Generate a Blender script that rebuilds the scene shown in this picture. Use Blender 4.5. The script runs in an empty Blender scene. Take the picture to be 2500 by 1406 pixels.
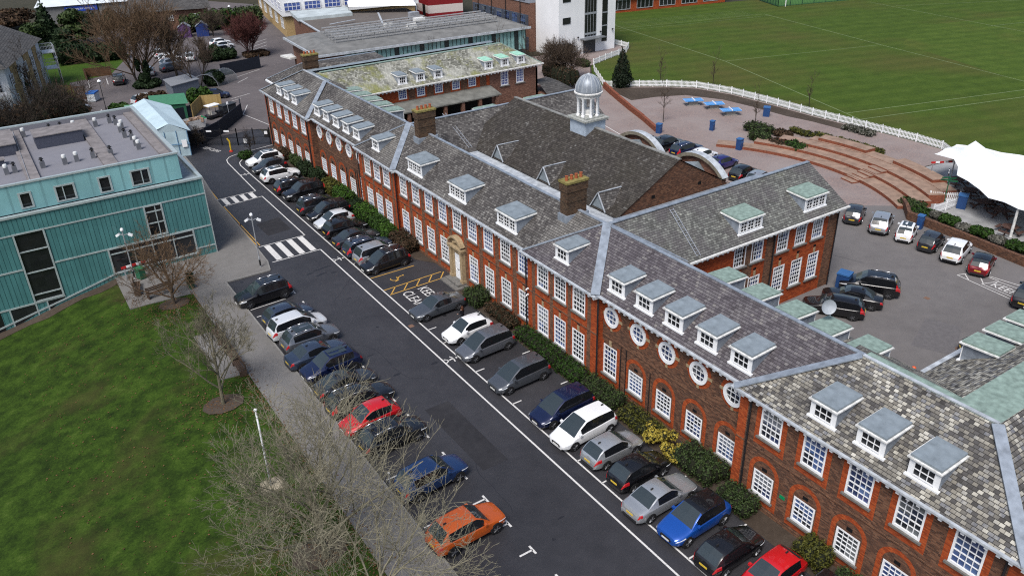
import bpy, math, random
from mathutils import Vector, Matrix
R = math.radians
rnd = random.Random(7)
scene = bpy.context.scene
col = scene.collection

# ---------------------------------------------------------------- camera, sky, sun, exposure
PITCH, ROLL, HEAD = R(28.15), R(1.57), R(327.16)
def camera():
    ch, sh, cp, sp = math.cos(HEAD), math.sin(HEAD), math.cos(PITCH), math.sin(PITCH)
    fwd = Vector((-sh*cp, ch*cp, -sp))
    right = Vector((ch, sh, 0))
    down = -right.cross(fwd)
    c, s = math.cos(ROLL), math.sin(ROLL)
    rt = right*c + down*s
    dn = -right*s + down*c
    m = Matrix(((rt.x, -dn.x, -fwd.x), (rt.y, -dn.y, -fwd.y), (rt.z, -dn.z, -fwd.z)))
    cd = bpy.data.cameras.new("camera")
    cd.sensor_width = 36; cd.lens = 2013.49/2500*36; cd.clip_start = 0.5; cd.clip_end = 6000
    o = bpy.data.objects.new("camera", cd); col.objects.link(o)
    o.matrix_world = Matrix.Translation((0, 0, 33.5)) @ m.to_4x4()
    scene.camera = o
camera()
SUN_EL, SUN_AZ = 56, 236          # azimuth the light comes from, clockwise from +Y
w = bpy.data.worlds.new("World"); scene.world = w; w.use_nodes = True
nt = w.node_tree
sky = nt.nodes.new("ShaderNodeTexSky"); sky.sky_type = 'NISHITA'; sky.sun_disc = False
sky.sun_elevation = R(SUN_EL); sky.sun_rotation = R(SUN_AZ); sky.air_density = 1.0; sky.dust_density = 3.0; sky.ozone_density = 1.0
nt.nodes["Background"].inputs[1].default_value = 0.078
nt.links.new(sky.outputs[0], nt.nodes["Background"].inputs[0])
sl = bpy.data.lights.new("sun", 'SUN'); sl.energy = 1.7; sl.angle = R(24); sl.color = (1, 0.98, 0.95)
so = bpy.data.objects.new("sun", sl); col.objects.link(so)
az, el = R(SUN_AZ), R(SUN_EL)
dirv = Vector((math.sin(az)*math.cos(el), math.cos(az)*math.cos(el), math.sin(el)))
so.rotation_euler = dirv.to_track_quat('Z', 'Y').to_euler(); so.location = (0, 0, 120)
vs = scene.view_settings; vs.view_transform = 'Standard'; vs.look = 'None'; vs.gamma = 1; vs.exposure = 0.95
scene.cycles.max_bounces = 4; scene.cycles.diffuse_bounces = 2; scene.cycles.glossy_bounces = 2
scene.cycles.transparent_max_bounces = 4; scene.cycles.use_denoising = False; scene.cycles.pixel_filter_type = 'BLACKMAN_HARRIS'; scene.cycles.filter_width = 1.15

# ---------------------------------------------------------------- helpers
ORG = {}
def prop(o, label=None, cat=None, group=None, kind=None):
    if label: o['label'] = label
    if cat: o['category'] = cat
    if group: o['group'] = group
    if kind: o['kind'] = kind
    return o
def thing(name, label, cat, loc=(0, 0, 0), rot=0, group=None, world=False):
    o = bpy.data.objects.new(name, None); col.objects.link(o)
    o.location = loc; o.rotation_euler = (0, 0, rot); o.empty_display_size = .3
    if world: ORG[o.name] = Vector(loc)
    return prop(o, label, cat, group)
def attach(o, parent):
    if parent is not None:
        o.parent = parent
        if parent.name in ORG: o.matrix_parent_inverse = Matrix.Translation(-ORG[parent.name])
def link(name, me, parent=None, loc=(0, 0, 0), rot=0):
    o = bpy.data.objects.new(name, me); col.objects.link(o); attach(o, parent)
    o.location = loc; o.rotation_euler = (0, 0, rot)
    return o
def dup(root, loc, rot=None, label=None, group=None, scale=None):
    def cp(o, par):
        c = o.copy(); col.objects.link(c)
        if par is not None: c.parent = par
        for k in list(o.children): cp(k, c)
        return c
    r = cp(root, None); r.location = loc
    if rot is not None: r.rotation_euler = (0, 0, rot)
    if scale is not None: r.scale = scale if hasattr(scale, '__len__') else (scale,)*3
    if label: r['label'] = label
    if group: r['group'] = group
    return r
class MB:
    def __init__(s): s.v = []; s.f = []; s.m = []; s.uv = {}
    def vert(s, p): s.v.append(tuple(p)); return len(s.v)-1
    def poly(s, pts, m=0):
        i = len(s.v); s.v.extend(tuple(p) for p in pts); s.f.append(tuple(range(i, i+len(pts)))); s.m.append(m)
    def box(s, x0, x1, y0, y1, z0, z1, m=0, skip=''):
        i = len(s.v)
        s.v += [(x0,y0,z0),(x1,y0,z0),(x1,y1,z0),(x0,y1,z0),(x0,y0,z1),(x1,y0,z1),(x1,y1,z1),(x0,y1,z1)]
        F = {'b':(0,3,2,1),'t':(4,5,6,7),'s':(0,1,5,4),'e':(1,2,6,5),'n':(2,3,7,6),'w':(3,0,4,7)}
        for k, f in F.items():
            if k not in skip: s.f.append(tuple(i+j for j in f)); s.m.append(m)
    def obox(s, c, dx, dy, hx, hy, z0, z1, m=0):     # box with direction dx (2D unit), centre c
        i = len(s.v); ex, ey = dx, dy
        px, py = -ey, ex
        for z in (z0, z1):
            for a, b in ((-1,-1),(1,-1),(1,1),(-1,1)):
                s.v.append((c[0]+ex*hx*a+px*hy*b, c[1]+ey*hx*a+py*hy*b, z))
        for f in ((0,3,2,1),(4,5,6,7),(0,1,5,4),(1,2,6,5),(2,3,7,6),(3,0,4,7)):
            s.f.append(tuple(i+j for j in f)); s.m.append(m)
    def bar(s, a, b, wd, h, m=0):                    # beam between 3D points, width wd, height h
        a, b = Vector(a), Vector(b); d = (b-a)
        if d.length < 1e-6: return
        d.normalize(); up = Vector((0, 0, 1)) if abs(d.z) < .95 else Vector((1, 0, 0))
        sx = d.cross(up).normalized(); u = sx.cross(d)
        i = len(s.v)
        for p in (a, b):
            for q, t in ((-1,-1),(1,-1),(1,1),(-1,1)): s.v.append(tuple(p+sx*(q*wd/2)+u*(t*h/2)))
        for f in ((3,2,1,0),(4,5,6,7),(0,1,5,4),(1,2,6,5),(2,3,7,6),(3,0,4,7)):
            s.f.append(tuple(i+j for j in f)); s.m.append(m)
    def tube(s, a, b, r0, r1, n=6, m=0, cap=True):
        a, b = Vector(a), Vector(b); d = (b-a)
        if d.length < 1e-6: return
        d.normalize(); up = Vector((0, 0, 1)) if abs(d.z) < .9 else Vector((1, 0, 0))
        sx = d.cross(up).normalized(); u = sx.cross(d); i = len(s.v)
        for p, r in ((a, r0), (b, r1)):
            for k in range(n):
                t = 2*math.pi*k/n; s.v.append(tuple(p+(sx*math.cos(t)+u*math.sin(t))*r))
        for k in range(n):
            s.f.append((i+k, i+(k+1)%n, i+n+(k+1)%n, i+n+k)); s.m.append(m)
        if cap: s.f.append(tuple(i+n+k for k in range(n))); s.m.append(m); s.f.append(tuple(i+n-1-k for k in range(n))); s.m.append(m)
    def lathe(s, prof, c=(0, 0, 0), n=16, m=0, axis='z', cap=True):
        i = len(s.v); k = len(prof)
        for j in range(n):
            t = 2*math.pi*j/n; cs, sn = math.cos(t), math.sin(t)
            for r, z in prof:
                s.v.append((c[0]+r*cs, c[1]+r*sn, c[2]+z) if axis == 'z' else (c[0]+r*cs, c[1]+z, c[2]+r*sn))
        for j in range(n):
            for q in range(k-1):
                a, b = i+j*k+q, i+((j+1)%n)*k+q
                s.f.append((a, b, b+1, a+1) if axis == 'z' else (a, a+1, b+1, b)); s.m.append(m)
        if cap:
            s.f.append(tuple(i+j*k+k-1 for j in range(n))); s.m.append(m)
            s.f.append(tuple(i+(n-1-j)*k for j in range(n))); s.m.append(m)
    def prism(s, pts, z0, z1, m=0, bottom=False):     # pts ccw
        n = len(pts); i = len(s.v)
        s.v += [(p[0], p[1], z0) for p in pts]+[(p[0], p[1], z1) for p in pts]
        for k in range(n): s.f.append((i+k, i+(k+1)%n, i+n+(k+1)%n, i+n+k)); s.m.append(m)
        s.f.append(tuple(i+n+k for k in range(n))); s.m.append(m)
        if bottom: s.f.append(tuple(i+n-1-k for k in range(n))); s.m.append(m)
    def mesh(s, name, mats, smooth=False, uv=True, sharp=None):
        me = bpy.data.meshes.new(name); me.from_pydata(s.v, [], s.f)
        for mm in (mats if isinstance(mats, (list, tuple)) else [mats]): me.materials.append(mm)
        me.polygons.foreach_set('material_index', s.m)
        if smooth:
            me.polygons.foreach_set('use_smooth', [True]*len(s.f))
        me.update()
        if smooth and sharp: me.set_sharp_from_angle(angle=R(sharp))
        if uv:
            ul = me.uv_layers.new(name='uv'); data = [0.0]*(2*len(me.loops))
            for p in me.polygons:
                n = p.normal
                if abs(n.z) > .97: t = Vector((1, 0, 0)); b = Vector((0, 1, 0))
                else:
                    t = Vector((-n.y, n.x, 0)).normalized(); b = n.cross(t)
                for li in p.loop_indices:
                    co = me.vertices[me.loops[li].vertex_index].co
                    data[2*li] = co.dot(t); data[2*li+1] = co.dot(b)
            ul.data.foreach_set('uv', data)
        return me
    def build(s, name, mats, parent=None, loc=(0, 0, 0), rot=0, smooth=False, uv=True, sharp=None):
        return link(name, s.mesh(name, mats, smooth, uv, sharp), parent, loc, rot)

# ---------------------------------------------------------------- materials
MATS = {}
class NB:
    def __init__(s, name):
        s.m = bpy.data.materials.new(name); s.m.use_nodes = True; s.t = s.m.node_tree; s.n = s.t.nodes
        s.b = s.n["Principled BSDF"]; MATS[name] = s.m
    def new(s, ty, **kw):
        n = s.n.new(ty)
        for k, v in kw.items(): setattr(n, k, v)
        return n
    def l(s, a, b): s.t.links.new(a, b)
    def val(s, inp, v):
        if hasattr(v, 'is_linked') or isinstance(v, bpy.types.NodeSocket): s.l(v, inp)
        else: inp.default_value = v
    def math(s, op, a, b=None, c=None, clamp=False):
        n = s.new("ShaderNodeMath", operation=op); n.use_clamp = clamp
        s.val(n.inputs[0], a)
        if b is not None: s.val(n.inputs[1], b)
        if c is not None: s.val(n.inputs[2], c)
        return n.outputs[0]
    def noise(s, vec, scale, detail=4, rough=.55, dist=0):
        n = s.new("ShaderNodeTexNoise"); n.inputs['Scale'].default_value = scale; n.inputs['Detail'].default_value = detail
        n.inputs['Roughness'].default_value = rough; n.inputs['Distortion'].default_value = dist
        s.l(vec, n.inputs['Vector']); return n.outputs['Fac']
    def ramp(s, fac, stops, interp='LINEAR'):
        n = s.new("ShaderNodeValToRGB"); cr = n.color_ramp; cr.interpolation = interp
        while len(cr.elements) > 1: cr.elements.remove(cr.elements[-1])
        for i, (p, c) in enumerate(stops):
            e = cr.elements[0] if i == 0 else cr.elements.new(p)
            e.position = p; e.color = (*c, 1) if len(c) == 3 else c
        s.val(n.inputs[0], fac); return n.outputs[0]
    def mix(s, fac, a, b, blend='MIX'):
        n = s.new("ShaderNodeMix", data_type='RGBA', blend_type=blend)
        s.val(n.inputs[0], fac)
        for i, x in ((6, a), (7, b)):
            if isinstance(x, tuple): n.inputs[i].default_value = (*x, 1)
            else: s.l(x, n.inputs[i])
        return n.outputs[2]
    def coord(s, kind='Object'): return s.new("ShaderNodeTexCoord").outputs[kind]
    def uv(s):
        sp = s.new("ShaderNodeSeparateXYZ"); s.l(s.coord('UV'), sp.inputs[0]); return sp.outputs[0], sp.outputs[1]
    def comb(s, x, y, z=0.0):
        n = s.new("ShaderNodeCombineXYZ")
        for i, v in enumerate((x, y, z)): s.val(n.inputs[i], v)
        return n.outputs[0]
    def wn(s, vec): n = s.new("ShaderNodeTexWhiteNoise", noise_dimensions='3D'); s.l(vec, n.inputs[0]); return n.outputs['Value']
    def bump(s, h, strength, dist=.02):
        n = s.new("ShaderNodeBump"); n.inputs['Strength'].default_value = strength; n.inputs['Distance'].default_value = dist
        s.l(h, n.inputs['Height']); s.l(n.outputs[0], s.b.inputs['Normal'])
    def out(s, c, rough=.8, metal=0.0, spec=None):
        s.val(s.b.inputs['Base Color'], (*c, 1) if isinstance(c, tuple) else c)
        s.val(s.b.inputs['Roughness'], rough); s.b.inputs['Metallic'].default_value = metal
        if spec is None: spec = .22 if isinstance(rough, float) and rough >= .6 else .5
        s.b.inputs['Specular IOR Level'].default_value = spec
        return s.m
def plain(name, c, rough=.7, metal=0.0, var=.12, scale=3.0, coat=0):
    b = NB(name); n = b.noise(b.coord(), scale, 5)
    lo = tuple(x*(1-var) for x in c); hi = tuple(min(1, x*(1+var)) for x in c)
    b.out(b.ramp(n, [(.3, lo), (.7, hi)]), rough, metal)
    if coat: b.b.inputs['Coat Weight'].default_value = coat; b.b.inputs['Coat Roughness'].default_value = .04
    return b.m
def ground(name, stops, scales=(.12, 1.5, 14), amt=(.5, .35, .3), rough=.9, bump=.25, spec=.18):
    b = NB(name); co = b.coord()
    a = b.noise(co, scales[0], 4); c = b.noise(co, scales[1], 4, .6); d = b.noise(co, scales[2], 3, .7)
    t = sum(amt)
    f = b.math('ADD', b.math('MULTIPLY', a, amt[0]/t), b.math('ADD', b.math('MULTIPLY', c, amt[1]/t), b.math('MULTIPLY', d, amt[2]/t)))
    b.out(b.ramp(f, stops), rough, 0, spec); b.bump(d, bump, .03); return b.m
def tiles(name, tw, th, cols, gap=(.02, .02, .02), gu=.05, gv=.1, patch=None, patch2=None, rough=.75, bump=.3, stagger=.5, spec=.2, soft=.8):
    b = NB(name); u, v = b.uv()
    vr = b.math('DIVIDE', v, th); row = b.math('FLOOR', vr)
    uu = b.math('ADD', b.math('DIVIDE', u, tw), b.math('MULTIPLY', row, stagger)); cl = b.math('FLOOR', uu)
    rv = b.wn(b.comb(cl, row, 3.0))
    co = b.coord()
    if bump and bump >= .4: rv = b.math('ADD', b.math('MULTIPLY', rv, soft), b.math('ADD', b.math('MULTIPLY', b.noise(co, .55, 6, .7), .8), (1-soft)/2-.4), None, True)
    c = b.ramp(rv, cols)
    for pt in (patch, patch2):
        if pt:
            sc, pc, lo, hi, am = pt
            n = b.noise(co, sc, 6, .65)
            f = b.ramp(n, [(lo, (0, 0, 0)), (hi, (am, am, am))])
            c = b.mix(f, c, pc)
    fu = b.math('FRACT', uu); fv = b.math('FRACT', vr)
    g = b.math('MAXIMUM', b.math('LESS_THAN', fu, gu), b.math('LESS_THAN', fv, gv))
    b.out(b.mix(g, c, gap), rough, 0, spec)
    if bump:
        h = b.math('ADD', b.math('SUBTRACT', 1.0, fv), b.math('MULTIPLY', rv, .5))
        b.bump(h, bump, .03)
    return b.m

asphalt = ground('asphalt_dark', [(.32, (.014, .0138, .0165)), (.5, (.027, .0265, .0305)), (.68, (.044, .043, .048))], (.12, .9, 26), (.6, .35, .4), rough=.58, spec=.55)
asphalt_old = ground('asphalt_grey', [(.3, (.105, .098, .098)), (.5, (.142, .133, .131)), (.75, (.185, .173, .17))], (.12, .9, 20))
asphalt_yard = ground('asphalt_yard', [(.3, (.075, .068, .07)), (.5, (.11, .098, .1)), (.75, (.15, .135, .135))], (.12, .9, 20))
concrete = ground('pavement_concrete', [(.3, (.12, .115, .108)), (.5, (.16, .153, .146)), (.75, (.2, .195, .19))], (.25, 1.6, 18))
kerbm = plain('kerb_concrete', (.2, .195, .185), .9)
def paving_mat():
    b = NB('block_paving'); co = b.coord()
    br = b.new("ShaderNodeTexBrick"); br.inputs['Scale'].default_value = 1.0
    br.inputs['Brick Width'].default_value = .22; br.inputs['Row Height'].default_value = .11; br.inputs['Mortar Size'].default_value = .008
    br.inputs['Color1'].default_value = (.28, .205, .18, 1); br.inputs['Color2'].default_value = (.19, .155, .15, 1); br.inputs['Mortar'].default_value = (.12, .1, .095, 1)
    b.l(co, br.inputs['Vector'])
    n = b.noise(co, .18, 5, .6); c = b.mix(b.ramp(n, [(.35, (0, 0, 0)), (.65, (.8,)*3)]), br.outputs[0], (.26, .222, .21))
    b.out(c, .85); return b.m
paving = paving_mat()
def grass_mat(name, stops, brown, lo, hi, s1=.06, fine=9, stripe=None):
    b = NB(name); co = b.coord()
    a = b.noise(co, s1, 5, .6); f = b.noise(co, fine, 4, .75); g = b.noise(co, fine*.12, 5, .65)
    t = b.math('ADD', b.math('MULTIPLY', f, .4), b.math('MULTIPLY', g, .6))
    c = b.ramp(t, stops)
    c = b.mix(b.ramp(a, [(lo, (0, 0, 0)), (hi, (1, 1, 1))]), c, brown)
    if stripe:
        sp = b.new('ShaderNodeSeparateXYZ'); b.l(co, sp.inputs[0]); q = b.math('ADD', b.math('MULTIPLY', sp.outputs[0], stripe[0]), b.math('MULTIPLY', sp.outputs[1], stripe[1]))
        sg = b.math('GREATER_THAN', b.math('FRACT', q), .5); c = b.mix(b.math('MULTIPLY', sg, .16), c, (.01, .03, .004))
    b.out(c, .95, 0, .12); b.bump(f, .6, .06); return b.m
lawn_m = grass_mat('lawn_grass', [(.32, (.007, .014, .003)), (.46, (.019, .038, .005)), (.58, (.036, .069, .008)), (.72, (.08, .105, .026))], (.044, .04, .014), .52, .76, .16, 7)
field_m = grass_mat('field_grass', [(.3, (.033, .056, .008)), (.5, (.05, .083, .011)), (.7, (.07, .106, .018))], (.076, .072, .02), .44, .72, .035, 3, (.075, .25))
field2_m = grass_mat('square_grass', [(.3, (.035, .06, .009)), (.5, (.056, .092, .013)), (.7, (.08, .118, .02))], (.085, .088, .02), .5, .8, .05, 3, (.09, .3))
soil = ground('soil', [(.3, (.03, .022, .016)), (.5, (.055, .042, .032)), (.7, (.09, .072, .058))], (.3, 3, 20))
rough_ground = ground('rough_ground', [(.3, (.02, .022, .012)), (.5, (.04, .038, .025)), (.7, (.07, .06, .045))], (.05, .6, 6))
def paint_mat(name, c, under):
    b = NB(name); co = b.coord(); n = b.noise(co, 9, 5, .7)
    b.out(b.mix(b.ramp(n, [(.32, (.75,)*3), (.46, (0, 0, 0))]), c, under), .7); return b.m
white_line = paint_mat('white_line_paint', (.6, .59, .57), (.12, .12, .12))
yellow_line = paint_mat('yellow_line_paint', (.5, .29, .06), (.1, .09, .07))
chalk = paint_mat('chalk_line', (.2, .25, .12), (.07, .1, .02))
white = plain('white_paint', (.78, .79, .8), .5, var=.06)
white_old = plain('weathered_white', (.6, .6, .58), .7, var=.3, scale=5)
stone = plain('tan_stone', (.33, .25, .15), .85, var=.3, scale=5)
sillm = plain('sill_stone', (.14, .135, .125), .9, var=.3, scale=5)
lead = plain('lead_sheet', (.25, .285, .33), .45, .2, var=.28, scale=2.2)
lead_lt = plain('lead_pale', (.42, .45, .48), .5, .1, var=.3, scale=2)
lead_dk = plain('lead_grey_felt', (.19, .225, .25), .55, .0, var=.25, scale=1.5)
copper = plain('copper_green', (.2, .27, .235), .7, var=.3, scale=3)
verdi = plain('verdigris', (.3, .55, .43), .7, var=.18, scale=3)
black_m = plain('black_metal', (.012, .012, .014), .5)
dark_m = plain('dark_void', (.006, .006, .007), .8)
galv = plain('galvanised', (.45, .47, .5), .4, .5)
grey_roof = ground('grey_roof_felt', [(.3, (.155, .155, .175)), (.5, (.185, .185, .208)), (.75, (.22, .22, .24))], (.2, 1, 12), bump=.1)
flat_brown = ground('brown_roof_felt', [(.3, (.09, .08, .07)), (.5, (.12, .105, .095)), (.75, (.15, .14, .13))], (.2, 1, 12), bump=.1)
pale_roof = plain('pale_roof', (.42, .47, .48), .7, var=.2, scale=.6)
brick_brown = tiles('brick_brown', .23, .078, [(0, (.055, .026, .017)), (.4, (.1, .045, .026)), (.75, (.15, .068, .038)), (1, (.19, .095, .055))], (.1, .075, .06), .05, .15, patch=(.35, (.07, .04, .03), .45, .75, .5), bump=.15)
brick_red = tiles('brick_red', .23, .078, [(0, (.2, .034, .009)), (.5, (.31, .052, .013)), (1, (.4, .085, .022))], (.18, .065, .035), .04, .13, patch=(.6, (.13, .04, .02), .5, .8, .6), bump=.12)
brick_mott = tiles('brick_mottled', .23, .078, [(0, (.065, .035, .022)), (.5, (.13, .058, .033)), (1, (.2, .1, .055))], (.12, .09, .07), .05, .15, bump=.15)
brick_far = tiles('brick_far', .23, .078, [(0, (.1, .045, .03)), (.5, (.16, .075, .05)), (1, (.22, .115, .08))], (.14, .1, .08), .05, .15, bump=0)
brick_step = tiles('brick_step', .23, .078, [(0, (.13, .035, .018)), (.5, (.2, .055, .028)), (1, (.26, .085, .045))], (.2, .1, .07), .05, .15, bump=0)
brick_chim = tiles('brick_chimney', .26, .1, [(0, (.03, .016, .01)), (.5, (.06, .032, .018)), (1, (.1, .058, .032))], (.1, .075, .055), .07, .22, patch=(.9, (.035, .03, .022), .45, .7, .5))
brick_yellow = tiles('brick_yellow', .23, .078, [(0, (.34, .23, .1)), (1, (.48, .34, .17))], (.35, .27, .15), .05, .15, bump=0)
step_top = plain('step_paving', (.26, .18, .135), .85, var=.25, scale=1.2)
slate_b = tiles('slate_purple', .235, .2, [(0, (0.055, 0.048, 0.053)), (.4, (0.092, 0.082, 0.091)), (.8, (0.132, 0.122, 0.128)), (1, (0.204, 0.191, 0.178))], (.03, .027, .03), .07, .17, patch=(.45, (.21, .2, .19), .55, .8, .55), bump=.5)
slate_g = tiles('slate_grey', .235, .2, [(0, (0.043, 0.039, 0.037)), (.45, (0.078, 0.072, 0.069)), (.8, (0.123, 0.116, 0.109)), (1, (0.221, 0.212, 0.196))], (.022, .021, .02), .07, .17, patch=(.22, (.26, .25, .23), .5, .74, .6), patch2=(.6, (.06, .055, .055), .55, .75, .5), bump=.5)
slate_a = tiles('slate_mixed', .24, .2, [(0, (0.041, 0.038, 0.036)), (.22, (0.090, 0.086, 0.083)), (.42, (0.180, 0.167, 0.140)), (.62, (0.297, 0.279, 0.234)), (.74, (0.126, 0.131, 0.149)), (.88, (0.378, 0.360, 0.306)), (1, (0.468, 0.450, 0.396))], (.03, .028, .025), .08, .17, patch=(.3, (.085, .08, .078), .48, .68, .7), bump=.6, soft=.9)
slate_s = tiles('slate_wing', .235, .2, [(0, (0.068, 0.068, 0.063)), (.4, (0.117, 0.117, 0.108)), (.8, (0.180, 0.184, 0.167)), (1, (0.270, 0.279, 0.243))], (.03, .03, .028), .08, .17, patch=(.3, (.1, .09, .095), .45, .62, .8), patch2=(.8, (.2, .22, .12), .62, .8, .4), bump=.6)
slate_d = tiles('slate_lichen', .235, .2, [(0, (.085, .085, .07)), (.35, (.15, .15, .125)), (.7, (.25, .25, .215)), (1, (.42, .42, .37))], (.04, .04, .035), .07, .15, patch=(.3, (.44, .44, .39), .47, .62, .8), patch2=(.4, (.2, .21, .05), .5, .64, .8), bump=.4)
slate_h = tiles('slate_hall', .235, .2, [(0, (0.029, 0.025, 0.022)), (.5, (0.050, 0.044, 0.039)), (.85, (0.077, 0.069, 0.061)), (1, (0.153, 0.149, 0.140))], (.014, .013, .012), .06, .16, patch=(.35, (.036, .031, .022), .45, .7, .7), patch2=(1.6, (.2, .195, .175), .68, .82, .6), bump=.5)
slate_far = tiles('roof_tile_far', .4, .35, [(0, (.05, .048, .047)), (1, (.09, .087, .085))], (.025, .025, .025), .05, .14, bump=.3)
def pane_mat(name, stops, blind=True):
    b = NB(name); u, v = b.uv(); oi = b.new("ShaderNodeObjectInfo")
    rv = b.wn(b.comb(b.math('FLOOR', b.math('MULTIPLY', u, 1.45)), b.math('FLOOR', b.math('MULTIPLY', v, 2.1)), b.math('MULTIPLY', oi.outputs['Random'], 37.0)))
    f = b.math('ADD', b.math('MULTIPLY', rv, .3), b.math('MULTIPLY', oi.outputs['Random'], .7))
    c = b.ramp(f, stops)
    r2 = b.wn(b.comb(b.math('MULTIPLY', oi.outputs['Random'], 91.0), 2.0, 5.0)); bl = b.math('MULTIPLY', b.math('GREATER_THAN', v, b.math('ADD', .75, b.math('MULTIPLY', r2, 2.6))), .55 if blind else 0.0)
    c = b.mix(bl, c, (.24, .25, .24))
    b.out(c, .06, 0, .5); return b.m
pane = pane_mat('sash_glass', [(0, (.006, .007, .009)), (.32, (.018, .021, .032)), (.44, (.03, .05, .14)), (.58, (.08, .13, .27)), (.7, (.012, .014, .018)), (.86, (.035, .04, .05)), (1, (.26, .28, .28))])
pane_blue = pane_mat('blue_blind_glass', [(0, (.03, .05, .16)), (.5, (.05, .09, .3)), (1, (.12, .16, .3))])
pane_dark = pane_mat('dark_glass', [(0, (.006, .007, .008)), (1, (.025, .027, .03))], False)
pane_teal = pane_mat('teal_glass', [(0, (.015, .035, .035)), (.3, (.14, .28, .27)), (.7, (.28, .48, .46)), (1, (.36, .56, .54))], False)  # lighter stops carry the sky's reflection in the glass colour itself
def teal_mat(name, c, pitch, dk):
    b = NB(name); u, v = b.uv(); n = b.noise(b.coord(), .4, 5, .6)
    base = b.ramp(n, [(.3, tuple(x*.85 for x in c)), (.7, tuple(x*1.12 for x in c))])
    fr = b.math('FRACT', b.math('DIVIDE', u, pitch)); g = b.math('LESS_THAN', fr, .13)
    st = b.noise(b.comb(b.math('MULTIPLY', u, 2.2), b.math('MULTIPLY', v, .18)), 1.0, 4, .6)
    base = b.mix(b.ramp(st, [(.45, (0, 0, 0)), (.75, (.45, .45, .45))]), base, dk)
    b.out(b.mix(g, base, dk), .35); b.bump(b.math('SUBTRACT', 1.0, g), .5, .03); return b.m
teal = teal_mat('teal_cladding', (.068, .195, .195), .36, (.022, .075, .078))
teal_pale = teal_mat('pale_teal_panel', (.2, .4, .41), 1.25, (.15, .3, .31))
alum = plain('aluminium_trim', (.4, .46, .46), .4, .3)
shed_blue = plain('pale_blue_sheet', (.38, .5, .55), .5, var=.15, scale=.8)

# ---------------------------------------------------------------- the ground
def struct(name, mb, m, parent=None, smooth=False):
    return prop(mb.build(name, m, parent, smooth=smooth), kind='structure')
def sheet(name, pts, z, m):
    b = MB(); b.poly([(x, y, z) for x, y in pts]); return struct(name, b, m)
def slab(name, pts, z0, z1, m):
    b = MB(); b.prism(pts, z0, z1); return struct(name, b, m)
def lawn_z(x, y):
    t = min(1, max(0, (y-40)/25)); return .05-(.12+.11*t)*max(0, min(16, 6.4-x))+.05*math.sin(x*.9+y*.5)*min(1, max(0, (9.5-x)/3))
# the open ground, reaching far beyond everything in view, with a hollow under the sloping lawn
b = MB(); LX0, LX1, LY0, LY1 = -40, 9, 4, 76
for x0, x1, y0, y1 in ((-900, LX0, -300, 2500), (LX1, 1600, -300, 2500), (LX0, LX1, -300, LY0), (LX0, LX1, LY1, 2500)):
    b.poly([(x0, y0, -.02), (x1, y0, -.02), (x1, y1, -.02), (x0, y1, -.02)])
b.poly([(LX0, LY1, -6), (LX1, LY1, -6), (LX1, LY1, -.02), (LX0, LY1, -.02)]); b.poly([(LX0, LY0, -6), (LX0, LY1, -6), (LX0, LY1, -.02), (LX0, LY0, -.02)])
struct('ground', b, rough_ground)
b = MB(); nx, ny = 40, 48
xs = [LX0+(11.05-LX0)*i/nx for i in range(nx+1)]; ys = [LY0+(76.1-LY0)*j/ny for j in range(ny+1)]
for y in ys:
    for x in xs: b.vert((x, y, lawn_z(x, y)))
for j in range(ny):
    for i in range(nx):
        k = j*(nx+1)+i; b.f.append((k, k+1, k+nx+2, k+nx+1)); b.m.append(0)
struct('lawn', b, lawn_m, smooth=True)
slab('path', [(11, -10), (13.95, -10), (13.95, 68.3), (11, 68.3)], -.3, .1, concrete)
slab('pavement', [(11.0, 68.3), (18.0, 68.4), (18.35, 70.2), (18.55, 75), (18.9, 89), (19.6, 97), (19.9, 106), (11.0, 106)], -.3, .1, concrete)
slab('patio', [(5.9, 68.3), (11.0, 68.0), (11.0, 75.6), (6.0, 75.6)], -.5, .102, concrete)
slab('bench_pad', [(9.1, 53.2), (11.0, 52.9), (11.0, 60.4), (9.1, 60.5)], -.3, .11, concrete)
b = MB()
for p, q in (((13.98, -10), (13.98, 68.3)), ((13.9, 68.4), (18.0, 68.4)), ((18.0, 68.4), (18.4, 70.2)), ((18.4, 70.2), (18.6, 75)), ((18.6, 75), (18.95, 89)), ((18.95, 89), (19.65, 97)), ((19.65, 97), (19.95, 106))):
    b.bar((*p, .05), (*q, .05), .13, .12)
struct('kerb', b, kerbm)
sheet('car_park', [(13.9, -20), (31.4, -20), (31.4, 112), (19.3, 112), (18.3, 90), (17.6, 68.3), (13.9, 68.3)], .0, asphalt)
sheet('yard', [(12, 106), (31, 106), (31.4, 112), (38, 104), (62, 104), (66, 215), (52, 240), (8, 170), (8, 135)], -.006, asphalt_yard)
sheet('courtyard', [(38, -10), (74, -10), (76.5, 43.5), (66, 52), (56, 47), (38, 38)], .0, asphalt_old)
fence_pts = [(82.3, 99.3), (84.5, 97.8), (86.7, 96.2), (90, 93.6), (93, 90.2), (94.6, 84.5), (94.9, 78), (94.9, 70), (95.4, 62), (95.7, 55), (95.5, 51.5), (93.5, 48.6)]
sheet('terrace', [(52, 43), (56, 47), (66, 52), (76.5, 43.5), (80.4, 43.5), (86, 49.5), (93.5, 48.6)]+[(x, y) for x, y in fence_pts[::-1][1:]]+[(84, 105), (89.5, 112), (96, 114.5), (103.5, 118), (103.5, 122.5), (84, 124), (52, 124)], .004, paving)
sheet('canopy_yard', [(73.2, -10), (140, -10), (93, 48.4), (86, 49.4), (80, 43.4), (75, 42.4)], .003, plain('pale_paving', (.27, .27, .27), .85, var=.2, scale=.8))
sheet('sports_field', [(93, 47.6), (140, -12), (140, -300), (1200, -300), (1200, 141), (160, 139.4), (125, 148.5), (104, 150), (103.8, 118), (96.2, 114.3), (89.6, 111.8), (84.2, 104.8), (82.4, 99.4)]+fence_pts[1:], -.004, field_m)
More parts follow.
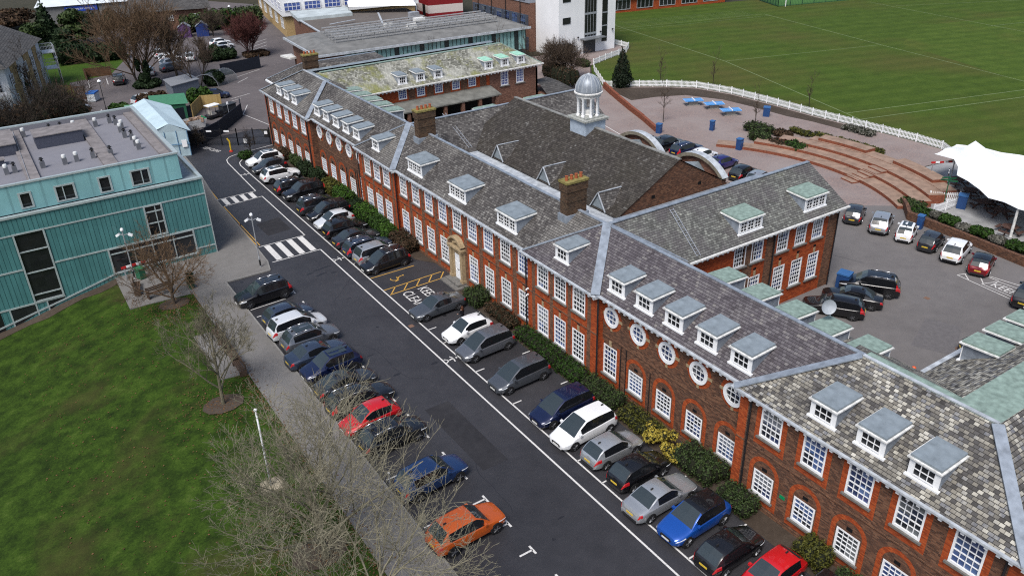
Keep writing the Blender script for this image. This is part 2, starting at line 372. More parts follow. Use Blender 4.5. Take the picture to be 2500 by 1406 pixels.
sheet('cricket_square', [(133.5, 61.5), (143.5, 89), (161, 97), (240, 72), (230, 30), (160, 35)], .0, field2_m)
sheet('artificial_pitch', [(157.3, 129.4), (161.5, 139.6), (230, 160), (260, 105), (180, 123)], .001, plain('artificial_turf', (.05, .13, .03), .9, var=.1, scale=.3))
sheet('garden', [(8, 128), (13.4, 134), (14, 158), (21, 160), (27, 175), (24, 190), (-30, 190), (-30, 120)], -.002, grass_mat('garden_grass', [(.3, (.022, .045, .007)), (.5, (.038, .075, .01)), (.7, (.055, .1, .015))], (.05, .05, .02), .55, .8, .1, 4))
# planting bed along the white fence and behind the hall
b = MB()
bed = [(82.2, 98.8), (86.5, 95.6), (89.8, 93.1), (92.6, 89.9), (94.2, 84.3), (94.5, 78), (94.5, 70), (95, 62), (94.3, 59.6), (92.8, 63), (92.6, 68), (91.9, 72), (91.8, 77.6), (91.3, 83), (88.8, 88.2), (84.6, 90.2), (80.6, 91)]
b.poly([(x, y, .012) for x, y in bed]); struct('planting_bed', b, soil)
b = MB(); b.poly([(28.9, 8, .012), (31, 8, .012), (31.4, 56, .012), (29.6, 55, .012), (29.5, 45, .012)]); b.poly([(29.8, 62.5, .012), (31.4, 60, .012), (31.4, 103, .012), (29.6, 103, .012), (29.3, 98, .012)])

for i in range(12):
    x0, x1 = -12+1.5*i, -10.5+1.5*i; b.poly([(x0, 74.1+.2*math.sin(i*2.1), lawn_z(x0, 74.1)+.03), (x1, 74.1+.2*math.sin(i*2.1+2.1), lawn_z(x1, 74.1)+.03), (x1, 75.25, lawn_z(x1, 75.25)+.06), (x0, 75.25, lawn_z(x0, 75.25)+.06)])
for cx, cy, r_ in ((8.4, 50.1, 1.1), (9.2, 67.0, 1.0), (8.7, 33.4, 1.2)): b.poly([(cx+r_*math.cos(t*.628)*1.3, cy+r_*math.sin(t*.628), lawn_z(cx, cy)+.05) for t in range(10)])
struct('soil', b, soil)
# ---- painted markings
Zm = .006
class Mk(MB):
    def line(s, a, c, wd=.1):
        a, c = Vector((*a, 0)), Vector((*c, 0)); d = (c-a).normalized(); n = Vector((-d.y, d.x, 0))*wd/2
        s.poly([(p.x, p.y, Zm) for p in (a-n, c-n, c+n, a+n)])
    def path(s, pts, wd=.1):
        for a, c in zip(pts, pts[1:]): s.line(a, c, wd)
wl = Mk()
wl.path([(23.47, 6), (23.47, 69.95)], .12); wl.path([(24.68, 6), (24.68, 98.5), (24.9, 99.6), (25.4, 100.4), (26.2, 100.9), (28.6, 101.4)], .11)
wl.line((18.75, 69.95), (23.5, 69.95), .11); wl.line((18.8, 74.0), (23.5, 74.0), .1)
for i in range(4):
    x0 = 19.25+i*1.12; wl.poly([(x0, 70.15, Zm), (x0+.56, 70.15, Zm), (x0+.56, 73.85, Zm), (x0, 73.85, Zm)])
wl.line((19.0, 86.45), (23.5, 86.9), .1); wl.line((18.8, 88.85), (23.4, 88.9), .1)
for i in range(4):
    x0 = 19.45+i*1.0; wl.poly([(x0, 86.7, Zm), (x0+.5, 86.75, Zm), (x0+.5, 88.7, Zm), (x0, 88.7, Zm)])
wl.line((23.47, 74), (23.47, 86.9), .11); wl.line((23.4, 88.9), (23.7, 100.4), .11)
wl.path([(23.7, 100.4), (23.9, 101.6), (24.5, 102.5), (25.5, 103), (30.6, 103.9)], .1)
for k in range(24):                                  # bay ticks, right row
    y = 16.93+2.41*k
    if abs(y-58) < 3 or y > 98: continue
    wl.line((24.7, y), (25.45, y), .1)
    wl.line((28.8, y), (29.5, y), .1)
for k in range(17):                                  # T marks, left row
    y = 24.6+2.41*k
    if y > 64: continue
    wl.line((17.45, y), (18.3, y), .12); wl.line((18.3, y-.33), (18.3, y+.33), .13); wl.line((14.25, y), (14.95, y), .1)
wl.line((14.2, 62.2), (17.3, 62.4), .08)
for a, c in (((25.2, 131.5), (31.5, 134)), ((33, 130), (36.5, 131.5)), ((38, 143.5), (43, 146.5)), ((37, 139.5), (39.5, 142)), ((31.9, 120.4), (34, 125)), ((31.9, 120.4), (33.4, 111.8)), ((14.5, 132.5), (15.4, 136.8)), ((16.2, 152), (17, 158)), ((19.2, 152.5), (19.8, 158)), ((46, 160), (50, 163)), ((47, 163), (51, 166)), ((48, 166), (52, 169)), ((30.5, 127.5), (34.5, 129.5)), ((48.8, 169), (53, 172))):
    wl.line(a, c, .1)
for k in range(7): wl.line((58.6+k*1.7, 79.5), (59.6+k*1.7, 84.2), .12)
struct('white_markings', wl, white_line)
yl = Mk()
yl.path([(18.78, 74.3), (18.85, 86.5)], .09); yl.path([(19.02, 74.3), (19.09, 86.5)], .09); yl.path([(18.95, 89), (19.12, 93.4)], .09); yl.path([(19.17, 89), (19.34, 93.4)], .09)
yl.line((24.75, 61.5), (29.1, 61.5), .1); yl.line((24.75, 58.75), (30.5, 58.95), .1); yl.line((24.85, 57.7), (30.0, 57.8), .1)
for k in range(5): yl.line((24.95+k*1.2, 57.72), (25.9+k*1.2, 58.82), .1)
t = [(26.5+.36*math.cos(a*.5+2.4), 60.2+.36*math.sin(a*.5+2.4)) for a in range(10)]
yl.path(t, .09); yl.path([(27.25, 60.35), (26.75, 60.25), (26.7, 59.8), (26.3, 59.65)], .1); yl.line((27.35, 60.3), (27.45, 60.45), .16)
struct('yellow_markings', yl, yellow_line)
for n_, (x, y) in enumerate(((24.05, 66.9), (24.1, 45.9), (24.05, 95))):
    p = Mk(); c = lambda a, d: (x+a, y+d)
    p.line(c(-.25, .0), c(.2, .05), .13); p.line(c(.2, .05), c(.05, .42), .09); p.line(c(.18, .05), c(.1, -.4), .09); p.line(c(-.2, 0), c(-.5, .3), .09); p.line(c(-.2, 0), c(-.55, -.25), .09); p.line(c(.35, 0), c(.5, .02), .18)
    struct('white_markings', p, white_line)
chk = Mk()
chk.path([(115.6, 137), (109.3, 99.8), (98.33, 64.9)], .12); chk.line((98.33, 64.9), (126, 57.4), .12); chk.line((99.25, 67.85), (130, 59.3), .12)
chk.line((109.3, 99.8), (140.1, 91.0), .1); chk.path([(134, 62), (140.1, 91), (148, 125.3)], .12); chk.line((177, 113), (204, 99), .1); chk.path([(177, 120), (170, 81), (163, 55)], .12); chk.path([(113, 133.5), (148, 125.3)], .1); chk.path([(112.6, 131.5), (147.5, 123.3)], .08); chk.line((170, 88), (205, 79), .1)
for k in range(5): chk.path([(114+k*.3, 135+k*1.2), (146+k*.3, 126.5+k*1.2)], .06)
struct('pitch_markings', chk, chalk)
def text_mesh(name, s, size, loc, rot, m, parent=None, lab=None, sx=1.0, thick=0.0, tilt=0.0, kind=None, align='LEFT'):
    cu = bpy.data.curves.new('t', 'FONT'); cu.body = s; cu.size = size; cu.extrude = thick; cu.align_x = align; cu.resolution_u = 2
    tmp = bpy.data.objects.new('t', cu); col.objects.link(tmp)
    dg = bpy.context.evaluated_depsgraph_get(); me = bpy.data.meshes.new_from_object(tmp.evaluated_get(dg))
    bpy.data.objects.remove(tmp); bpy.data.curves.remove(cu)
    for v in me.vertices: v.co.x *= sx
    me.materials.clear(); me.materials.append(m); me.name = name
    o = link(name, me, parent, loc); o.rotation_euler = (tilt, 0, rot)
    if kind: o['kind'] = kind
    return o
text_mesh('road_lettering', 'KEEP', 1.35, (27.25, 57.35, Zm), R(-90), white_line, kind='structure', sx=.72)
text_mesh('road_lettering', 'CLEAR', 1.35, (25.75, 57.4, Zm), R(-90), white_line, kind='structure', sx=.72)
text_mesh('road_lettering', 'KEEP CLEAR', 1.0, (22.6, 108.4, Zm), R(-68), white_line, kind='structure', sx=.62)
kc = Mk(); kc.path([(66.3, 31.9), (68.1, 31.2), (69.2, 24), (65.4, 24), (66.3, 31.9)], .08); kc.line((67.6, 30.6), (66.4, 29.6), .08); kc.line((67, 31.6), (66.2, 30.8), .08); kc.path([(67.9, 29.2), (68.1, 24)], .07); kc.path([(66.4, 29.8), (66.0, 24)], .07); kc.line((67.9, 29.2), (66.4, 29.8), .07); kc.line((68.1, 31.2), (68, 29.2), .08)
struct('white_markings', kc, white_line)
text_mesh('road_lettering', 'KEEP CLEAR', 1.3, (66.7, 29.3, Zm), R(-93), white_line, kind='structure', sx=.75)
sheet('patched_asphalt', [(53, 27.5), (57.5, 29.2), (58.5, 26.8), (54.2, 24.8)], .005, plain('patch', (.122, .115, .117), .9))
b = MB(); b.lathe([(0, .0), (.33, .0), (.33, .012)], (55.4, 25.1, 0), 16); struct('manhole_cover', b, plain('rusty_iron', (.17, .1, .07), .8))
b = MB()
for x, y, l_, a_ in ((22, 66, 1.8, .2), (21.5, 64.9, 1.1, .3), (20.7, 65.6, .7, .1), (22.6, 64.6, .5, 0)):
    b.poly([(x+l_*.5*math.cos(t*.52)*(1+.25*math.sin(3*t)), y+.13*math.sin(t*.52)+a_*.5*math.cos(t*.52), .004) for t in range(12)])
struct('damp_stain', b, plain('wet_asphalt', (.014, .014, .017), .5))

# ---------------------------------------------------------------- the school: openings and walls
W_, S_, E_, N_ = R(-90), 0.0, R(90), R(180)
def sash(name, wd, ht, nc, nr, fr=.1, bw=.035, glass=None, rail=True):
    f = MB()
    f.box(-wd/2, -wd/2+fr, -.02, .12, 0, ht); f.box(wd/2-fr, wd/2, -.02, .12, 0, ht)
    f.box(-wd/2+fr, wd/2-fr, -.02, .12, 0, fr*1.3); f.box(-wd/2+fr, wd/2-fr, -.02, .12, ht-fr, ht)
    iw, z0, z1 = wd-2*fr, fr*1.3, ht-fr
    for i in range(1, nc):
        x = -iw/2+iw*i/nc; f.box(x-bw/2, x+bw/2, .02, .07, z0, z1)
    for j in range(1, nr):
        z = z0+(z1-z0)*j/nr; h = bw*(1.7 if rail and j == nr//2 else 1); f.box(-iw/2, iw/2, .018, .072, z-h/2, z+h/2)
    g = MB(); g.poly([(-iw/2, .06, z0), (iw/2, .06, z0), (iw/2, .06, z1), (-iw/2, .06, z1)])
    return f.mesh(name, white), g.mesh('pane', glass or pane)
sl_ = MB(); sl_.box(-.82, .82, -.14, .1, -.11, 0); SILL = sl_.mesh('sill', sillm)
WIN = {'up': sash('window', 1.4, 1.95, 4, 5), 'lo': sash('window', 1.36, 1.62, 4, 5), 'tall': sash('window', 1.38, 2.36, 4, 6),
       'upb': sash('window', 1.2, 1.9, 4, 5, glass=pane_blue), 'lowb': sash('window', 1.15, 1.25, 4, 4, glass=pane_blue), 'up2': sash('window', 1.28, 1.95, 4, 5), 'tall2': sash('window', 1.28, 2.35, 4, 6)}
def window(parent, kind, p, rot, sill=True):
    f, g = WIN[kind]
    o = link('window', f, parent, p, rot); q = link('pane', g, o)
    if sill:
        s = link('sill', SILL, o)
    return o
def face(dir_):
    """(along, inward) unit vectors seen from outside, along = to the right"""
    return {'W': ((0, -1), (1, 0), W_), 'S': ((1, 0), (0, 1), S_), 'E': ((0, 1), (-1, 0), E_), 'N': ((-1, 0), (0, -1), N_)}[dir_]
def wall(parent, m, side, c, a0, a1, z0, z1, holes=(), dep=.3, ret=True, name='wall'):
    """wall face on X=c or Y=c between world coordinates a0,a1; holes = (centre, width, zlo, zhi)"""
    al, inn, _ = face(side); sgn = al[1] if side in 'WE' else al[0]
    def P(a, d, z): return (c+inn[0]*d, a, z) if side in 'WE' else (a, c+inn[1]*d, z)
    b = MB(); us = {a0, a1}; zs = {z0, z1}
    H = [(h[0]-h[1]/2, h[0]+h[1]/2, h[2], h[3]) for h in holes]
    for h in H: us |= {h[0], h[1]}; zs |= {h[2], h[3]}
    us = sorted(us); zs = sorted(zs)
    def q(p, f):
        b.poly(p if f else p[::-1])
    fl = sgn > 0
    for i in range(len(us)-1):
        for j in range(len(zs)-1):
            um, zm = (us[i]+us[i+1])/2, (zs[j]+zs[j+1])/2
            if any(h[0] < um < h[1] and h[2] < zm < h[3] for h in H): continue
            q([P(us[i], 0, zs[j]), P(us[i+1], 0, zs[j]), P(us[i+1], 0, zs[j+1]), P(us[i], 0, zs[j+1])], fl)
    for h in H:
        for (u0, zz0), (u1, zz1) in (((h[0], h[2]), (h[0], h[3])), ((h[0], h[3]), (h[1], h[3])), ((h[1], h[3]), (h[1], h[2])), ((h[1], h[2]), (h[0], h[2]))):
            q([P(u0, 0, zz0), P(u1, 0, zz1), P(u1, .14, zz1), P(u0, .14, zz0)], fl)
        q([P(h[0], .14, h[2]), P(h[1], .14, h[2]), P(h[1], .14, h[3]), P(h[0], .14, h[3])], fl)
    if ret:
        q([P(a0, dep, z0), P(a0, 0, z0), P(a0, 0, z1), P(a0, dep, z1)], fl); q([P(a1, 0, z0), P(a1, dep, z0), P(a1, dep, z1), P(a1, 0, z1)], fl)
    return b.build(name, m, parent)
school = thing('school_building', 'long red brick school range with slate roof, small dormers and white sash windows', 'school', (31, 56.5, 0), world=True)
my = lambda y: 113-y
XA, XB, XC, XG = 30.6, 31.3, 30.8, 31.0
EZ = 7.15
def boxm(name, m, *bs):
    b = MB()
    for q in bs: b.box(*q)
    return b.mesh(name, m)
def arch_mesh(z, ri, ro, zb, zl, n=14):
    """brick arch and legs round a window, drawn on the wall face (local y = 0), springing at z"""
    b = MB(); d = -.006
    for k in range(n):
        t0, t1 = math.pi*k/n, math.pi*(k+1)/n
        b.poly([(ri*math.cos(t0), d, z+ri*math.sin(t0)), (ro*math.cos(t0), d, z+ro*math.sin(t0)), (ro*math.cos(t1), d, z+ro*math.sin(t1)), (ri*math.cos(t1), d, z+ri*math.sin(t1))])
    for s in (1, -1):
        q = [(s*ri, d, zb), (s*ro, d, zb), (s*ro, d, z), (s*ri, d, z)]; b.poly(q if s > 0 else q[::-1])
    b.box(-ro, ro, d, .02, zl, zb)
    return b.mesh('brick_arch', brick_red)
ARCH = arch_mesh(1.62, .76, 1.04, -.12, -.55)
SURR = boxm('brick_surround', brick_red, (-1.02, -.7, -.006, .02, -.58, 2.17), (.7, 1.02, -.006, .02, -.58, 2.17), (-.7, .7, -.006, .02, -.58, -.11))
SURT = boxm('brick_surround', brick_red, (-.98, -.69, -.006, .02, -.67, 2.6), (.69, .98, -.006, .02, -.67, 2.6), (-.69, .69, -.006, .02, -.67, -.11))
KEY = boxm('keystone', stone, (-.12, .12, -.03, .01, 2.38, 2.82)); AIR = boxm('air_brick', dark_m, (-.16, .16, -.012, .02, 2.88, 3.08)); AIRL = boxm('air_brick', dark_m, (-.17, .17, -.012, .02, 1.78, 2.0))
def tall_window_at(par, kind, p, rot, air=True):
    o = window(par, kind, p, rot); link('keystone', KEY, o)
    if air: link('air_brick', AIR, o)
    return o
def part_box(par, name, m, *q): b = MB(); b.box(*q); return b.build(name, m, par)
def oculus_meshes():
    f, ring = MB(), MB(); n = 24
    for k in range(n):
        t0, t1 = 2*math.pi*k/n, 2*math.pi*(k+1)/n
        for (ra, xa), (rb, xb) in (((.73, -.02), (.73, -.1)), ((.73, -.1), (.5, -.1)), ((.5, -.1), (.5, .0))):
            f.poly([(xa, -ra*math.cos(t0), ra*1.03*math.sin(t0)), (xa, -ra*math.cos(t1), ra*1.03*math.sin(t1)), (xb, -rb*math.cos(t1), rb*1.03*math.sin(t1)), (xb, -rb*math.cos(t0), rb*1.03*math.sin(t0))])
        x = -.008; ring.poly([(x, -.7*math.cos(t0), .72*math.sin(t0)), (x, -.7*math.cos(t1), .72*math.sin(t1)), (x, -1.0*math.cos(t1), 1.02*math.sin(t1)), (x, -1.0*math.cos(t0), 1.02*math.sin(t0))])
    for d in (-.17, .17):
        f.box(-.07, -.03, d-.02, d+.02, -.48, .48); f.box(-.068, -.028, -.48, .48, d-.02, d+.02)
    g = MB(); g.poly([(-.012, -.52*math.cos(2*math.pi*k/n), .53*math.sin(2*math.pi*k/n)) for k in range(n)])
    ks = [boxm('keystone', stone, (-.035, .01, dy-a, dy+a, dz-c_, dz+c_)) for dy, dz, a, c_ in ((0, .9, .1, .17), (0, -.9, .1, .17), (.9, 0, .17, .1), (-.9, 0, .17, .1))]
    return f.mesh('oculus_window', white), g.mesh('pane', pane), ring.mesh('brick_ring', brick_red), ks
OC = oculus_meshes()
def oculus_at(y):
    o = link('oculus_window', OC[0], school, (XB, y, 5.67)); link('pane', OC[1], o); link('brick_ring', OC[2], o)
    for k in OC[3]: link('keystone', k, o)
def pipe(par, x, y, z1=6.95, r_=.06, z0=0): b = MB(); b.tube((x, y, z0), (x, y, z1), r_, r_, 8); return b.build('downpipe', black_m, par)
def lower_arched(c, y, zlo=.92):
    o = window(school, 'lo', (c, y, zlo), W_); link('brick_arch', ARCH, o); link('air_brick', AIRL, o)
for F in (lambda y: y, my):
    lo_hi = lambda a, b_: tuple(sorted((F(a), F(b_))))
    # end block A / D
    yA = [22.2, 19.43, 16.72, 14.05, 11.27]
    holes = [(F(y), 1.4, 4.78, 6.73) for y in yA]+[(F(y), 1.36, .92, 2.54) for y in yA]
    a0, a1 = lo_hi(24.45, 9.0); wall(school, brick_brown, 'W', XA, a0, a1, 0, EZ-.1, holes, dep=.8)
    for y in yA:
        o = window(school, 'up', (XA, F(y), 4.78), W_); link('brick_surround', SURR, o)
        lower_arched(XA, F(y))
    for y in (24.45-.3, 9.0+.3): part_box(school, 'brick_quoin', brick_red, XA-.007, XA+.02, F(y)-.298, F(y)+.298, 0, EZ-.12)
    pipe(school, XA-.09, F(23.62)); pipe(school, XA-.09, F(9.7))
    # set-back range with round windows B / E
    yl = [33.7, 31.0, 28.3, 25.6]
    a0, a1 = lo_hi(37.2, 24.45)
    wall(school, brick_brown, 'W', XB, a0, a1, 0, EZ-.1, [(F(36.34), 1.38, .97, 3.33)]+[(F(y), 1.36, .95, 2.57) for y in yl], ret=False)
    for y in (36.3, 33.62, 30.95, 28.24, 25.5): oculus_at(F(y))
    o = tall_window_at(school, 'tall', (XB, F(36.34), .97), W_, False); link('brick_surround', SURT, o)
    for y in yl: lower_arched(XB, F(y), .95)
    for y in (35.2, 34.65, 32.3): pipe(school, XB-.06, F(y), 3.9 if y > 33 else 3.4, .03, .1)
    # bay of three windows C / F
    yC = [43.55, 41.43, 39.25]
    a0, a1 = lo_hi(45.5, 37.2)
    wall(school, brick_red, 'W', XC, a0, a1, 0, EZ-.1, [(F(y), 1.4, 4.78, 6.73) for y in yC]+[(F(y), 1.38, .97, 3.33) for y in yC], dep=.6)
    for y in yC: window(school, 'up', (XC, F(y), 4.78), W_); tall_window_at(school, 'tall', (XC, F(y), .97), W_)
    for y in (42.5, 40.33, 38.1, 44.75): part_box(school, 'brick_pilaster', brick_mott, XC-.004, XC+.02, F(y)-.2, F(y)+.2, 0, EZ-.12)
    pipe(school, XC-.07, F(37.1)); pipe(school, XC-.08, F(45.62))
# central range G
yG = [46.35+2.49*k for k in range(9)]
door_y = yG[4]
wall(school, brick_red, 'W', XG, 45.5, my(45.5), 0, EZ-.1, [(y, 1.4, 4.78, 6.73) for y in yG]+[(y, 1.38, .97, 3.33) for y in yG if abs(y-door_y) > 1], ret=False)
for y in yG:
    window(school, 'up', (XG, y, 4.78), W_)
    if abs(y-door_y) > 1: tall_window_at(school, 'tall', (XG, y, .97), W_)
for k in range(8): y = yG[k]+1.245; part_box(school, 'brick_pilaster', brick_mott, XG-.004, XG+.02, y-.27, y+.27, 0, EZ-.12)
for a0, a1, x in ((9.0, 24.45, XA), (24.45, 37.2, XB), (37.2, 45.5, XC), (45.5, 67.5, XG), (67.5, 75.8, XC), (75.8, 88.55, XB), (88.55, 104, XA)):
    z_ = 3.98 if x != XA else 3.85
    part_box(school, 'string_course', brick_mott, x-.045, x+.02, a0+.02, a1-.02, z_, z_+.08); part_box(school, 'plinth', brick_mott, x-.05, x+.02, a0+.02, a1-.02, 0, .26)
# other walls of the range (back and ends)
for a in ((8.95, 24.45, 39.3), (24.45, 37.4, 38.9), (45.5, 67.5, 38.9), (75.6, 88.55, 38.9), (88.55, 93.9, 39.3)): wall(school, brick_brown, 'E', a[2], a[0], a[1], 0, EZ-.1, ret=False)
wall(school, brick_brown, 'S', 9.0, XA, 66, 0, EZ-.1); wall(school, brick_brown, 'N', 104.0, XA, 45, 0, EZ-.1); wall(school, brick_brown, 'N', 19.2, 39.3, 66, 0, EZ-.1)
# porch and door
pb = MB(); X = XG
for s in (-1, 1):
    pb.box(X-.38, X+.05, door_y+s*.9-.17, door_y+s*.9+.17, .3, 3.1); pb.box(X-.45, X+.05, door_y+s*.9-.23, door_y+s*.9+.23, 3.1, 3.3); pb.box(X-.43, X+.05, door_y+s*.9-.22, door_y+s*.9+.22, .12, .55)
pb.box(X-.2, X+.05, door_y-.73, door_y-.52, .3, 3.1); pb.box(X-.2, X+.05, door_y+.52, door_y+.73, .3, 3.1); pb.box(X-.2, X+.05, door_y-.52, door_y+.52, 2.75, 3.1)
pb.box(X-.5, X+.06, door_y-1.2, door_y+1.2, 3.3, 3.48)
n = 14
for k in range(n):                                   # segmental pediment
    t0, t1 = math.pi*(.12+.76*k/n), math.pi*(.12+.76*(k+1)/n)
    for r0, r1, d in ((1.02, 1.2, .5),):
        a = [(door_y+r*math.cos(t)*1.02, 3.28+r*math.sin(t)*.95) for r, t in ((r0, t0), (r1, t0), (r1, t1), (r0, t1))]
        for i in range(4):
            p, q = a[i], a[(i+1) % 4]; pb.poly([(X-d, *p), (X+.05, *p), (X+.05, *q), (X-d, *q)])
        pb.poly([(X-d, *p) for p in a])
pb.poly([(X-.15, door_y+1.05*math.cos(math.pi*(.1+.8*k/n)), 3.38+.95*math.sin(math.pi*(.1+.8*k/n))-.1) for k in range(n+1)][::-1])
for dy, dz, r_ in ((0, 3.9, .22), (-.28, 3.8, .14), (.28, 3.8, .14), (-.52, 3.68, .1), (.52, 3.68, .1), (0, 4.12, .11)):
    pb.lathe([(0, -.25), (r_*.7, -.15), (r_, 0), (r_*.7, .1)], (X-.2, door_y+dy, dz), 8, axis='z')
pb.build('door_surround', stone, school)
st = MB(); st.box(X-1.3, X+.05, door_y-1.5, door_y+1.3, 0, .15); st.box(X-.9, X+.05, door_y-1.15, door_y+1.15, .15, .3); st.build('door_step', sillm, school)
db = MB(); db.box(X-.12, X-.04, door_y-.55, door_y+.55, .3, 2.75)
for zz in ((.5, 1.1), (1.3, 1.9), (2.05, 2.6)):
    for yy in (-.28, .28): db.box(X-.135, X-.12, door_y+yy-.2, door_y+yy+.2, *zz)
d_ = db.build('front_door', white, school)
hb = MB(); hb.box(X-.15, X-.12, door_y-.16, door_y+.16, 1.15, 1.22); hb.build('letter_plate', black_m, d_)

# ---- oil drips, seams, cracks and drains on the tarmac
rr = random.Random(19); b = MB()
def blob(x, y, a, c, n=11):
    ph = rr.random()*6.28; b.poly([(x+a*math.cos(t*math.tau/n)*rr.uniform(.7, 1.15), y+c*math.sin(t*math.tau/n)*rr.uniform(.7, 1.15), .0035) for t in range(n)])
for k in range(40): blob(rr.choice((rr.uniform(26, 28.5), rr.uniform(14.8, 17.2))), rr.uniform(18, 98), rr.uniform(.08, .3), rr.uniform(.08, .22))
for k in range(16): blob(rr.uniform(19, 23), rr.uniform(14, 98), rr.uniform(.1, .35), rr.uniform(.06, .16))
struct('oil_stain', b, MATS['wet_asphalt'])
b = MB()
def crack(x, y, ang, L_, wd=.014):
    p = Vector((x, y)); 
    for k in range(int(L_/.5)):
        ang += rr.gauss(0, .22); q = p+Vector((math.cos(ang), math.sin(ang)))*.5; n = Vector((-math.sin(ang), math.cos(ang)))*wd
        b.poly([(p.x-n.x, p.y-n.y, .003), (q.x-n.x, q.y-n.y, .003), (q.x+n.x, q.y+n.y, .003), (p.x+n.x, p.y+n.y, .003)]); p = q
for a in ((19, 30, 1.2, 9), (21.5, 44, 1.7, 12), (20, 58, 1.4, 7), (22, 79, 1.9, 8), (19.5, 95, .4, 6), (62, 38, 2.2, 5), (60, 20, 1.1, 6), (26, 70, 1.5, 5)): crack(*a)
struct('tarmac_crack', b, MATS['wet_asphalt'])
b = MB(); b.poly([(19.5, 34, .0045), (21.3, 34, .0045), (21.3, 41.5, .0045), (19.5, 41.5, .0045)]); b.poly([(20.4, 76, .0045), (22.9, 76.3, .0045), (22.9, 80, .0045), (20.4, 79.6, .0045)]); b.poly([(24.9, 84, .0045), (25.9, 84, .0045), (25.9, 97, .0045), (24.9, 97, .0045)])
struct('patched_asphalt', b, ground('patch_dark', [(.3, (.016, .016, .019)), (.5, (.027, .027, .031)), (.7, (.04, .04, .044))], (.3, 2, 26)))
b = MB()
for x, y in ((14.25, 46.2), (14.25, 31.2), (18.9, 80.5), (23.9, 52), (60.5, 31)):
    b.poly([(x-.2, y-.22, .006), (x+.2, y-.22, .006), (x+.2, y+.22, .006), (x-.2, y+.22, .006)])
struct('drain_cover', b, MATS['rusty_iron'])

# ---------------------------------------------------------------- school roofs
XR, RZ = 34.8, 9.7
def roofq(parent, pts, m, name='roof'):
    b = MB(); b.poly(pts); return b.build(name, m, parent)
def flash(parent, pts, wd, m=lead, h=.07, name='lead_flashing'):
    b = MB()
    for p, q in zip(pts, pts[1:]): b.bar(p, q, wd, h)
    return b.build(name, m, parent)
mirror = lambda pts, f: pts if f is None else [(p[0], f(p[1]), p[2]) for p in pts][::-1]
E0 = 30.75; sl = (RZ-EZ)/(XR-E0)
roofq(school, [(E0, 37, EZ), (E0, 21.5, EZ), (XR, 20.2, RZ), (XR, 41.3, RZ)], slate_b)
roofq(school, [(E0, 76, EZ), (XR, 71.7, RZ), (XR, 92.8, RZ), (E0, 91.5, EZ)][::-1], slate_g)
roofq(school, [(E0, 76, EZ), (E0, 37, EZ), (XR, 41.3, RZ), (XR, 71.7, RZ)], slate_g)
for f, m, mb in ((None, slate_b, slate_a), (my, slate_g, slate_g)):
    Mi = lambda pts: mirror(pts, f); XE = 66 if f is None else 61.8; YI = 15.3 if f is None else 14.3
    if f is None: roofq(school, [(39.7, 19.6, EZ), (35.35, 15.3, RZ+.05), (66, 15.3, RZ+.05), (66, 19.6, EZ)], slate_a); flash(school, [(39.6, 19.55, EZ+.06), (66, 19.7, EZ+.06)], .3, lead_lt)
    roofq(school, Mi([(30.42, 45.9, EZ), (30.42, 36.95, EZ), (34.78, 41.3, RZ+.1)]), m)                # hip end of the cross wing
    roofq(school, Mi([(30.42, 36.95, EZ), (30.9, 36.9, EZ-.05), (34.9, 41.2, RZ), (34.78, 41.3, RZ+.1)]), lead); roofq(school, Mi([(30.9, 45.95, EZ-.05), (30.42, 45.9, EZ), (34.78, 41.3, RZ+.1), (34.9, 41.4, RZ)]), lead)
    roofq(school, Mi([(30.2, 24.85, EZ), (30.2, 8.7, EZ), (34.6, 13.2, RZ+.06), (34.6, 20.3, RZ+.06)]), mb)   # end block, front slope
    roofq(school, Mi([(30.2, 8.7, EZ), (XE, 8.7, EZ), (XE, 13.2, RZ), (34.6, 13.2, RZ+.06)]), mb)
    roofq(school, Mi([(30.2, 24.85, EZ), (34.6, 20.3, RZ+.06), (35.3, 20.3, RZ+.06), (39.7, 24.85, EZ)]), mb)
    roofq(school, Mi([(39.7, 24.85, EZ), (35.3, 20.3, RZ+.06), (35.3, 15.3, RZ+.06), (39.7, 19.6, EZ)]), mb)
    roofq(school, Mi([(34.6, 13.2, RZ+.05), (XE, 13.2, RZ+.05), (XE, YI, RZ+.05), (35.35, YI, RZ+.05), (35.35, 20.3, RZ+.05), (34.6, 20.3, RZ+.05)]), copper if f is None else lead_dk, 'flat_roof')
    roofq(school, Mi([(38.8, 24.5, EZ), (XR, 20.2, RZ), (XR, 41.3, RZ), (38.8, 37.0, EZ)])[::-1], m)             # back slopes
    flash(school, Mi([(30.25, 24.7, EZ+.05), (34.6, 20.32, RZ+.12)]), .5); flash(school, Mi([(30.25, 8.85, EZ+.06), (34.6, 13.2, RZ+.13)]), .55)
    flash(school, Mi([(30.5, 37.15, EZ+.12), (34.8, 41.25, RZ+.14)]), .62 if f is None else .3); flash(school, Mi([(30.5, 45.75, EZ+.1), (34.75, 41.35, RZ+.13)]), .2 if f is None else .6)
    flash(school, Mi([(34.72, 20.3, RZ+.1), (34.72, 13.2, RZ+.12)]), .2, lead_lt)
    flash(school, Mi([(34.86, 20.3, RZ+.03), (34.86, 41.2, RZ+.03)]), .26)
roofq(school, [(38.8, 76, EZ), (38.8, 37, EZ), (XR, 41.3, RZ), (XR, 71.7, RZ)][::-1], slate_g)
flash(school, [(34.86, 41.4, RZ+.03), (34.86, 71.6, RZ+.03)], .26)
b = MB(); b.box(38.4, 39.95, 45.4, 67.6, 7.02, 7.12); b.build('lead_gutter', lead_lt, school)
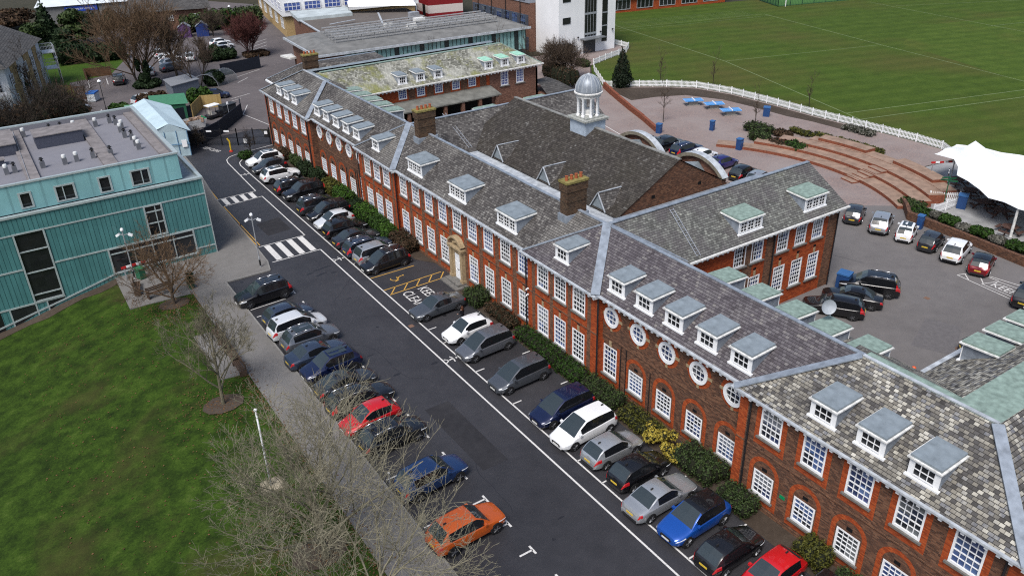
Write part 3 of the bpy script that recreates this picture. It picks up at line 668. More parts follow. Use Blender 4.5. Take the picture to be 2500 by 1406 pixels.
# cornice with brackets and gutter
for y0, y1, xe, xw in ((8.7, 24.85, 30.2, XA), (24.85, 37.0, 30.7, XB), (37.0, 45.9, 30.4, XC), (45.9, 67.1, 30.65, XG), (67.1, 76, 30.4, XC), (76, 88.15, 30.7, XB), (88.15, 104.3, 30.2, XA)):
    cor = MB(); part_box(school, 'gutter', lead_lt, xe-.1, xe+.14, y0, y1, 7.085, 7.19); cor.box(xe+.06, xw+.02, y0+.01, y1-.01, 6.97, 7.1); cor.box(xe, xe+.06, y0+.01, y1-.01, 7.0, 7.084)
    n = int((y1-y0)/.52)
    for k in range(n):
        y = y0+.2+k*.52; cor.box(xe+.05, xw-.01, y, y+.17, 6.83, 6.968)
    cor.build('cornice', white, school)
# dormers: origin at the bottom of the front face, facing -Y, roof runs back along +Y
def dormer_mesh(wd, hf, s, topz, over=.12, roofm=lead_dk, glass=pane_dark, n=1, depth=None):
    bk = hf/s                                        # horizontal run until the cheek meets the slope
    body = MB(); h = wd/2
    for sx in (-1, 1):
        q = [(sx*h, 0, 0), (sx*h, 0, hf), (sx*h, bk, hf)]
        body.poly(q if sx > 0 else q[::-1], 1)
    fr = .2 if n == 1 else .12
    body.poly([(-h, 0, 0), (h, 0, 0), (h, 0, hf), (-h, 0, hf)], 0)
    body.box(-h-.02, -h+fr, -.05, -.003, 0, hf, 0); body.box(h-fr, h+.02, -.05, -.003, 0, hf, 0)
    body.box(-h-.12, h+.12, -.14, .06, -.1, .03, 0)
    win = MB(); z0, z1 = .11, hf-.12; iw = wd-2*fr
    def bars(x0, x1, nc, nr):
        win.box(x0, x0+.06, -.06, -.004, z0, z1); win.box(x1-.06, x1, -.06, -.004, z0, z1); win.box(x0+.06, x1-.06, -.06, -.004, z0, z0+.06); win.box(x0+.06, x1-.06, -.06, -.004, z1-.06, z1)
        for i in range(1, nc): x = x0+(x1-x0)*i/nc; win.box(x-.018, x+.018, -.055, -.006, z0, z1)
        for j in range(1, nr): z = z0+(z1-z0)*j/nr; win.box(x0, x1, -.052, -.008, z-.018, z+.018)
    for k in range(n): bars(-iw/2+iw*k/n+(.03 if n > 1 else 0), -iw/2+iw*(k+1)/n-(.03 if n > 1 else 0), 3 if n == 1 else 2, 2 if n == 1 else 3)
    g = MB(); g.poly([(-iw/2, -.02, z0), (iw/2, -.02, z0), (iw/2, -.02, z1), (-iw/2, -.02, z1)])
    rf = MB(); e = h+over; y0, y1 = -.2, (depth or bk*1.08)
    zs = lambda y: hf+.06+(y-y0)*topz
    def slab(ex, ya, yb, dz0, dz1, m):
        i = len(rf.v)
        for y in (ya, yb):
            rf.v += [(-ex, y, zs(y)+dz0), (ex, y, zs(y)+dz0), (ex, y, zs(y)+dz1), (-ex, y, zs(y)+dz1)]
        for q in ((0, 1, 2, 3), (5, 4, 7, 6), (3, 2, 6, 7), (1, 0, 4, 5), (1, 5, 6, 2), (4, 0, 3, 7)): rf.f.append(tuple(i+j for j in q)); rf.m.append(m)
    slab(e, y0, y1, -.08, .0, 1); slab(e-.1, y0+.1, y1, .004, .12, 0)
    return (body.mesh('dormer', [white, lead]), win.mesh('window', white), g.mesh('pane', glass), rf.mesh('dormer_roof', [roofm, white_old]))
def dormer(parent, d, p, rot):
    o = link('dormer', d[0], parent, p, rot); w_ = link('window', d[1], o); link('pane', d[2], o); link('dormer_roof', d[3], o)
    return o
DS = dormer_mesh(1.5, 1.02, sl, .06); DW = dormer_mesh(2.65, 1.08, sl, .06, n=3)
DSa = dormer_mesh(1.48, 1.0, .58, .05); DB = dormer_mesh(1.5, 1.05, .62, .05, roofm=copper); DWb = dormer_mesh(2.5, 1.05, .6, .06, n=3, roofm=copper); DV = dormer_mesh(1.22, 1.0, .62, .04, roofm=verdi); DG = dormer_mesh(1.22, 1.0, .62, .04, roofm=lead_dk)
for y in (36.0, 33.35, 30.7, 27.95, 25.35): dormer(school, DS, (31.4, y, EZ+(31.4-E0)*sl), W_); dormer(school, DS, (31.4, my(y)+.1, EZ+(31.4-E0)*sl), W_)
for y in (64.25, 56.6, 49.1): dormer(school, DW, (31.4, y, EZ+(31.4-E0)*sl), W_)
dormer(school, DSa, (31.3, 41.85, EZ+.88*.58), W_); dormer(school, DSa, (31.3, 72.3, EZ+.88*.58), W_)
for y in (19.57, 16.85, 14.1): dormer(school, DSa, (31.0, y, EZ+.8*.58), W_)
for y in (98.9, 96.35, 93.75): dormer(school, DSa, (31.0, y, EZ+.8*.58), W_)
for y in (32.1, 29.3, 26.6, 24.2, 21.6): 
    if y > 22.5 or True: dormer(school, DB, (38.15, y, EZ+.65*sl), E_)
for y in (91.3, 88.6, 85.95, 83.3, 80.6): dormer(school, DB, (38.15, y, EZ+.65*sl), E_)
DBs = dormer_mesh(1.3, 1.1, .6, .05, .2, copper)
for x in (42.35, 44.6, 46.75, 49): dormer(school, DBs, (x, 18.75, EZ+.85*.6), N_)
# slate patch, satellite dish and odd leads
b = MB(); b.bar((37.6, 24.5, 9.15), (37.6, 24.5, 9.5), .05, .05); b.build('dish_bracket', galv, school)
b = MB(); b.lathe([(.0, -.12), (.25, -.08), (.42, 0), (.44, .02)], (0, 0, 0), 18, cap=False)
dd = b.build('satellite_dish', plain('dish_grey', (.3, .33, .36), .5), school, (37.5, 24.6, 9.75), smooth=True); dd.rotation_euler = (R(70), 0, R(-30))
# chimneys
def chimney(parent, x, y, hx, hy, z0, z1, pots=4):
    b = MB(); b.box(x-hx, x+hx, y-hy, y+hy, z0, z1-.75); b.box(x-hx-.07, x+hx+.07, y-hy-.07, y+hy+.07, z1-.75, z1-.12); b.box(x-hx-.04, x+hx+.04, y-hy-.04, y+hy+.04, z1-1.55, z1-1.45)
    o = b.build('chimney', brick_chim, parent)
    c = MB(); c.box(x-hx-.12, x+hx+.12, y-hy-.12, y+hy+.12, z1-.12, z1+.04); c.build('chimney_cap', plain('mossy_cap', (.2, .17, .06), .95, var=.4, scale=4), o)
    pb = MB()
    for k in range(pots): pb.lathe([(.13, 0), (.11, .3), (.14, .34)], (x-hx+.25+k*(2*hx-.5)/max(1, pots-1), y, z1+.04), 10)
    pb.build('chimney_pot', plain('terracotta', (.3, .09, .04), .8), o)
    l_ = MB(); l_.box(x-hx-.15, x+hx+.15, y-hy-.12, y+hy+.12, z0, z0+.9); l_.build('lead_flashing', lead, o)
    return o
chimney(school, 34.65, 45.0, .9, .42, 8.6, 12.05); chimney(school, 34.65, 68.05, .9, .42, 8.6, 12.05)
chimney(school, 36.2, 101.2, .9, .42, 8.4, 11.3)
# little hipped return at the far end
b = MB(); ce = [(34, 104, EZ), (47, 104, EZ), (47, 109.2, EZ), (33, 109.2, EZ)]
b.poly([(32.8, 103.8, EZ), (32.8, 109.4, EZ), (36.5, 105.5, 9.3)][::-1]); b.poly([(32.8, 109.4, EZ), (47, 109.4, EZ), (47, 105.5, 9.3), (36.5, 105.5, 9.3)][::-1]); b.poly([(32.8, 103.8, EZ), (36.5, 105.5, 9.3), (47, 105.5, 9.3), (47, 101, 9)][::-1]); b.build('roof', slate_g, school)
b = MB(); b.box(33.3, 47, 104.02, 109, 0, EZ-.05); b.build('wall', brick_brown, school)
flash(school, [(32.85, 109.3, EZ+.05), (36.5, 105.55, 9.35)], .3); flash(school, [(36.5, 105.5, 9.34), (47, 105.5, 9.34)], .3)
b = MB(); b.box(32.6, 47, 109.2, 109.5, 6.95, 7.15); b.box(32.6, 32.9, 104, 109.5, 6.95, 7.15); b.build('cornice', white, school)
# CCTV, exit sign, wall lamps
b = MB()
for z in (4.05, 3.55): b.lathe([(0, 0), (.07, .02), (.07, .12), (0, .14)], (XC-.1, 45.35, z), 8); b.bar((XC-.1, 45.35, z+.1), (XC-.35, 45.25, z+.06), .09, .09)
b.build('security_camera', white, school)
b = MB(); b.box(XA-.02, XA-.003, 20.65, 21.0, 1.75, 1.98); b.build('exit_sign', plain('exit_green', (.0, .22, .08), .5), school)

# ---------------------------------------------------------------- wings and hall (things of their own)
wing = thing('school_wing', 'short gabled red brick wing with wide copper-topped dormers facing the grey courtyard', 'school wing', (47, 41.3, 0), world=True)
xw = [46.5, 49.4, 51.52, 53.55]
wall(wing, brick_red, 'S', 37.4, 38.9, 56.0, 0, EZ-.1, [(x, 1.28, 4.95, 6.9) for x in [44.6]+xw]+[(x, 1.28, 1.32, 3.67) for x in xw])
for x in [44.6]+xw: window(wing, 'up2', (x, 37.4, 4.95), S_)
for x in xw: tall_window_at(wing, 'tall2', (x, 37.4, 1.32), S_)
for x in (48.05, 55.35, 45.55): part_box(wing, 'brick_pilaster', brick_mott, x-.55, x+.55, 37.394, 37.42, 0, EZ-.15)
wall(wing, brick_brown, 'N', 45.4, 38.9, 56.0, 0, EZ-.1); 
b = MB(); b.poly([(56, 37.4, 0), (56, 45.4, 0), (56, 45.4, EZ), (56, 41.3, RZ-.05), (56, 37.4, EZ)]); b.build('wall', brick_brown, wing)
pipe(wing, 48.3, 37.3); pipe(wing, 55.9, 37.3)
b = MB(); b.poly([(38.3, 36.95, EZ), (56.5, 36.95, EZ), (56.5, 41.3, RZ), (34.8, 41.3, RZ)]); b.poly([(38.3, 45.7, EZ), (34.8, 41.3, RZ), (56.5, 41.3, RZ), (56.5, 45.7, EZ)]); b.build('roof', slate_s, wing)
b = MB(); b.bar((34.9, 41.3, RZ+.04), (56.4, 41.3, RZ+.04), .3, .08); b.bar((38.9, 37.2, EZ+.1), (34.9, 41.25, RZ+.1), .25, .08); b.bar((39.5, 45.9, 7.2), (56, 45.9, 7.2), .6, .1); b.build('lead_flashing', lead, wing)
b = MB(); b.box(38.9, 56.5, 37.0, 37.38, 6.97, 7.1)
for k in range(33): b.box(39.1+k*.52, 39.27+k*.52, 37.0, 37.39, 6.83, 6.968)
b.build('cornice', white, wing); b = MB(); b.box(38.9, 56.6, 36.82, 37.02, 7.06, 7.18); b.build('gutter', white_old, wing)
for x in (45.75, 53.15): dormer(wing, DWb, (x, 37.7, EZ+.72*.59), S_)
lb = MB(); a, c = Vector((40.0, 37.2, 7.35)), Vector((40.6, 40.9, 9.6))
off = Vector((.17, 0, 0))
lb.bar(a-off, c-off, .04, .05); lb.bar(a+off, c+off, .04, .05)
for k in range(18): q = a.lerp(c, (k+.5)/18); lb.bar(q-off, q+off, .03, .03)
l1 = prop(lb.build('roof_ladder', galv), 'metal roof ladder lying on the slates of the courtyard wing, nearest the camera', 'ladder', 'ladders fixed on slate roofs')
far_wing = thing('school_wing', 'low slate-roofed cross wing behind the far chimney, partly hidden by the hall', 'school wing', (47, 71.7, 0), world=True)
b = MB(); b.poly([(38.3, 67.3, EZ), (56.5, 67.3, EZ), (56.5, 71.7, RZ), (34.8, 71.7, RZ)]); b.poly([(38.3, 76.1, EZ), (34.8, 71.7, RZ), (56.5, 71.7, RZ), (56.5, 76.1, EZ)]); b.build('roof', slate_g, far_wing)
b = MB(); b.bar((34.9, 71.7, RZ+.04), (56.5, 71.7, RZ+.04), .3, .08); b.build('lead_flashing', lead, far_wing)
b = MB(); b.box(38.9, 56, 67.7, 75.7, 0, EZ-.02); b.build('wall', brick_brown, far_wing)
for x in (45.5, 52): dormer(far_wing, DWb, (x, 75.2, EZ+.8*.59), N_)
lb = MB(); a, c = Vector((39.3, 67.7, 7.45)), Vector((39.0, 72.2, 9.9))
lb.bar(a-off, c-off, .04, .05); lb.bar(a+off, c+off, .04, .05)
for k in range(14): q = a.lerp(c, (k+.5)/14); lb.bar(q-off, q+off, .03, .03)
prop(lb.build('roof_ladder', galv), 'pale roof ladder on the slates just right of the far chimney', 'ladder', 'ladders fixed on slate roofs')
# north range with lichened roof, verandah
nw = thing('school_range', 'brick school range with lichened slate roof, verdigris dormers and open verandah', 'school wing', (52, 97, 0), world=True)
xn = [45.05, 47.65, 50.25, 52.8, 55.3]; xs2 = [60.35, 62.85]
wall(nw, brick_red, 'S', 94.0, 39.3, 58, 0, EZ-.1, [(x, 1.15, 5.6, 6.85) for x in xn], ret=False)
wall(nw, brick_far, 'S', 93.95, 58, 65.8, 0, EZ-.1, [(x, 1.2, 4.93, 6.83) for x in xs2])
for x in xn: window(nw, 'lowb', (x, 94.0, 5.6), S_, False)
for x in xs2: window(nw, 'upb', (x, 93.95, 4.93), S_)
for x in (46.35, 49.0, 51.5, 54.05, 57): part_box(nw, 'brick_pilaster', brick_mott, x-.5, x+.5, 93.994, 94.01, 5.3, 6.95)
wall(nw, brick_far, 'E', 65.8, 93.95, 101.5, 0, EZ-.1)
b = MB()
b.poly([(39.7, 93.4, EZ), (66.3, 93.4, EZ), (62.2, 97.5, RZ), (35.3, 97.7, RZ)]); b.poly([(66.3, 93.4, EZ), (66.3, 102, EZ), (62.2, 97.9, RZ), (62.2, 97.5, RZ)]); b.poly([(66.3, 102, EZ), (36, 102, EZ), (36, 97.9, RZ), (62.2, 97.9, RZ)]); b.build('roof', slate_d, nw)
b = MB(); b.bar((36, 97.75, RZ+.02), (62.2, 97.75, RZ+.02), .5, .06); b.bar((62.2, 97.6, RZ+.04), (66.2, 93.5, EZ+.05), .2, .08); b.build('lead_flashing', copper, nw)
b = MB(); b.box(39.7, 66.3, 93.42, 94.0, 6.97, 7.1)
for k in range(50): b.box(39.9+k*.53, 40.07+k*.53, 93.42, 93.94, 6.83, 6.968)
b.build('cornice', white, nw); b = MB(); b.box(39.7, 66.4, 93.22, 93.43, 7.05, 7.18); b.box(66.2, 66.4, 93.43, 102, 7.05, 7.18); b.build('gutter', white_old, nw)
for x in (45.2, 47.75, 50.3): dormer(nw, DG, (x, 94.05, EZ+.6*.6), S_)
for x in (57.95, 60.5, 63.1): dormer(nw, DV, (x, 94.05, EZ+.6*.6), S_)
b = MB(); b.poly([(41, 91.1, 4.75), (58, 91.1, 4.75), (58, 94, 5.35), (41, 94, 5.35)]); b.poly([(41, 91.1, 4.6), (58, 91.1, 4.6), (58, 91.1, 4.75), (41, 91.1, 4.75)]); b.build('verandah_roof', plain('old_felt', (.15, .15, .135), .9, var=.3, scale=1), nw)
for x in (44.4, 47.0, 49.6, 52.2, 54.8, 57.4):
    b = MB(); b.box(x-.22, x+.22, 91.2, 91.64, 0, 4.6); b.build('brick_pier', brick_far, nw)
b = MB(); b.box(41, 58, 93.6, 93.95, 0, 4.7); b.build('wall', dark_m, nw)  # near-black slab before the brick, standing in for shade under the verandah
b = MB(); b.box(65.9, 70.5, 91.6, 97.5, 0, 3.0); b.build('annexe', brick_far, nw)
b = MB(); b.poly([(65.8, 91.2, 2.95), (70.9, 91.2, 2.95), (69, 93.5, 4.3), (65.8, 93.5, 4.3)]); b.poly([(70.9, 91.2, 2.95), (70.9, 98, 2.95), (69, 96, 4.3), (69, 93.5, 4.3)]); b.poly([(65.8, 93.5, 4.3), (69, 93.5, 4.3), (69, 96, 4.3), (65.8, 96, 4.3)]); b.build('annexe_roof', slate_far, nw)
# ---- the hall
hall = thing('assembly_hall', 'big hall with steep dark slate roof, brick gable and arched side gables', 'hall', (46.2, 58, 0), world=True)
HX, HZ, HY0, HY1 = 46.2, 10.8, 46.05, 70.0
b = MB(); b.poly([(39.75, HY0-.1, 7.25), (HX, HY0-.1, HZ), (HX, HY1, HZ), (39.75, HY1, 7.25)][::-1]); b.poly([(52.7, HY0-.1, 7.2), (52.7, HY1, 7.2), (HX, HY1, HZ), (HX, HY0-.1, HZ)][::-1]); b.build('roof', slate_h, hall)
b = MB(); b.bar((HX, HY0-.1, HZ+.02), (HX, HY1, HZ+.02), .32, .09); b.build('ridge', plain('ridge_tile', (.2, .2, .19), .8, var=.4, scale=2), hall)
b = MB(); b.poly([(40, HY0, 0), (52.5, HY0, 0), (52.5, HY0, 7.2), (HX, HY0, HZ-.08), (40, HY0, 7.25)]); b.poly([(40, HY1-.1, 0), (40, HY1-.1, 7.2), (HX, HY1-.1, HZ-.08), (52.5, HY1-.1, 7.2), (52.5, HY1-.1, 0)]); b.poly([(40.05, HY0, 0), (40.05, HY0, 7.25), (40.05, HY1, 7.25), (40.05, HY1, 0)]); b.poly([(52.45, HY0, 0), (52.45, HY1, 0), (52.45, HY1, 7.2), (52.45, HY0, 7.2)]); b.build('wall', brick_brown, hall)
b = MB(); b.box(43.4, 43.75, HY0-.03, HY0+.02, 8.05, 8.3); b.box(48.6, 48.95, HY0-.03, HY0+.02, 8.05, 8.3); b.build('air_brick', dark_m, hall)
b = MB(); b.box(39.4, 52.9, HY0-.45, HY0-.1, 7.1, 7.35); b.build('lead_flashing', lead, hall)
b = MB(); b.box(52.4, 54.3, HY0+1, HY1-1, 0, 6.2); b.build('aisle', brick_brown, hall)
b = MB(); b.poly([(52.4, HY0+.9, 6.7), (54.4, HY0+.9, 6.24), (54.4, HY1-.9, 6.24), (52.4, HY1-.9, 6.7)]); b.build('aisle_roof', lead_dk, hall)
for y in (48.4, 56.0, 63.5):                         # lucarnes on the west slope
    b = MB(); zt = lambda x: 7.25+(x-39.75)*.55
    X0, X1 = 39.85, 42.2
    b.poly([(X0, y-.85, 7.35), (X0, y, 8.62), (X0, y+.85, 7.35)], 1)
    b.poly([(X0-.1, y-.93, 7.3), (40.7, y-.9, 7.78), (X1, y, 8.62), (X0-.1, y, 8.67)], 0); b.poly([(X0-.1, y+.93, 7.3), (X0-.1, y, 8.67), (X1, y, 8.62), (40.7, y+.9, 7.78)], 0)
    lu = b.build('roof_gablet', [slate_g, lead_dk], hall)
    e = MB(); e.bar((X0-.12, y-.97, 7.28), (X0-.12, y, 8.7), .09, .07); e.bar((X0-.12, y+.97, 7.28), (X0-.12, y, 8.7), .09, .07); e.bar((X0, y, 8.7), (X1, y, 8.66), .12, .05); e.build('lead_edge', lead_lt, lu)
for y in (51.35, 59.45):                       # arched gables on the east side
    b = MB(); n = 20; cz = 3.64; r0, r1 = 4.25, 4.58
    T = [math.pi*(.24+.52*k/n) for k in range(n+1)]
    for t0, t1 in zip(T, T[1:]):
        a = [(y+r*math.cos(t), cz+r*math.sin(t)) for r, t in ((r0, t0), (r1, t0), (r1, t1), (r0, t1))]
        b.poly([(53.75, *p) for p in a][::-1], 0); b.poly([(54.5, *p) for p in a], 0)
        b.poly([(53.75, *a[1]), (53.75, *a[2]), (54.5, *a[2]), (54.5, *a[1])], 1); b.poly([(53.75, *a[0]), (54.5, *a[0]), (54.5, *a[3]), (53.75, *a[3])], 0)
    b.poly([(54.1, y+r0*math.cos(t), cz+r0*math.sin(t)) for t in T][::-1], 2)
    b.box(53.8, 54.45, y-3.1, y+3.1, 0, cz+r0*math.sin(T[0]), 2)
    ag = b.build('arched_gable', [plain('old_stone', (.2, .18, .14), .9, var=.3, scale=3), lead_lt, brick_far], hall)
    e = MB(); e.poly([(51.6, y-1.3, 7.4), (54.05, y-.9, 6.7), (54.05, y, 7.45), (51.2, y, 8.0)], 0); e.poly([(51.6, y+1.3, 7.4), (51.2, y, 8.0), (54.05, y, 7.45), (54.05, y+.9, 6.7)], 0); e.build('link_roof', lead_dk, ag)
# ---- cupola
cup = thing('cupola', 'white columned bell cupola with grey lead dome on the hall ridge', 'cupola', (HX, 58, 9.6), world=True)
cx, cy = HX, 58.0
b = MB(); b.box(cx-1.15, cx+1.15, cy-1.15, cy+1.15, 9.6, 11.45); b.build('base', plain('lead_base', (.38, .45, .53), .5, .1, var=.2, scale=1.6), cup)
b = MB(); b.box(cx-1.22, cx+1.22, cy-1.22, cy+1.22, 9.75, 9.85); b.box(cx-1.38, cx+1.38, cy-1.38, cy+1.38, 11.45, 11.62); b.box(cx-1.05, cx+1.05, cy-1.05, cy+1.05, 11.62, 11.74); b.build('platform', plain('stained_lead', (.3, .31, .29), .7, var=.45, scale=4), cup)
for k in range(8):
    t = math.pi/8+k*math.pi/4; b = MB(); b.lathe([(.17, 0), (.17, .12), (.125, .16), (.115, 1.5), (.16, 1.58), (.17, 1.72)], (cx+.93*math.cos(t), cy+.93*math.sin(t), 11.74), 12); b.build('column', white, cup, smooth=True, sharp=40)
b = MB(); b.lathe([(.6, 0), (.65, .1), (.55, .15), (.55, .5), (.4, .55)], (cx, cy, 11.74), 12); b.build('pedestal', white_old, cup)
b = MB(); b.lathe([(.8, 0), (1.12, 0), (1.12, .2), (1.2, .22), (1.2, .3), (1.3, .34), (1.3, .44), (1.18, .46)], (cx, cy, 13.46), 24); b.build('entablature', white_old, cup)
b = MB(); pr = [(1.17*math.cos(a*math.pi/2/9), 1.38*math.sin(a*math.pi/2/9)) for a in range(10)]; pr[-1] = (.03, 1.38)
b.lathe([(1.17, -.12)]+pr, (cx, cy, 14.04), 32)
dm = b.build('dome', plain('dome_lead', (.24, .27, .31), .45, .2, var=.25, scale=1.5), cup, smooth=True)
b = MB()
for k in range(16):
    t = 2*math.pi*k/16
    for (r0, z0), (r1, z1) in zip(pr, pr[1:]): b.bar((cx+r0*1.01*math.cos(t), cy+r0*1.01*math.sin(t), 14.04+z0), (cx+r1*1.01*math.cos(t), cy+r1*1.01*math.sin(t), 14.04+z1), .05, .05)
b.lathe([(.16, 0), (.12, .08), (.03, .12)], (cx, cy, 15.4), 10); b.build('rib', lead_lt, dm)

# ---------------------------------------------------------------- the teal building
tb = thing('teal_building', 'teal clad building with grey flat roof, roof vents and tall dark windows', 'building', (6, 85, 0), world=True)
TY, TX1, TX0 = 75.2, 15.2, -16
holes = [(10.5, 1.45, 3.15, 6.0), (.55, 2.25, -.25, 6.05), (9.75, 7.35, .5, 2.85)]
wall(tb, teal, 'S', TY, TX0, TX1, -3.2, 7.55, holes, ret=False)
b = MB(); b.poly([(TX1, TY, -.1), (TX1, 97, -.1), (TX1, 97, 7.55), (TX1, TY, 7.55)]); b.poly([(TX0, 97, 0), (TX0, TY, -3), (TX0, TY, 7.55), (TX0, 97, 7.55)]); b.poly([(TX1, 97, 0), (TX0, 97, 0), (TX0, 97, 7.55), (TX1, 97, 7.55)]); b.build('wall', teal, tb)
b = MB()
b.box(TX0, TX1+.06, TY-.1, TY+.25, 7.5, 7.68); b.box(TX1-.25, TX1+.06, TY+.25, 97, 7.5, 7.68)
b.box(TX0, TX1+.03, TY-.05, TY-.003, 6.0, 6.12)
for x0, x1 in ((TX0, -.7), (1.8, 6.0), (6.0, TX1)): b.box(x0, x1+.02, TY-.052, TY-.003, 2.84, 2.98)
for x0, x1 in ((TX0, 1.8), ): b.box(x0, x1, TY-.052, TY-.003, -.42, -.27)
b.box(13.4, TX1+.02, TY-.052, TY-.003, .86, .98); b.bar((1.7, TY-.03, -.65), (6.0, TY-.03, .42), .05, .14); b.bar((TX0, TY-.03, -4.6), (1.7, TY-.03, -.65), .05, .14)
for x in (-2.6, -.58, .3): b.box(x-.06, x+.06, TY-.05, TY-.003, -2.6, -.42)
for x in (TX1-.03,): b.box(x-.04, x+.05, TY-.06, TY-.003, -.1, 7.5)
b.build('trim', alum, tb)
for x0, x1, za, zb in ((-2.5, -.65, -1.75, -.42), (.38, 1.7, -1.0, -.42), (-7, -3.3, -2.8, -.42)):
    b = MB(); b.poly([(x0, TY-.01, za-.3), (x1, TY-.01, za+.45), (x1, TY-.01, zb), (x0, TY-.01, zb)]); b.build('basement_window', pane_dark, tb)
def tall_window(x, wd, z0, z1, cols, rows, extra=()):
    f = MB(); fr = .1
    f.box(x-wd/2-.08, x-wd/2+.06, TY-.08, TY+.12, z0-.08, z1+.08); f.box(x+wd/2-.06, x+wd/2+.08, TY-.08, TY+.12, z0-.08, z1+.08); f.box(x-wd/2+.06, x+wd/2-.06, TY-.08, TY+.12, z1-.04, z1+.08); f.box(x-wd/2+.06, x+wd/2-.06, TY-.08, TY+.12, z0-.08, z0+.06)
    for c in cols: f.box(x-wd/2+wd*c-.04, x-wd/2+wd*c+.04, TY-.03, TY+.08, z0, z1)
    for r_ in rows: z = z0+(z1-z0)*r_; f.box(x-wd/2, x+wd/2, TY-.028, TY+.082, z-.05, z+.05)
    o = f.build('window', alum, tb)
    g = MB(); g.poly([(x-wd/2, TY+.06, z0), (x+wd/2, TY+.06, z0), (x+wd/2, TY+.06, z1), (x-wd/2, TY+.06, z1)]); g.build('pane', pane_dark, o)
tall_window(10.5, 1.45, 3.15, 6.0, (.62,), (.42, .8)); tall_window(.55, 2.25, -.25, 6.05, (), (.1, .43, .74)); tall_window(9.75, 7.35, .5, 2.85, (.28, .5, .75), (.78,))
# set-back top storey
uy = 76.3; ux1 = 13.75
uw = [(1.18, .7, 7.85, 9.0), (4.2, 1.3, 7.8, 9.0), (7.35, .75, 7.78, 9.0), (10.3, 1.35, 7.8, 9.02), (-2.4, 1.3, 7.8, 9.0), (-6, .8, 7.8, 9)]
wall(tb, teal_pale, 'S', uy, TX0, ux1, 7.5, 9.9, uw, ret=False)
b = MB(); b.poly([(ux1, uy, 7.5), (ux1, 95, 7.5), (ux1, 95, 9.9), (ux1, uy, 9.9)]); b.build('wall', teal_pale, tb)
for x, wd, z0, z1 in uw:
    f = MB(); f.box(x-wd/2-.16, x-wd/2, uy-.05, uy+.1, z0-.12, z1+.14); f.box(x+wd/2, x+wd/2+.16, uy-.05, uy+.1, z0-.12, z1+.14); f.box(x-wd/2, x+wd/2, uy-.05, uy+.1, z1, z1+.14); f.box(x-wd/2, x+wd/2, uy-.05, uy+.1, z0-.12, z0)
    if wd > 1: f.box(x-.04+wd*.1*(1 if x > 9 else -1), x+.04+wd*.1*(1 if x > 9 else -1), uy-.02, uy+.1, z0, z1)
    o = f.build('window', alum, tb); g = MB(); g.poly([(x-wd/2, uy+.08, z0), (x+wd/2, uy+.08, z0), (x+wd/2, uy+.08, z1), (x-wd/2, uy+.08, z1)]); g.build('pane', pane_dark, o)
b = MB(); b.poly([(TX0, TY+.2, 7.4), (TX1-.2, TY+.2, 7.4), (TX1-.2, 97, 7.4), (TX0, 97, 7.4)]); b.build('ledge', lead_dk, tb)
# roof: parapets, upstand strips, plant screens
rz = 9.3
b = MB(); b.poly([(TX0, uy, rz), (ux1, uy, rz), (ux1, 95, rz), (TX0, 95, rz)]); b.build('flat_roof', grey_roof, tb)
b = MB(); b.box(TX0, ux1+.08, uy-.08, uy+.22, 9.85, 10.0); b.box(ux1-.25, ux1+.1, uy+.22, 95, 9.85, 10.0); b.box(TX0, ux1+.1, 95, 95.35, 9.85, 10.0); b.build('parapet_cap', alum, tb)
b = MB(); b.poly([(TX0, 94.98, rz), (ux1, 94.98, rz), (ux1, 94.98, 9.86), (TX0, 94.98, 9.86)]); b.poly([(ux1-.24, uy, rz), (ux1-.24, 95, rz), (ux1-.24, 95, 9.86), (ux1-.24, uy, 9.86)][::-1]); b.poly([(TX0, uy+.21, rz), (ux1, uy+.21, rz), (ux1, uy+.21, 9.86), (TX0, uy+.21, 9.86)][::-1])
b.build('parapet', grey_roof, tb)
b = MB(); b.box(7.85, 9.0, 76.5, 94.9, rz, rz+.28); b.box(1.75, 2.75, 76.5, 94.9, rz, rz+.28); b.box(ux1-1.1, ux1-.26, 77, 94.9, rz, rz+.22); b.build('roof_upstand', plain('felt_strip', (.185, .17, .17), .9, var=.25, scale=1.5), tb)
b = MB()
for k in range(2): b.tube((1.9, 76.6+.01*k, rz+.36), (2.2, 94.8, rz+.36), .02, .02, 5)
b.build('lightning_tape', galv, tb)
def plant(x0, x1, y0, y1, h):
    b = MB(); b.box(x0, x1, y0, y1, rz, rz+h); o = b.build('plant_screen', plain('dark_louvre', (.06, .065, .09), .6, var=.2, scale=8), tb); c = MB(); c.box(x0-.08, x1+.08, y0-.08, y1+.08, rz+h, rz+h+.08); c.build('screen_cap', MATS['felt_strip'], o)
plant(3.6, 7.7, 87.6, 90.4, 1.15); plant(-8, 1.9, 87.2, 92.5, 1.0); plant(-5, .6, 84.3, 85.2, .5)
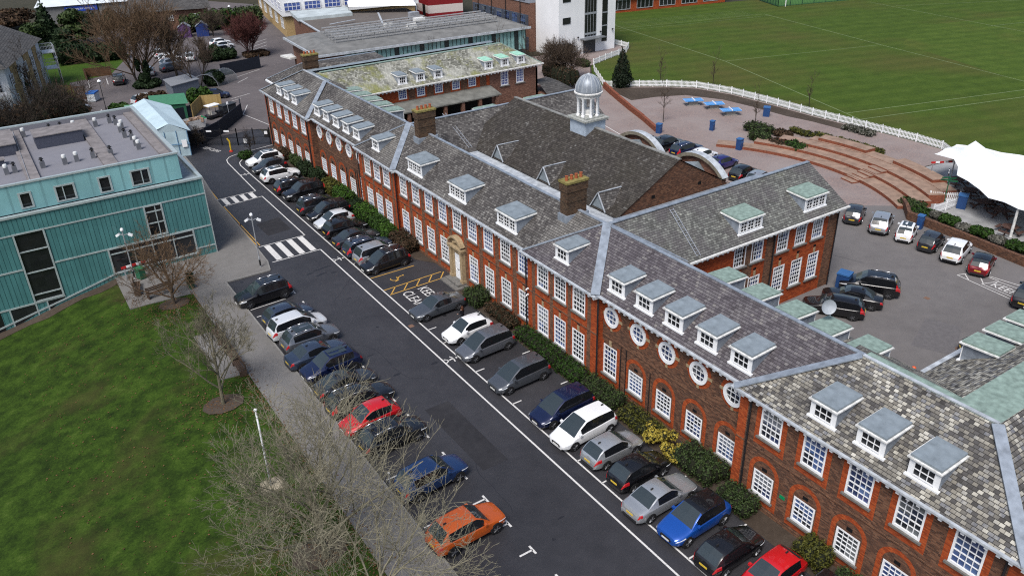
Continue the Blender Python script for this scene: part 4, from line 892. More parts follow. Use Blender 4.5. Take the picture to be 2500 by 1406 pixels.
# roof vents: things that stand on the roof
vents_b = MB(); vents_b.box(-.19, .19, -.19, .19, 0, .6)
vb_me = vents_b.mesh('vent_base', plain('vent_box', (.13, .135, .15), .6))
c1 = MB(); c1.lathe([(.17, 0), (.18, .06), (.19, .2), (.16, .28), (.0, .3)], (0, 0, .62), 12, cap=False); cap_w = c1.mesh('vent_cowl', plain('vent_white', (.62, .63, .62), .5), True, sharp=50)
c2 = MB(); c2.lathe([(.09, 0), (.09, .12), (.2, .16), (.2, .2), (.1, .26), (.1, .3), (.15, .33), (0, .37)], (0, 0, .62), 12, cap=False); cap_b = c2.mesh('vent_cowl', black_m, True, sharp=50)
vents = [(2.99, 92.9, 'w', 'white capped roof vent in the far left corner, by the raised strip'), (5.33, 92.7, 'b', 'black roof vent behind the dark plant screen, left one'), (6.34, 92.7, 'b', 'black roof vent behind the long dark plant screen, right one'), (7.5, 92.5, 'w', 'white capped roof vent at the far end of the brown roof strip, on its left'),
 (9.49, 92.2, 'w', 'white capped roof vent alone just right of the far end of the brown strip'), (10.9, 92.6, 'b', 'black roof vent in the far right corner, rear of its pair'), (11.3, 91.6, 'b', 'black roof vent in the far right corner, front of its pair'), (11.52, 89.7, 'w', 'white roof vent right of the strip, rear one of the touching upper pair'), (11.18, 88.5, 'w', 'white roof vent right of the strip, front one of the touching upper pair'),
 (11.16, 86.3, 'b', 'black roof vent midway along the right of the roof, left of its pair'), (11.6, 85.2, 'b', 'black roof vent midway along the right of the roof, right of its pair'), (11.5, 83.0, 'w', 'white roof vent near the right parapet, rear one of the lower pair'), (11.5, 81.6, 'w', 'white roof vent near the right parapet, nearest the street corner'),
 (8.98, 81.3, 'b', 'black mushroom roof vent beside the right edge of the brown strip'), (7.51, 81.6, 'b', 'black mushroom roof vent beside the left edge of the brown strip'), (6.12, 81.5, 'w', 'white roof vent in the front row, right of two white ones'), (5.12, 81.3, 'w', 'white roof vent in the front row, left of two white ones'), (3.34, 81.5, 'b', 'black roof vent in the front row with debris lying round it'), (1.15, 81.7, 'b', 'black roof vent at the left edge, touching a white one'), (.5, 81.6, 'w', 'white roof vent at the left edge beside a black one')]
for x, y, k, lab in vents:
    t = thing('roof_vent', lab, 'roof vent', (x, y, rz), rnd.uniform(-.1, .1), 'vents on the teal building roof'); link('vent_base', vb_me, t); link('vent_cowl', cap_w if k == 'w' else cap_b, t)

# ---------------------------------------------------------------- far buildings
def block(th, m, pts, z0, z1, roofm=None, name='wall'):
    b = MB(); b.prism(pts, z0, z1); o = b.build(name, m, th)
    if roofm: c = MB(); c.prism(pts, z1, z1+.03); c.build('flat_roof', roofm, th)
    return o
def rect(x0, x1, y0, y1): return [(x0, y0), (x1, y0), (x1, y1), (x0, y1)]
def row_windows(th, side, c, a0, a1, n, z0, z1, wd, frame=white, glass=pane, nc=2, nr=2, proud=.05):
    fm = MB(); h = z1-z0
    fm.box(-wd/2, -wd/2+.08, -.06, .0, 0, h); fm.box(wd/2-.08, wd/2, -.06, 0, 0, h); fm.box(-wd/2+.08, wd/2-.08, -.06, 0, 0, .08); fm.box(-wd/2+.08, wd/2-.08, -.06, 0, h-.08, h)
    for i in range(1, nc): x = -wd/2+wd*i/nc; fm.box(x-.03, x+.03, -.05, 0, .08, h-.08)
    for j in range(1, nr): z = h*j/nr; fm.box(-wd/2+.08, wd/2-.08, -.045, 0, z-.03, z+.03)
    me = fm.mesh('window', frame); g = MB(); g.poly([(-wd/2+.05, -.012, .05), (wd/2-.05, -.012, .05), (wd/2-.05, -.012, h-.05), (-wd/2+.05, -.012, h-.05)]); gm = g.mesh('pane', glass)
    for k in range(n):
        a = a0+(a1-a0)*(k+.5)/n
        p = (c, a, z0) if side in 'WE' else (a, c, z0)
        o = link('window', me, th, p, face(side)[2]); link('pane', gm, o)
tw = thing('stair_tower', 'tall white rendered stair tower with dark vertical glazing beside the playing field', 'tower', (94, 122, 0), world=True)
block(tw, plain('white_render', (.74, .75, .76), .8, var=.05, scale=.5), rect(88.7, 101.5, 120.0, 127), 0, 17)
b = MB(); b.box(94.4, 97.0, 119.93, 119.999, 2.9, 17); b.box(98.4, 99.6, 119.93, 119.999, 1.6, 17); b.build('glazing', pane_dark, tw)
b = MB()
for x in (94.4, 95.05, 95.7, 96.35, 97.0): b.box(x-.03, x+.03, 119.9, 119.93, 2.9, 17)
for z in (3.4, 6.9, 10.4): b.box(94.4, 97, 119.88, 119.9, z-.18, z+.18)
for z in (4.4, 6.7, 10): b.box(98.4, 99.6, 119.88, 119.9, z-.1, z+.1)
b.build('glazing_bar', plain('grey_bar', (.25, .27, .29), .5), tw)
for x, z in ((90.4, 9.3), (90.4, 5.6)): row_windows(tw, 'S', 119.99, x-.85, x+.85, 1, z, z+1.1, 1.7, black_m, pane_dark, 1, 1)
b = MB(); b.box(94.2, 96.9, 119.9, 119.99, 0, 2.4); b.box(90.0, 91.5, 119.93, 119.99, 0, 2.1); b.build('door', plain('dark_grey_door', (.03, .033, .04), .5), tw)
b = MB(); b.box(93.4, 98.4, 118.4, 119.95, 2.6, 2.75); b.build('canopy', plain('porch_grey', (.12, .13, .14), .5), tw)
for x, z in ((89.5, 2.6), (92.9, 2.9), (98.0, 3.3), (100.8, 3.4)):
    b = MB(); b.lathe([(0, 0), (.16, .05), (.16, .25), (0, .3)], (x, 119.8, z), 8); b.build('wall_lamp', black_m, tw)
bb = thing('classroom_block', 'long brown brick classroom block with dark panel window bands, left of the white tower', 'building', (88, 138, 0), world=True)
block(bb, brick_far, rect(87.5, 101, 127.1, 147.2), 0, 8.6)
block(bb, plain('grey_panel', (.23, .25, .29), .6), rect(87.35, 101, 127.1, 147.2), 8.6, 16)
b = MB()
for z0, z1 in ((4.6, 6.5), (.3, 2.6)): b.box(87.42, 87.5, 127.6, 147, z0, z1)
b.build('window_band', plain('blue_grey_panel', (.055, .065, .09), .5), bb)
row_windows(bb, 'W', 87.4, 128, 146.5, 7, 4.7, 6.4, 1.7, plain('blue_frame', (.1, .13, .18), .5), pane, 3, 2); row_windows(bb, 'W', 87.3, 128, 146.5, 7, 9.0, 11.0, 1.8, plain('dark_frame', (.03, .04, .05), .5), pane_teal, 3, 2)
b = MB()
for k in range(4): b.tube((87.3, 130+k*4.9, 0), (87.3, 130+k*4.9, 16), .07, .07, 6)
b.build('downpipe', black_m, bb)
lib = thing('glass_hall', 'flat-roofed hall with teal glass walls and rows of steel racks on its roof', 'building', (64, 128, 0), world=True)
LZ = 5.9
lp = [(46.9, 124.6), (82.6, 122.3), (83.8, 137.0), (47.6, 140)]
ov = [(45.4, 123.6), (83.4, 121.2), (84.8, 138), (46.4, 141)]
lp = [(46.4, 124.1), (82.9, 121.8), (83.8, 137.0), (47.4, 140)]
block(lib, brick_far, lp, 0, LZ-.3)
b = MB(); b.prism(ov, LZ-.25, LZ, 0, True); b.build('roof', lead_dk, lib)
ins = [(48.4, 126.6), (81.3, 124.4), (82.4, 135.6), (49.2, 138.5)]
b = MB()
for k in range(4): b.poly([(*ov[k], LZ+.004), (*ov[(k+1) % 4], LZ+.004), (*ins[(k+1) % 4], LZ+.65), (*ins[k], LZ+.65)])
b.poly([(*p, LZ+.65) for p in ins]); b.build('roof', plain('grey_deck', (.16, .16, .155), .7, var=.25, scale=.7), lib)
b = MB(); b.prism([(45.2, 123.4), (83.5, 121.0), (83.5, 121.2), (45.2, 123.6)], LZ-.3, LZ+.05, 0, True); b.prism([(45.2, 123.4), (45.4, 123.4), (46.4, 141), (46.2, 141)], LZ-.3, LZ+.05, 0, True); b.build('fascia', lead_lt, lib)
g = MB()
for k in range(44):
    a, c = Vector((50.2, 123.86)), Vector((82.8, 121.8)); p = a.lerp(c, k/44); q = a.lerp(c, (k+.94)/44)
    if k % 6 == 5: continue
    g.poly([(p.x, p.y-.06, 2.2), (q.x, q.y-.06, 2.2), (q.x, q.y-.06, LZ-.42), (p.x, p.y-.06, LZ-.42)])
g.build('glazing', pane_teal, lib)
b = MB()
for k in range(45): p = Vector((50.2, 123.86)).lerp(Vector((82.8, 121.8)), k/44); b.box(p.x-.05, p.x+.05, p.y-.1, p.y-.02, 2.1, LZ-.3)
b.prism([(49.8, 123.86), (82.9, 121.77), (82.9, 121.85), (49.8, 123.95)], 0, LZ-.3, 0); b.build('glazing_bar', plain('dark_mullion', (.02, .03, .03), .5), lib)
for r_ in range(5):                                  # racks on the roof
    b = MB(); y0 = 127.6+r_*2.1; x0, x1 = 50.2+r_*.3, 79.5+r_*.2
    if r_ == 4: x1 = 70
    for z in (.25, .95): b.bar((x0, y0, LZ+.65+z), (x1, y0-(x1-x0)*.065, LZ+.65+z), .3 if z > .5 else .12, .14)
    for k in range(14): t = k/13; x = x0+(x1-x0)*t; y = y0-(x1-x0)*t*.065; b.bar((x, y, LZ+.65), (x, y, LZ+1.6), .07, .07); b.bar((x, y+.7, LZ+.65), (x, y, LZ+1.6), .05, .05)
    b.build('roof_rack', plain('rack_steel', (.38, .38, .38), .45, .3, var=.2, scale=3), lib)
b = MB(); b.box(66.5, 68.3, 131, 132.2, LZ+.65, LZ+2); b.box(64.5, 66.1, 130, 131, LZ+.65, LZ+1.4); b.box(62.2, 63.5, 134, 135, LZ+.65, LZ+1.3); b.build('roof_plant', white_old, lib)
b = MB(); b.prism([(45.6, 141.8), (47.6, 141.8), (47.4, 138.8), (46.2, 138.6)], 2.6, 2.9); b.build('porch', white_old, lib)
flatb = thing('flat_roofed_block', 'low block with wide brown felt flat roof behind the glass hall', 'building', (66, 150, 0), world=True)
block(flatb, brick_far, [(54.5, 145.2), (76, 141.5), (78, 158), (56.5, 164)], 0, 5.0, flat_brown)
b = MB(); b.prism([(55.4, 158.5), (66, 157), (68, 164.6), (57, 167)], 5.0, 5.6); b.build('pale_roof', pale_roof, flatb)
b = MB()
for a, c in (((54.5, 145.2), (76, 141.5)), ((54.5, 145.2), (56.5, 164)), ((66, 143.2), (71, 156))): b.bar((*a, 5.1), (*c, 5.1), .35, .2)
b.bar((58, 149, 5.5), (63.5, 150.2, 5.5), .3, .1); b.build('roof_edge', lead_lt, flatb)
b = MB(); b.box(73, 74.5, 146, 147, 5.02, 6.2); b.box(74.7, 75.7, 147.5, 148.4, 5.02, 5.9); b.build('roof_plant', galv, flatb)
yb = thing('yellow_brick_block', 'two-storey block, yellow brick below and white panels with blue windows above', 'building', (66, 180, 0), world=True)
yp = [(56.6, 169.4), (84, 165.2), (89.5, 201), (62.6, 205)]
block(yb, brick_yellow, yp, 0, 4.4); block(yb, white, [(56.0, 168.9), (84.5, 164.6), (90, 201.5), (62.1, 205.6)], 4.4, 7.6, pale_roof)
def seg_windows(th, a, c, n, z0, z1, wd, frame, glass, nc, nr):
    a, c = Vector(a), Vector(c); d = (c-a); rot = math.atan2(d.y, d.x); h = z1-z0
    fm = MB(); fm.box(-wd/2, -wd/2+.09, -.07, 0, 0, h); fm.box(wd/2-.09, wd/2, -.07, 0, 0, h); fm.box(-wd/2+.09, wd/2-.09, -.07, 0, 0, .09); fm.box(-wd/2+.09, wd/2-.09, -.07, 0, h-.09, h)
    for i in range(1, nc): x = -wd/2+wd*i/nc; fm.box(x-.04, x+.04, -.06, 0, .09, h-.09)
    for j in range(1, nr): z = h*j/nr; fm.box(-wd/2+.09, wd/2-.09, -.055, 0, z-.04, z+.04)
    me = fm.mesh('window', frame); g = MB(); g.poly([(-wd/2+.05, -.015, .05), (wd/2-.05, -.015, .05), (wd/2-.05, -.015, h-.05), (-wd/2+.05, -.015, h-.05)]); gm = g.mesh('pane', glass)
    for k in range(n):
        p = a.lerp(c, (k+.5)/n); o = link('window', me, th, (p.x, p.y, z0), rot); link('pane', gm, o)
seg_windows(yb, (62.0, 205.3), (56.0, 169.0), 9, 5.4, 7.0, 3.3, white, pane_blue, 4, 2); seg_windows(yb, (56.1, 168.8), (84.4, 164.55), 7, 5.4, 7.0, 3.3, white, pane_blue, 4, 2); seg_windows(yb, (62.5, 204.7), (56.6, 169.6), 5, 1.5, 3.6, 3.0, white, pane_dark, 4, 2)
b = MB(); b.box(67, 67.9, 167.2, 167.9, 5.6, 6.5); b.box(68.3, 69.2, 167, 167.7, 5.6, 6.5); b.build('air_conditioner', white_old, yb)
mq = thing('marquee', 'white tent-like canopy roof standing on the flat roofs behind', 'canopy', (74, 160, 0), world=True)
b = MB(); A_ = [(66.2, 159.2), (77.2, 151.4), (79.8, 157), (68.5, 165)]
m1, m2 = Vector((68.2, 161.4)), Vector((77.6, 154.8))
b.poly([(*A_[0], 6.4), (*A_[1], 6.4), (m2.x, m2.y, 8), (m1.x, m1.y, 8)]); b.poly([(*A_[1], 6.4), (*A_[2], 6.4), (m2.x, m2.y, 8)]); b.poly([(*A_[2], 6.4), (*A_[3], 6.4), (m1.x, m1.y, 8), (m2.x, m2.y, 8)]); b.poly([(*A_[3], 6.4), (*A_[0], 6.4), (m1.x, m1.y, 8)]); b.build('roof', plain('tent_white', (.82, .83, .84), .6, var=.03), mq)
b = MB()
for p in A_: b.tube((*p, 0), (*p, 6.4), .08, .08, 6)
b.build('post', galv, mq)
rw = thing('red_white_block', 'block with bold red and white horizontal bands beside the brown classroom block', 'building', (94, 175, 0), world=True)
rp = [(88.6, 168.2), (96.4, 166.4), (99, 190), (91, 192)]
red_p = plain('red_band', (.22, .012, .018), .5, var=.1); cream_p = plain('cream_band', (.62, .55, .53), .6, var=.05)
for k, (z0, z1, m) in enumerate(((0, 1.3, red_p), (1.3, 3.0, cream_p), (3.0, 5.0, red_p), (5.0, 6.9, cream_p), (6.9, 8.9, red_p), (8.9, 11, cream_p))): block(rw, m, rp, z0, z1)
seg_windows(rw, (91, 192), (88.6, 168.2), 5, .8, 3.0, 1.5, black_m, pane_dark, 1, 2); seg_windows(rw, (91, 192), (88.6, 168.2), 5, 5.0, 7.2, 1.5, black_m, pane_dark, 1, 2); seg_windows(rw, (88.6, 168.2), (96.4, 166.4), 2, 5.0, 6.8, 1.1, black_m, pane_dark, 1, 2)
pv = thing('sports_pavilion', 'low red brick sports building with dark windows at the top edge of the field', 'building', (140, 150, 0), world=True)
pp = [(104, 151.5), (153, 141.5), (158, 160), (108, 170)]
block(pv, brick_red, pp, 0, 3.4, flat_brown); b = MB(); b.prism([(103.6, 150.8), (154, 140.7), (154, 141.6), (103.8, 151.6)], 3.1, 3.45); b.build('fascia', lead_lt, pv)
seg_windows(pv, (106, 151.0), (152, 141.7), 8, .6, 2.7, 4.2, lead_lt, pane_dark, 4, 1)
lw = thing('white_rendered_house', 'white and brick three-storey house with large grey tiled roof and steel balconies', 'house', (5, 150, 0), world=True)
b = MB(); b.prism([(-14, 140), (4.6, 140.5), (11.2, 160.8), (-6, 166)], 0, 7.4); b.build('wall', plain('house_render', (.55, .57, .58), .8, var=.15, scale=.5), lw)
b = MB(); b.poly([(-16, 139, 7.2), (4.9, 139.2, 7.2), (1, 146, 11.5), (-10, 146, 11.5)]); b.poly([(4.9, 139.2, 7.2), (12.0, 160.5, 7.2), (3.5, 165, 11.2), (1, 146, 11.5)]); b.poly([(1, 146, 11.5), (3.5, 165, 11.2), (-10, 165, 11.2), (-10, 146, 11.5)]); b.build('roof', slate_far, lw)
for t0, t1 in ((.12, .3), (.5, .66), (.78, .9)):
    b = MB()
    p, q = Vector((4.6, 140.5)).lerp(Vector((11.2, 160.8)), t0), Vector((4.6, 140.5)).lerp(Vector((11.2, 160.8)), t1); b.poly([(p.x+.06, p.y, 0), (q.x+.06, q.y, 0), (q.x+.06, q.y, 7.2), (p.x+.06, p.y, 7.2)]); b.build('brick_panel', brick_yellow, lw)
seg_windows(lw, (4.7, 140.4), (11.3, 160.7), 5, 4.2, 5.8, 1.3, white, pane_dark, 2, 2); seg_windows(lw, (4.7, 140.4), (11.3, 160.7), 5, 1.2, 2.8, 1.3, white, pane_dark, 2, 2); seg_windows(lw, (-8, 139.9), (4.5, 140.4), 4, 3.8, 5.8, 1.3, black_m, pane_dark, 2, 1)
def balcony(th, x0, x1, y0, y1, zs, top=True):
    b = MB()
    for p in ((x0, y0), (x1, y0), (x1, y1), (x0, y1)): b.bar((*p, 0), (*p, zs[-1]+1.1), .1, .1)
    for z in zs:
        b.box(x0, x1, y0, y1, z-.1, z)
        for a, c in (((x0, y0), (x1, y0)), ((x1, y0), (x1, y1)), ((x1, y1), (x0, y1))):
            b.bar((*a, z+1.05), (*c, z+1.05), .06, .06)
            n = 9
            for k in range(n): p = Vector(a).lerp(Vector(c), k/n); b.bar((p.x, p.y, z), (p.x, p.y, z+1.05), .03, .03)
    b.build('balcony', galv, th)
balcony(lw, 11.3, 13.2, 158.5, 161.5, (2.6, 5.2)); balcony(lw, -3, 4, 137.6, 139.9, (1.3, 3.9))
fh = thing('brick_house', 'brick house with grey tiled roof behind the bare trees', 'house', (38, 200, 0), world=True)
block(fh, brick_far, [(32.5, 197), (47.5, 192.5), (49, 203), (35, 207)], 0, 4.3)
b = MB(); b.poly([(32, 196.3, 4.2), (48, 191.6, 4.2), (48.7, 197.3, 7.2), (33.6, 201.8, 7.2)]); b.poly([(33.6, 201.8, 7.2), (48.7, 197.3, 7.2), (49.5, 203.6, 4.2), (34.6, 207.8, 4.2)]); b.build('roof', slate_far, fh)
seg_windows(fh, (32.6, 196.9), (47.4, 192.4), 3, 2.0, 3.2, 1.0, white, pane_dark, 2, 2)
fh2 = thing('brick_terrace', 'long far brick terrace with white windows at the top of the picture', 'house', (50, 250, 0), world=True)
block(fh2, brick_far, [(44, 243), (80, 229), (84, 238), (48, 252)], 0, 7)
b = MB(); b.poly([(43, 242, 7), (80, 228, 7), (82, 233.5, 10), (45.5, 247.5, 10)]); b.poly([(45.5, 247.5, 10), (82, 233.5, 10), (85, 239, 7), (48, 253, 7)]); b.build('roof', slate_far, fh2)
seg_windows(fh2, (44, 243), (80, 229), 9, 1.0, 2.6, 1.6, white, pane_dark, 2, 2); seg_windows(fh2, (44, 243), (80, 229), 9, 4, 5.6, 1.6, white, pane_dark, 2, 2)
sto = thing('storage_shed', 'grey storage shed with white roof and long blue sign', 'warehouse', (26, 245, 0), world=True)
block(sto, plain('shed_grey', (.16, .16, .16), .8), [(17, 222.5), (42, 216.5), (48, 240), (23, 246)], 0, 3.8); b = MB(); b.poly([(16.7, 222, 3.8), (42.3, 216, 3.8), (45, 228, 5.2), (20, 234, 5.2)]); b.poly([(20, 234, 5.2), (45, 228, 5.2), (48.3, 240.5, 3.8), (23, 246.5, 3.8)]); b.build('roof', plain('white_sheet_roof', (.62, .66, .68), .6, var=.1, scale=.3), sto)
d_ = (Vector((42, 216.5))-Vector((17, 222.5))).normalized(); p0 = Vector((17, 222.5))+d_*6.2
n_ = Vector((d_.y, -d_.x)); rot = math.atan2(d_.y, d_.x)
b = MB(); b.obox((p0+d_*3.2+n_*.1).to_tuple(), d_.x, d_.y, 3.5, .05, 2.4, 3.5); sg = b.build('sign', plain('sign_blue', (.015, .06, .4), .5, var=.03), sto)
q = p0+d_*.1+n_*.17; text_mesh('sign_lettering', 'Self-Storage for home and', .68, (q.x, q.y, 2.75), rot, white, sg, tilt=R(90), sx=.82)
# small sheds in the yard
sh = thing('pale_blue_shed', 'pale blue sheet metal shed with shallow pitched roof beside the teal building', 'shed', (19.5, 114, 0), world=True)
b = MB(); c0, c1, c2, c3 = (16.9, 107.6), (20.9, 106.2), (21.8, 119.5), (16.2, 121)
b.prism([c0, c1, c2, c3], 0, 3.2); b.build('wall', shed_blue, sh)
b = MB(); r0, r1 = (19.0, 106.7, 4.3), (19.2, 121.3, 4.3)
b.poly([(16.3, 107.6, 3.15), r0, r1, (15.8, 121.3, 3.15)][::-1]); b.poly([(21.3, 106.0, 3.15), (22.2, 119.8, 3.15), r1, r0]); b.poly([(16.9, 107.6, 3.2), (20.9, 106.2, 3.2), r0]); b.build('roof', plain('blue_roof_sheet', (.45, .57, .62), .45, var=.1, scale=.6), sh)
b = MB(); b.bar((17.0, 107.4, 1.6), (20.9, 106.05, 1.6), .06, .1)
for t in (.02, .35, .68, .98): p = Vector(c0).lerp(Vector(c1), t); b.bar((p.x, p.y-.05, 0), (p.x, p.y-.05, 3.3), .1, .06)
b.build('door_frame', plain('shed_frame', (.1, .22, .36), .5), sh)
b = MB(); b.obox((20.3, 106.25), .944, -.33, .3, .03, 1.2, 2.1); b.build('notice', white, sh)
gh = thing('green_hut', 'dark green hut with pitched roof among the yard sheds', 'hut', (22.8, 126.5, 0), world=True)
b = MB(); b.prism([(20.8, 124.5), (24.8, 123), (25.6, 129), (21.6, 130.4)], 0, 2.3); b.build('wall', plain('hut_green', (.02, .09, .05), .6), gh)
b = MB(); b.poly([(20.4, 124.5, 2.3), (25.1, 122.7, 2.3), (25.5, 125.8, 3.1), (20.8, 127.5, 3.1)]); b.poly([(20.8, 127.5, 3.1), (25.5, 125.8, 3.1), (26, 129.1, 2.3), (21.2, 130.8, 2.3)]); b.build('roof', plain('hut_roof_green', (.05, .17, .1), .6), gh)
gc = thing('green_container', 'pale green box container beside the dark green hut', 'container', (18.5, 124, 0), world=True)
b = MB(); b.prism([(16.8, 123.2), (20.0, 122), (20.6, 125.5), (17.4, 126.6)], 0, 2.4); b.build('wall', plain('pale_green', (.12, .27, .17), .6), gc); b = MB(); b.prism([(16.7, 123.1), (20.1, 121.9), (20.7, 125.6), (17.3, 126.7)], 2.4, 2.5); b.build('roof', plain('pale_green_roof', (.16, .32, .22), .6), gc)
for nm, x, y, c_, lab in (('purple', 40.3, 185.5, (.1, .05, .14), 'purple garden shed left of the blue one'), ('navy', 43.6, 184.2, (.02, .04, .16), 'navy blue garden shed with white gable edge')):
    s_ = thing('garden_shed', lab, 'shed', (x, y, 0), R(-17)); b = MB(); b.box(-1.2, 1.2, -1, 1, 0, 2.1); b.poly([(-1.2, -1, 2.1), (1.2, -1, 2.1), (0, -1, 2.9)]); b.build('wall', plain(nm+'_shed', c_, .7), s_)
    b = MB(); b.poly([(-1.35, -1.1, 2.0), (0, -1.1, 2.95), (0, 1.1, 2.95), (-1.35, 1.1, 2.0)][::-1]); b.poly([(1.35, -1.1, 2.0), (1.35, 1.1, 2.0), (0, 1.1, 2.95), (0, -1.1, 2.95)][::-1]); b.build('roof', plain(nm+'_shed_roof', (.2, .22, .25), .7), s_)
bs = thing('bike_shelter', 'curved clear plastic bicycle shelter in the far yard', 'shelter', (33, 142, 0), world=True)
clear = plain('clear_plastic', (.2, .22, .22), .2); clear.node_tree.nodes['Principled BSDF'].inputs['Alpha'].default_value = .45
b = MB(); fr = MB()
for k in range(8):
    t0, t1 = math.pi*k/8, math.pi*(k+1)/8
    p, q = (31.5+2.2*math.cos(t0), 2.3*math.sin(t0)), (31.5+2.2*math.cos(t1), 2.3*math.sin(t1))
    b.poly([(p[0], 139, p[1]), (p[0]+4, 141.5, p[1]), (q[0]+4, 141.5, q[1]), (q[0], 139, q[1])])
    for s_ in (0, .5, 1): fr.bar((p[0]+4*s_, 139+2.5*s_, p[1]), (q[0]+4*s_, 139+2.5*s_, q[1]), .07, .07)
b.build('cover', clear, bs); fr.build('frame', galv, bs)
b = MB(); b.prism([(26, 136), (30.5, 138), (30, 142.5), (26, 141)], 0, 1.9); o = thing('grey_store', 'low grey panelled store beside the curved bike shelter', 'shed', (28, 139, 0), world=True); b.build('wall', plain('grey_store', (.13, .15, .18), .6), o); b = MB(); b.prism([(25.8, 135.8), (30.7, 137.9), (30.2, 142.7), (25.8, 141.2)], 1.9, 2.0); b.build('roof', plain('grey_store_roof', (.2, .21, .23), .5), o)

# ---------------------------------------------------------------- cars
tyre_m = plain('tyre_rubber', (.012, .012, .013), .8); rim_m = plain('alloy', (.35, .36, .38), .3, .8); rim_dk = plain('dark_alloy', (.04, .04, .045), .3, .6)
trim_m = plain('black_trim', (.015, .015, .017), .5); chrome = plain('chrome_rail', (.65, .67, .7), .2, .9)
def glass_mat():
    b = NB('car_glass'); b.out((.03, .04, .043), .03, .12, 1.0); return b.m
carglass = glass_mat()
glass_dark = NB('car_side_glass'); glass_dark.out((.008, .009, .011), .05, 0, .6); glass_dark = glass_dark.m
def lamp_mat(n, c): b = NB(n); b.out(c, .12, 0, .7); b.b.inputs['Coat Weight'].default_value = .6; return b.m
head_m = lamp_mat('headlamp_lens', (.6, .63, .66)); tail_m = lamp_mat('tail_lamp_red', (.42, .012, .016)); platey = plain('plate_yellow', (.6, .42, .04), .5, var=.03); platew = plain('plate_white', (.65, .65, .62), .5, var=.03)
PAINT = {}
def paint(n, c, metal=.25, rough=.32):
    if n not in PAINT:
        b = NB('car_paint_'+n); b.out(c, rough, metal); b.b.inputs['Coat Weight'].default_value = .8; b.b.inputs['Coat Roughness'].default_value = .05; PAINT[n] = b.m
    return PAINT[n]
for n, c, m in (('black', (.005, .005, .0065), .1), ('white', (.74, .75, .76), 0), ('silver', (.42, .44, .46), .6), ('grey', (.09, .1, .115), .5), ('darkgrey', (.03, .033, .04), .4), ('midgrey', (.14, .15, .17), .5), ('navy', (.006, .012, .05), .3), ('blue', (.008, .075, .36), .3), ('steelblue', (.012, .04, .13), .4), ('slateblue', (.035, .05, .085), .4),
   ('red', (.5, .008, .012), .1), ('darkred', (.16, .005, .01), .3), ('orange', (.55, .1, .01), .25), ('purple', (.02, .016, .13), .3), ('pearl', (.62, .64, .66), .2), ('bluewhite', (.5, .58, .66), 0)): paint(n, c, m)
#          L     W     H    cowl  rf    rr    rb   belt  hood_f hood_b boot(z or None) ground
CT = {'hatch':  (4.05, 1.76, 1.47, 1.02, 1.82, 3.3, 3.86, .93, .68, .90, None, .20),
      'small':  (3.6, 1.64, 1.5, .82, 1.5, 3.0, 3.48, .95, .72, .92, None, .19),
      'suv':    (4.45, 1.85, 1.64, 1.14, 1.95, 3.75, 4.22, 1.05, .82, 1.02, None, .27),
      'big_suv':(4.72, 1.92, 1.72, 1.22, 2.05, 4.15, 4.52, 1.08, .88, 1.06, None, .27),
      'mpv':    (4.6, 1.83, 1.66, .86, 1.95, 4.05, 4.42, 1.0, .72, .92, None, .2),
      'estate': (4.75, 1.83, 1.5, 1.3, 2.12, 4.15, 4.62, .95, .7, .9, None, .2),
      'saloon': (4.7, 1.81, 1.43, 1.34, 2.15, 3.25, 3.95, .92, .68, .88, .97, .19),
      'coupe':  (4.45, 1.77, 1.4, 1.25, 2.1, 3.05, 3.9, .92, .67, .87, .98, .19)}
def lerp_tab(x, tab):
    for (x0, y0), (x1, y1) in zip(tab, tab[1:]):
        if x <= x1: return y0+(y1-y0)*max(0, (x-x0))/max(1e-6, x1-x0)
    return tab[-1][1]
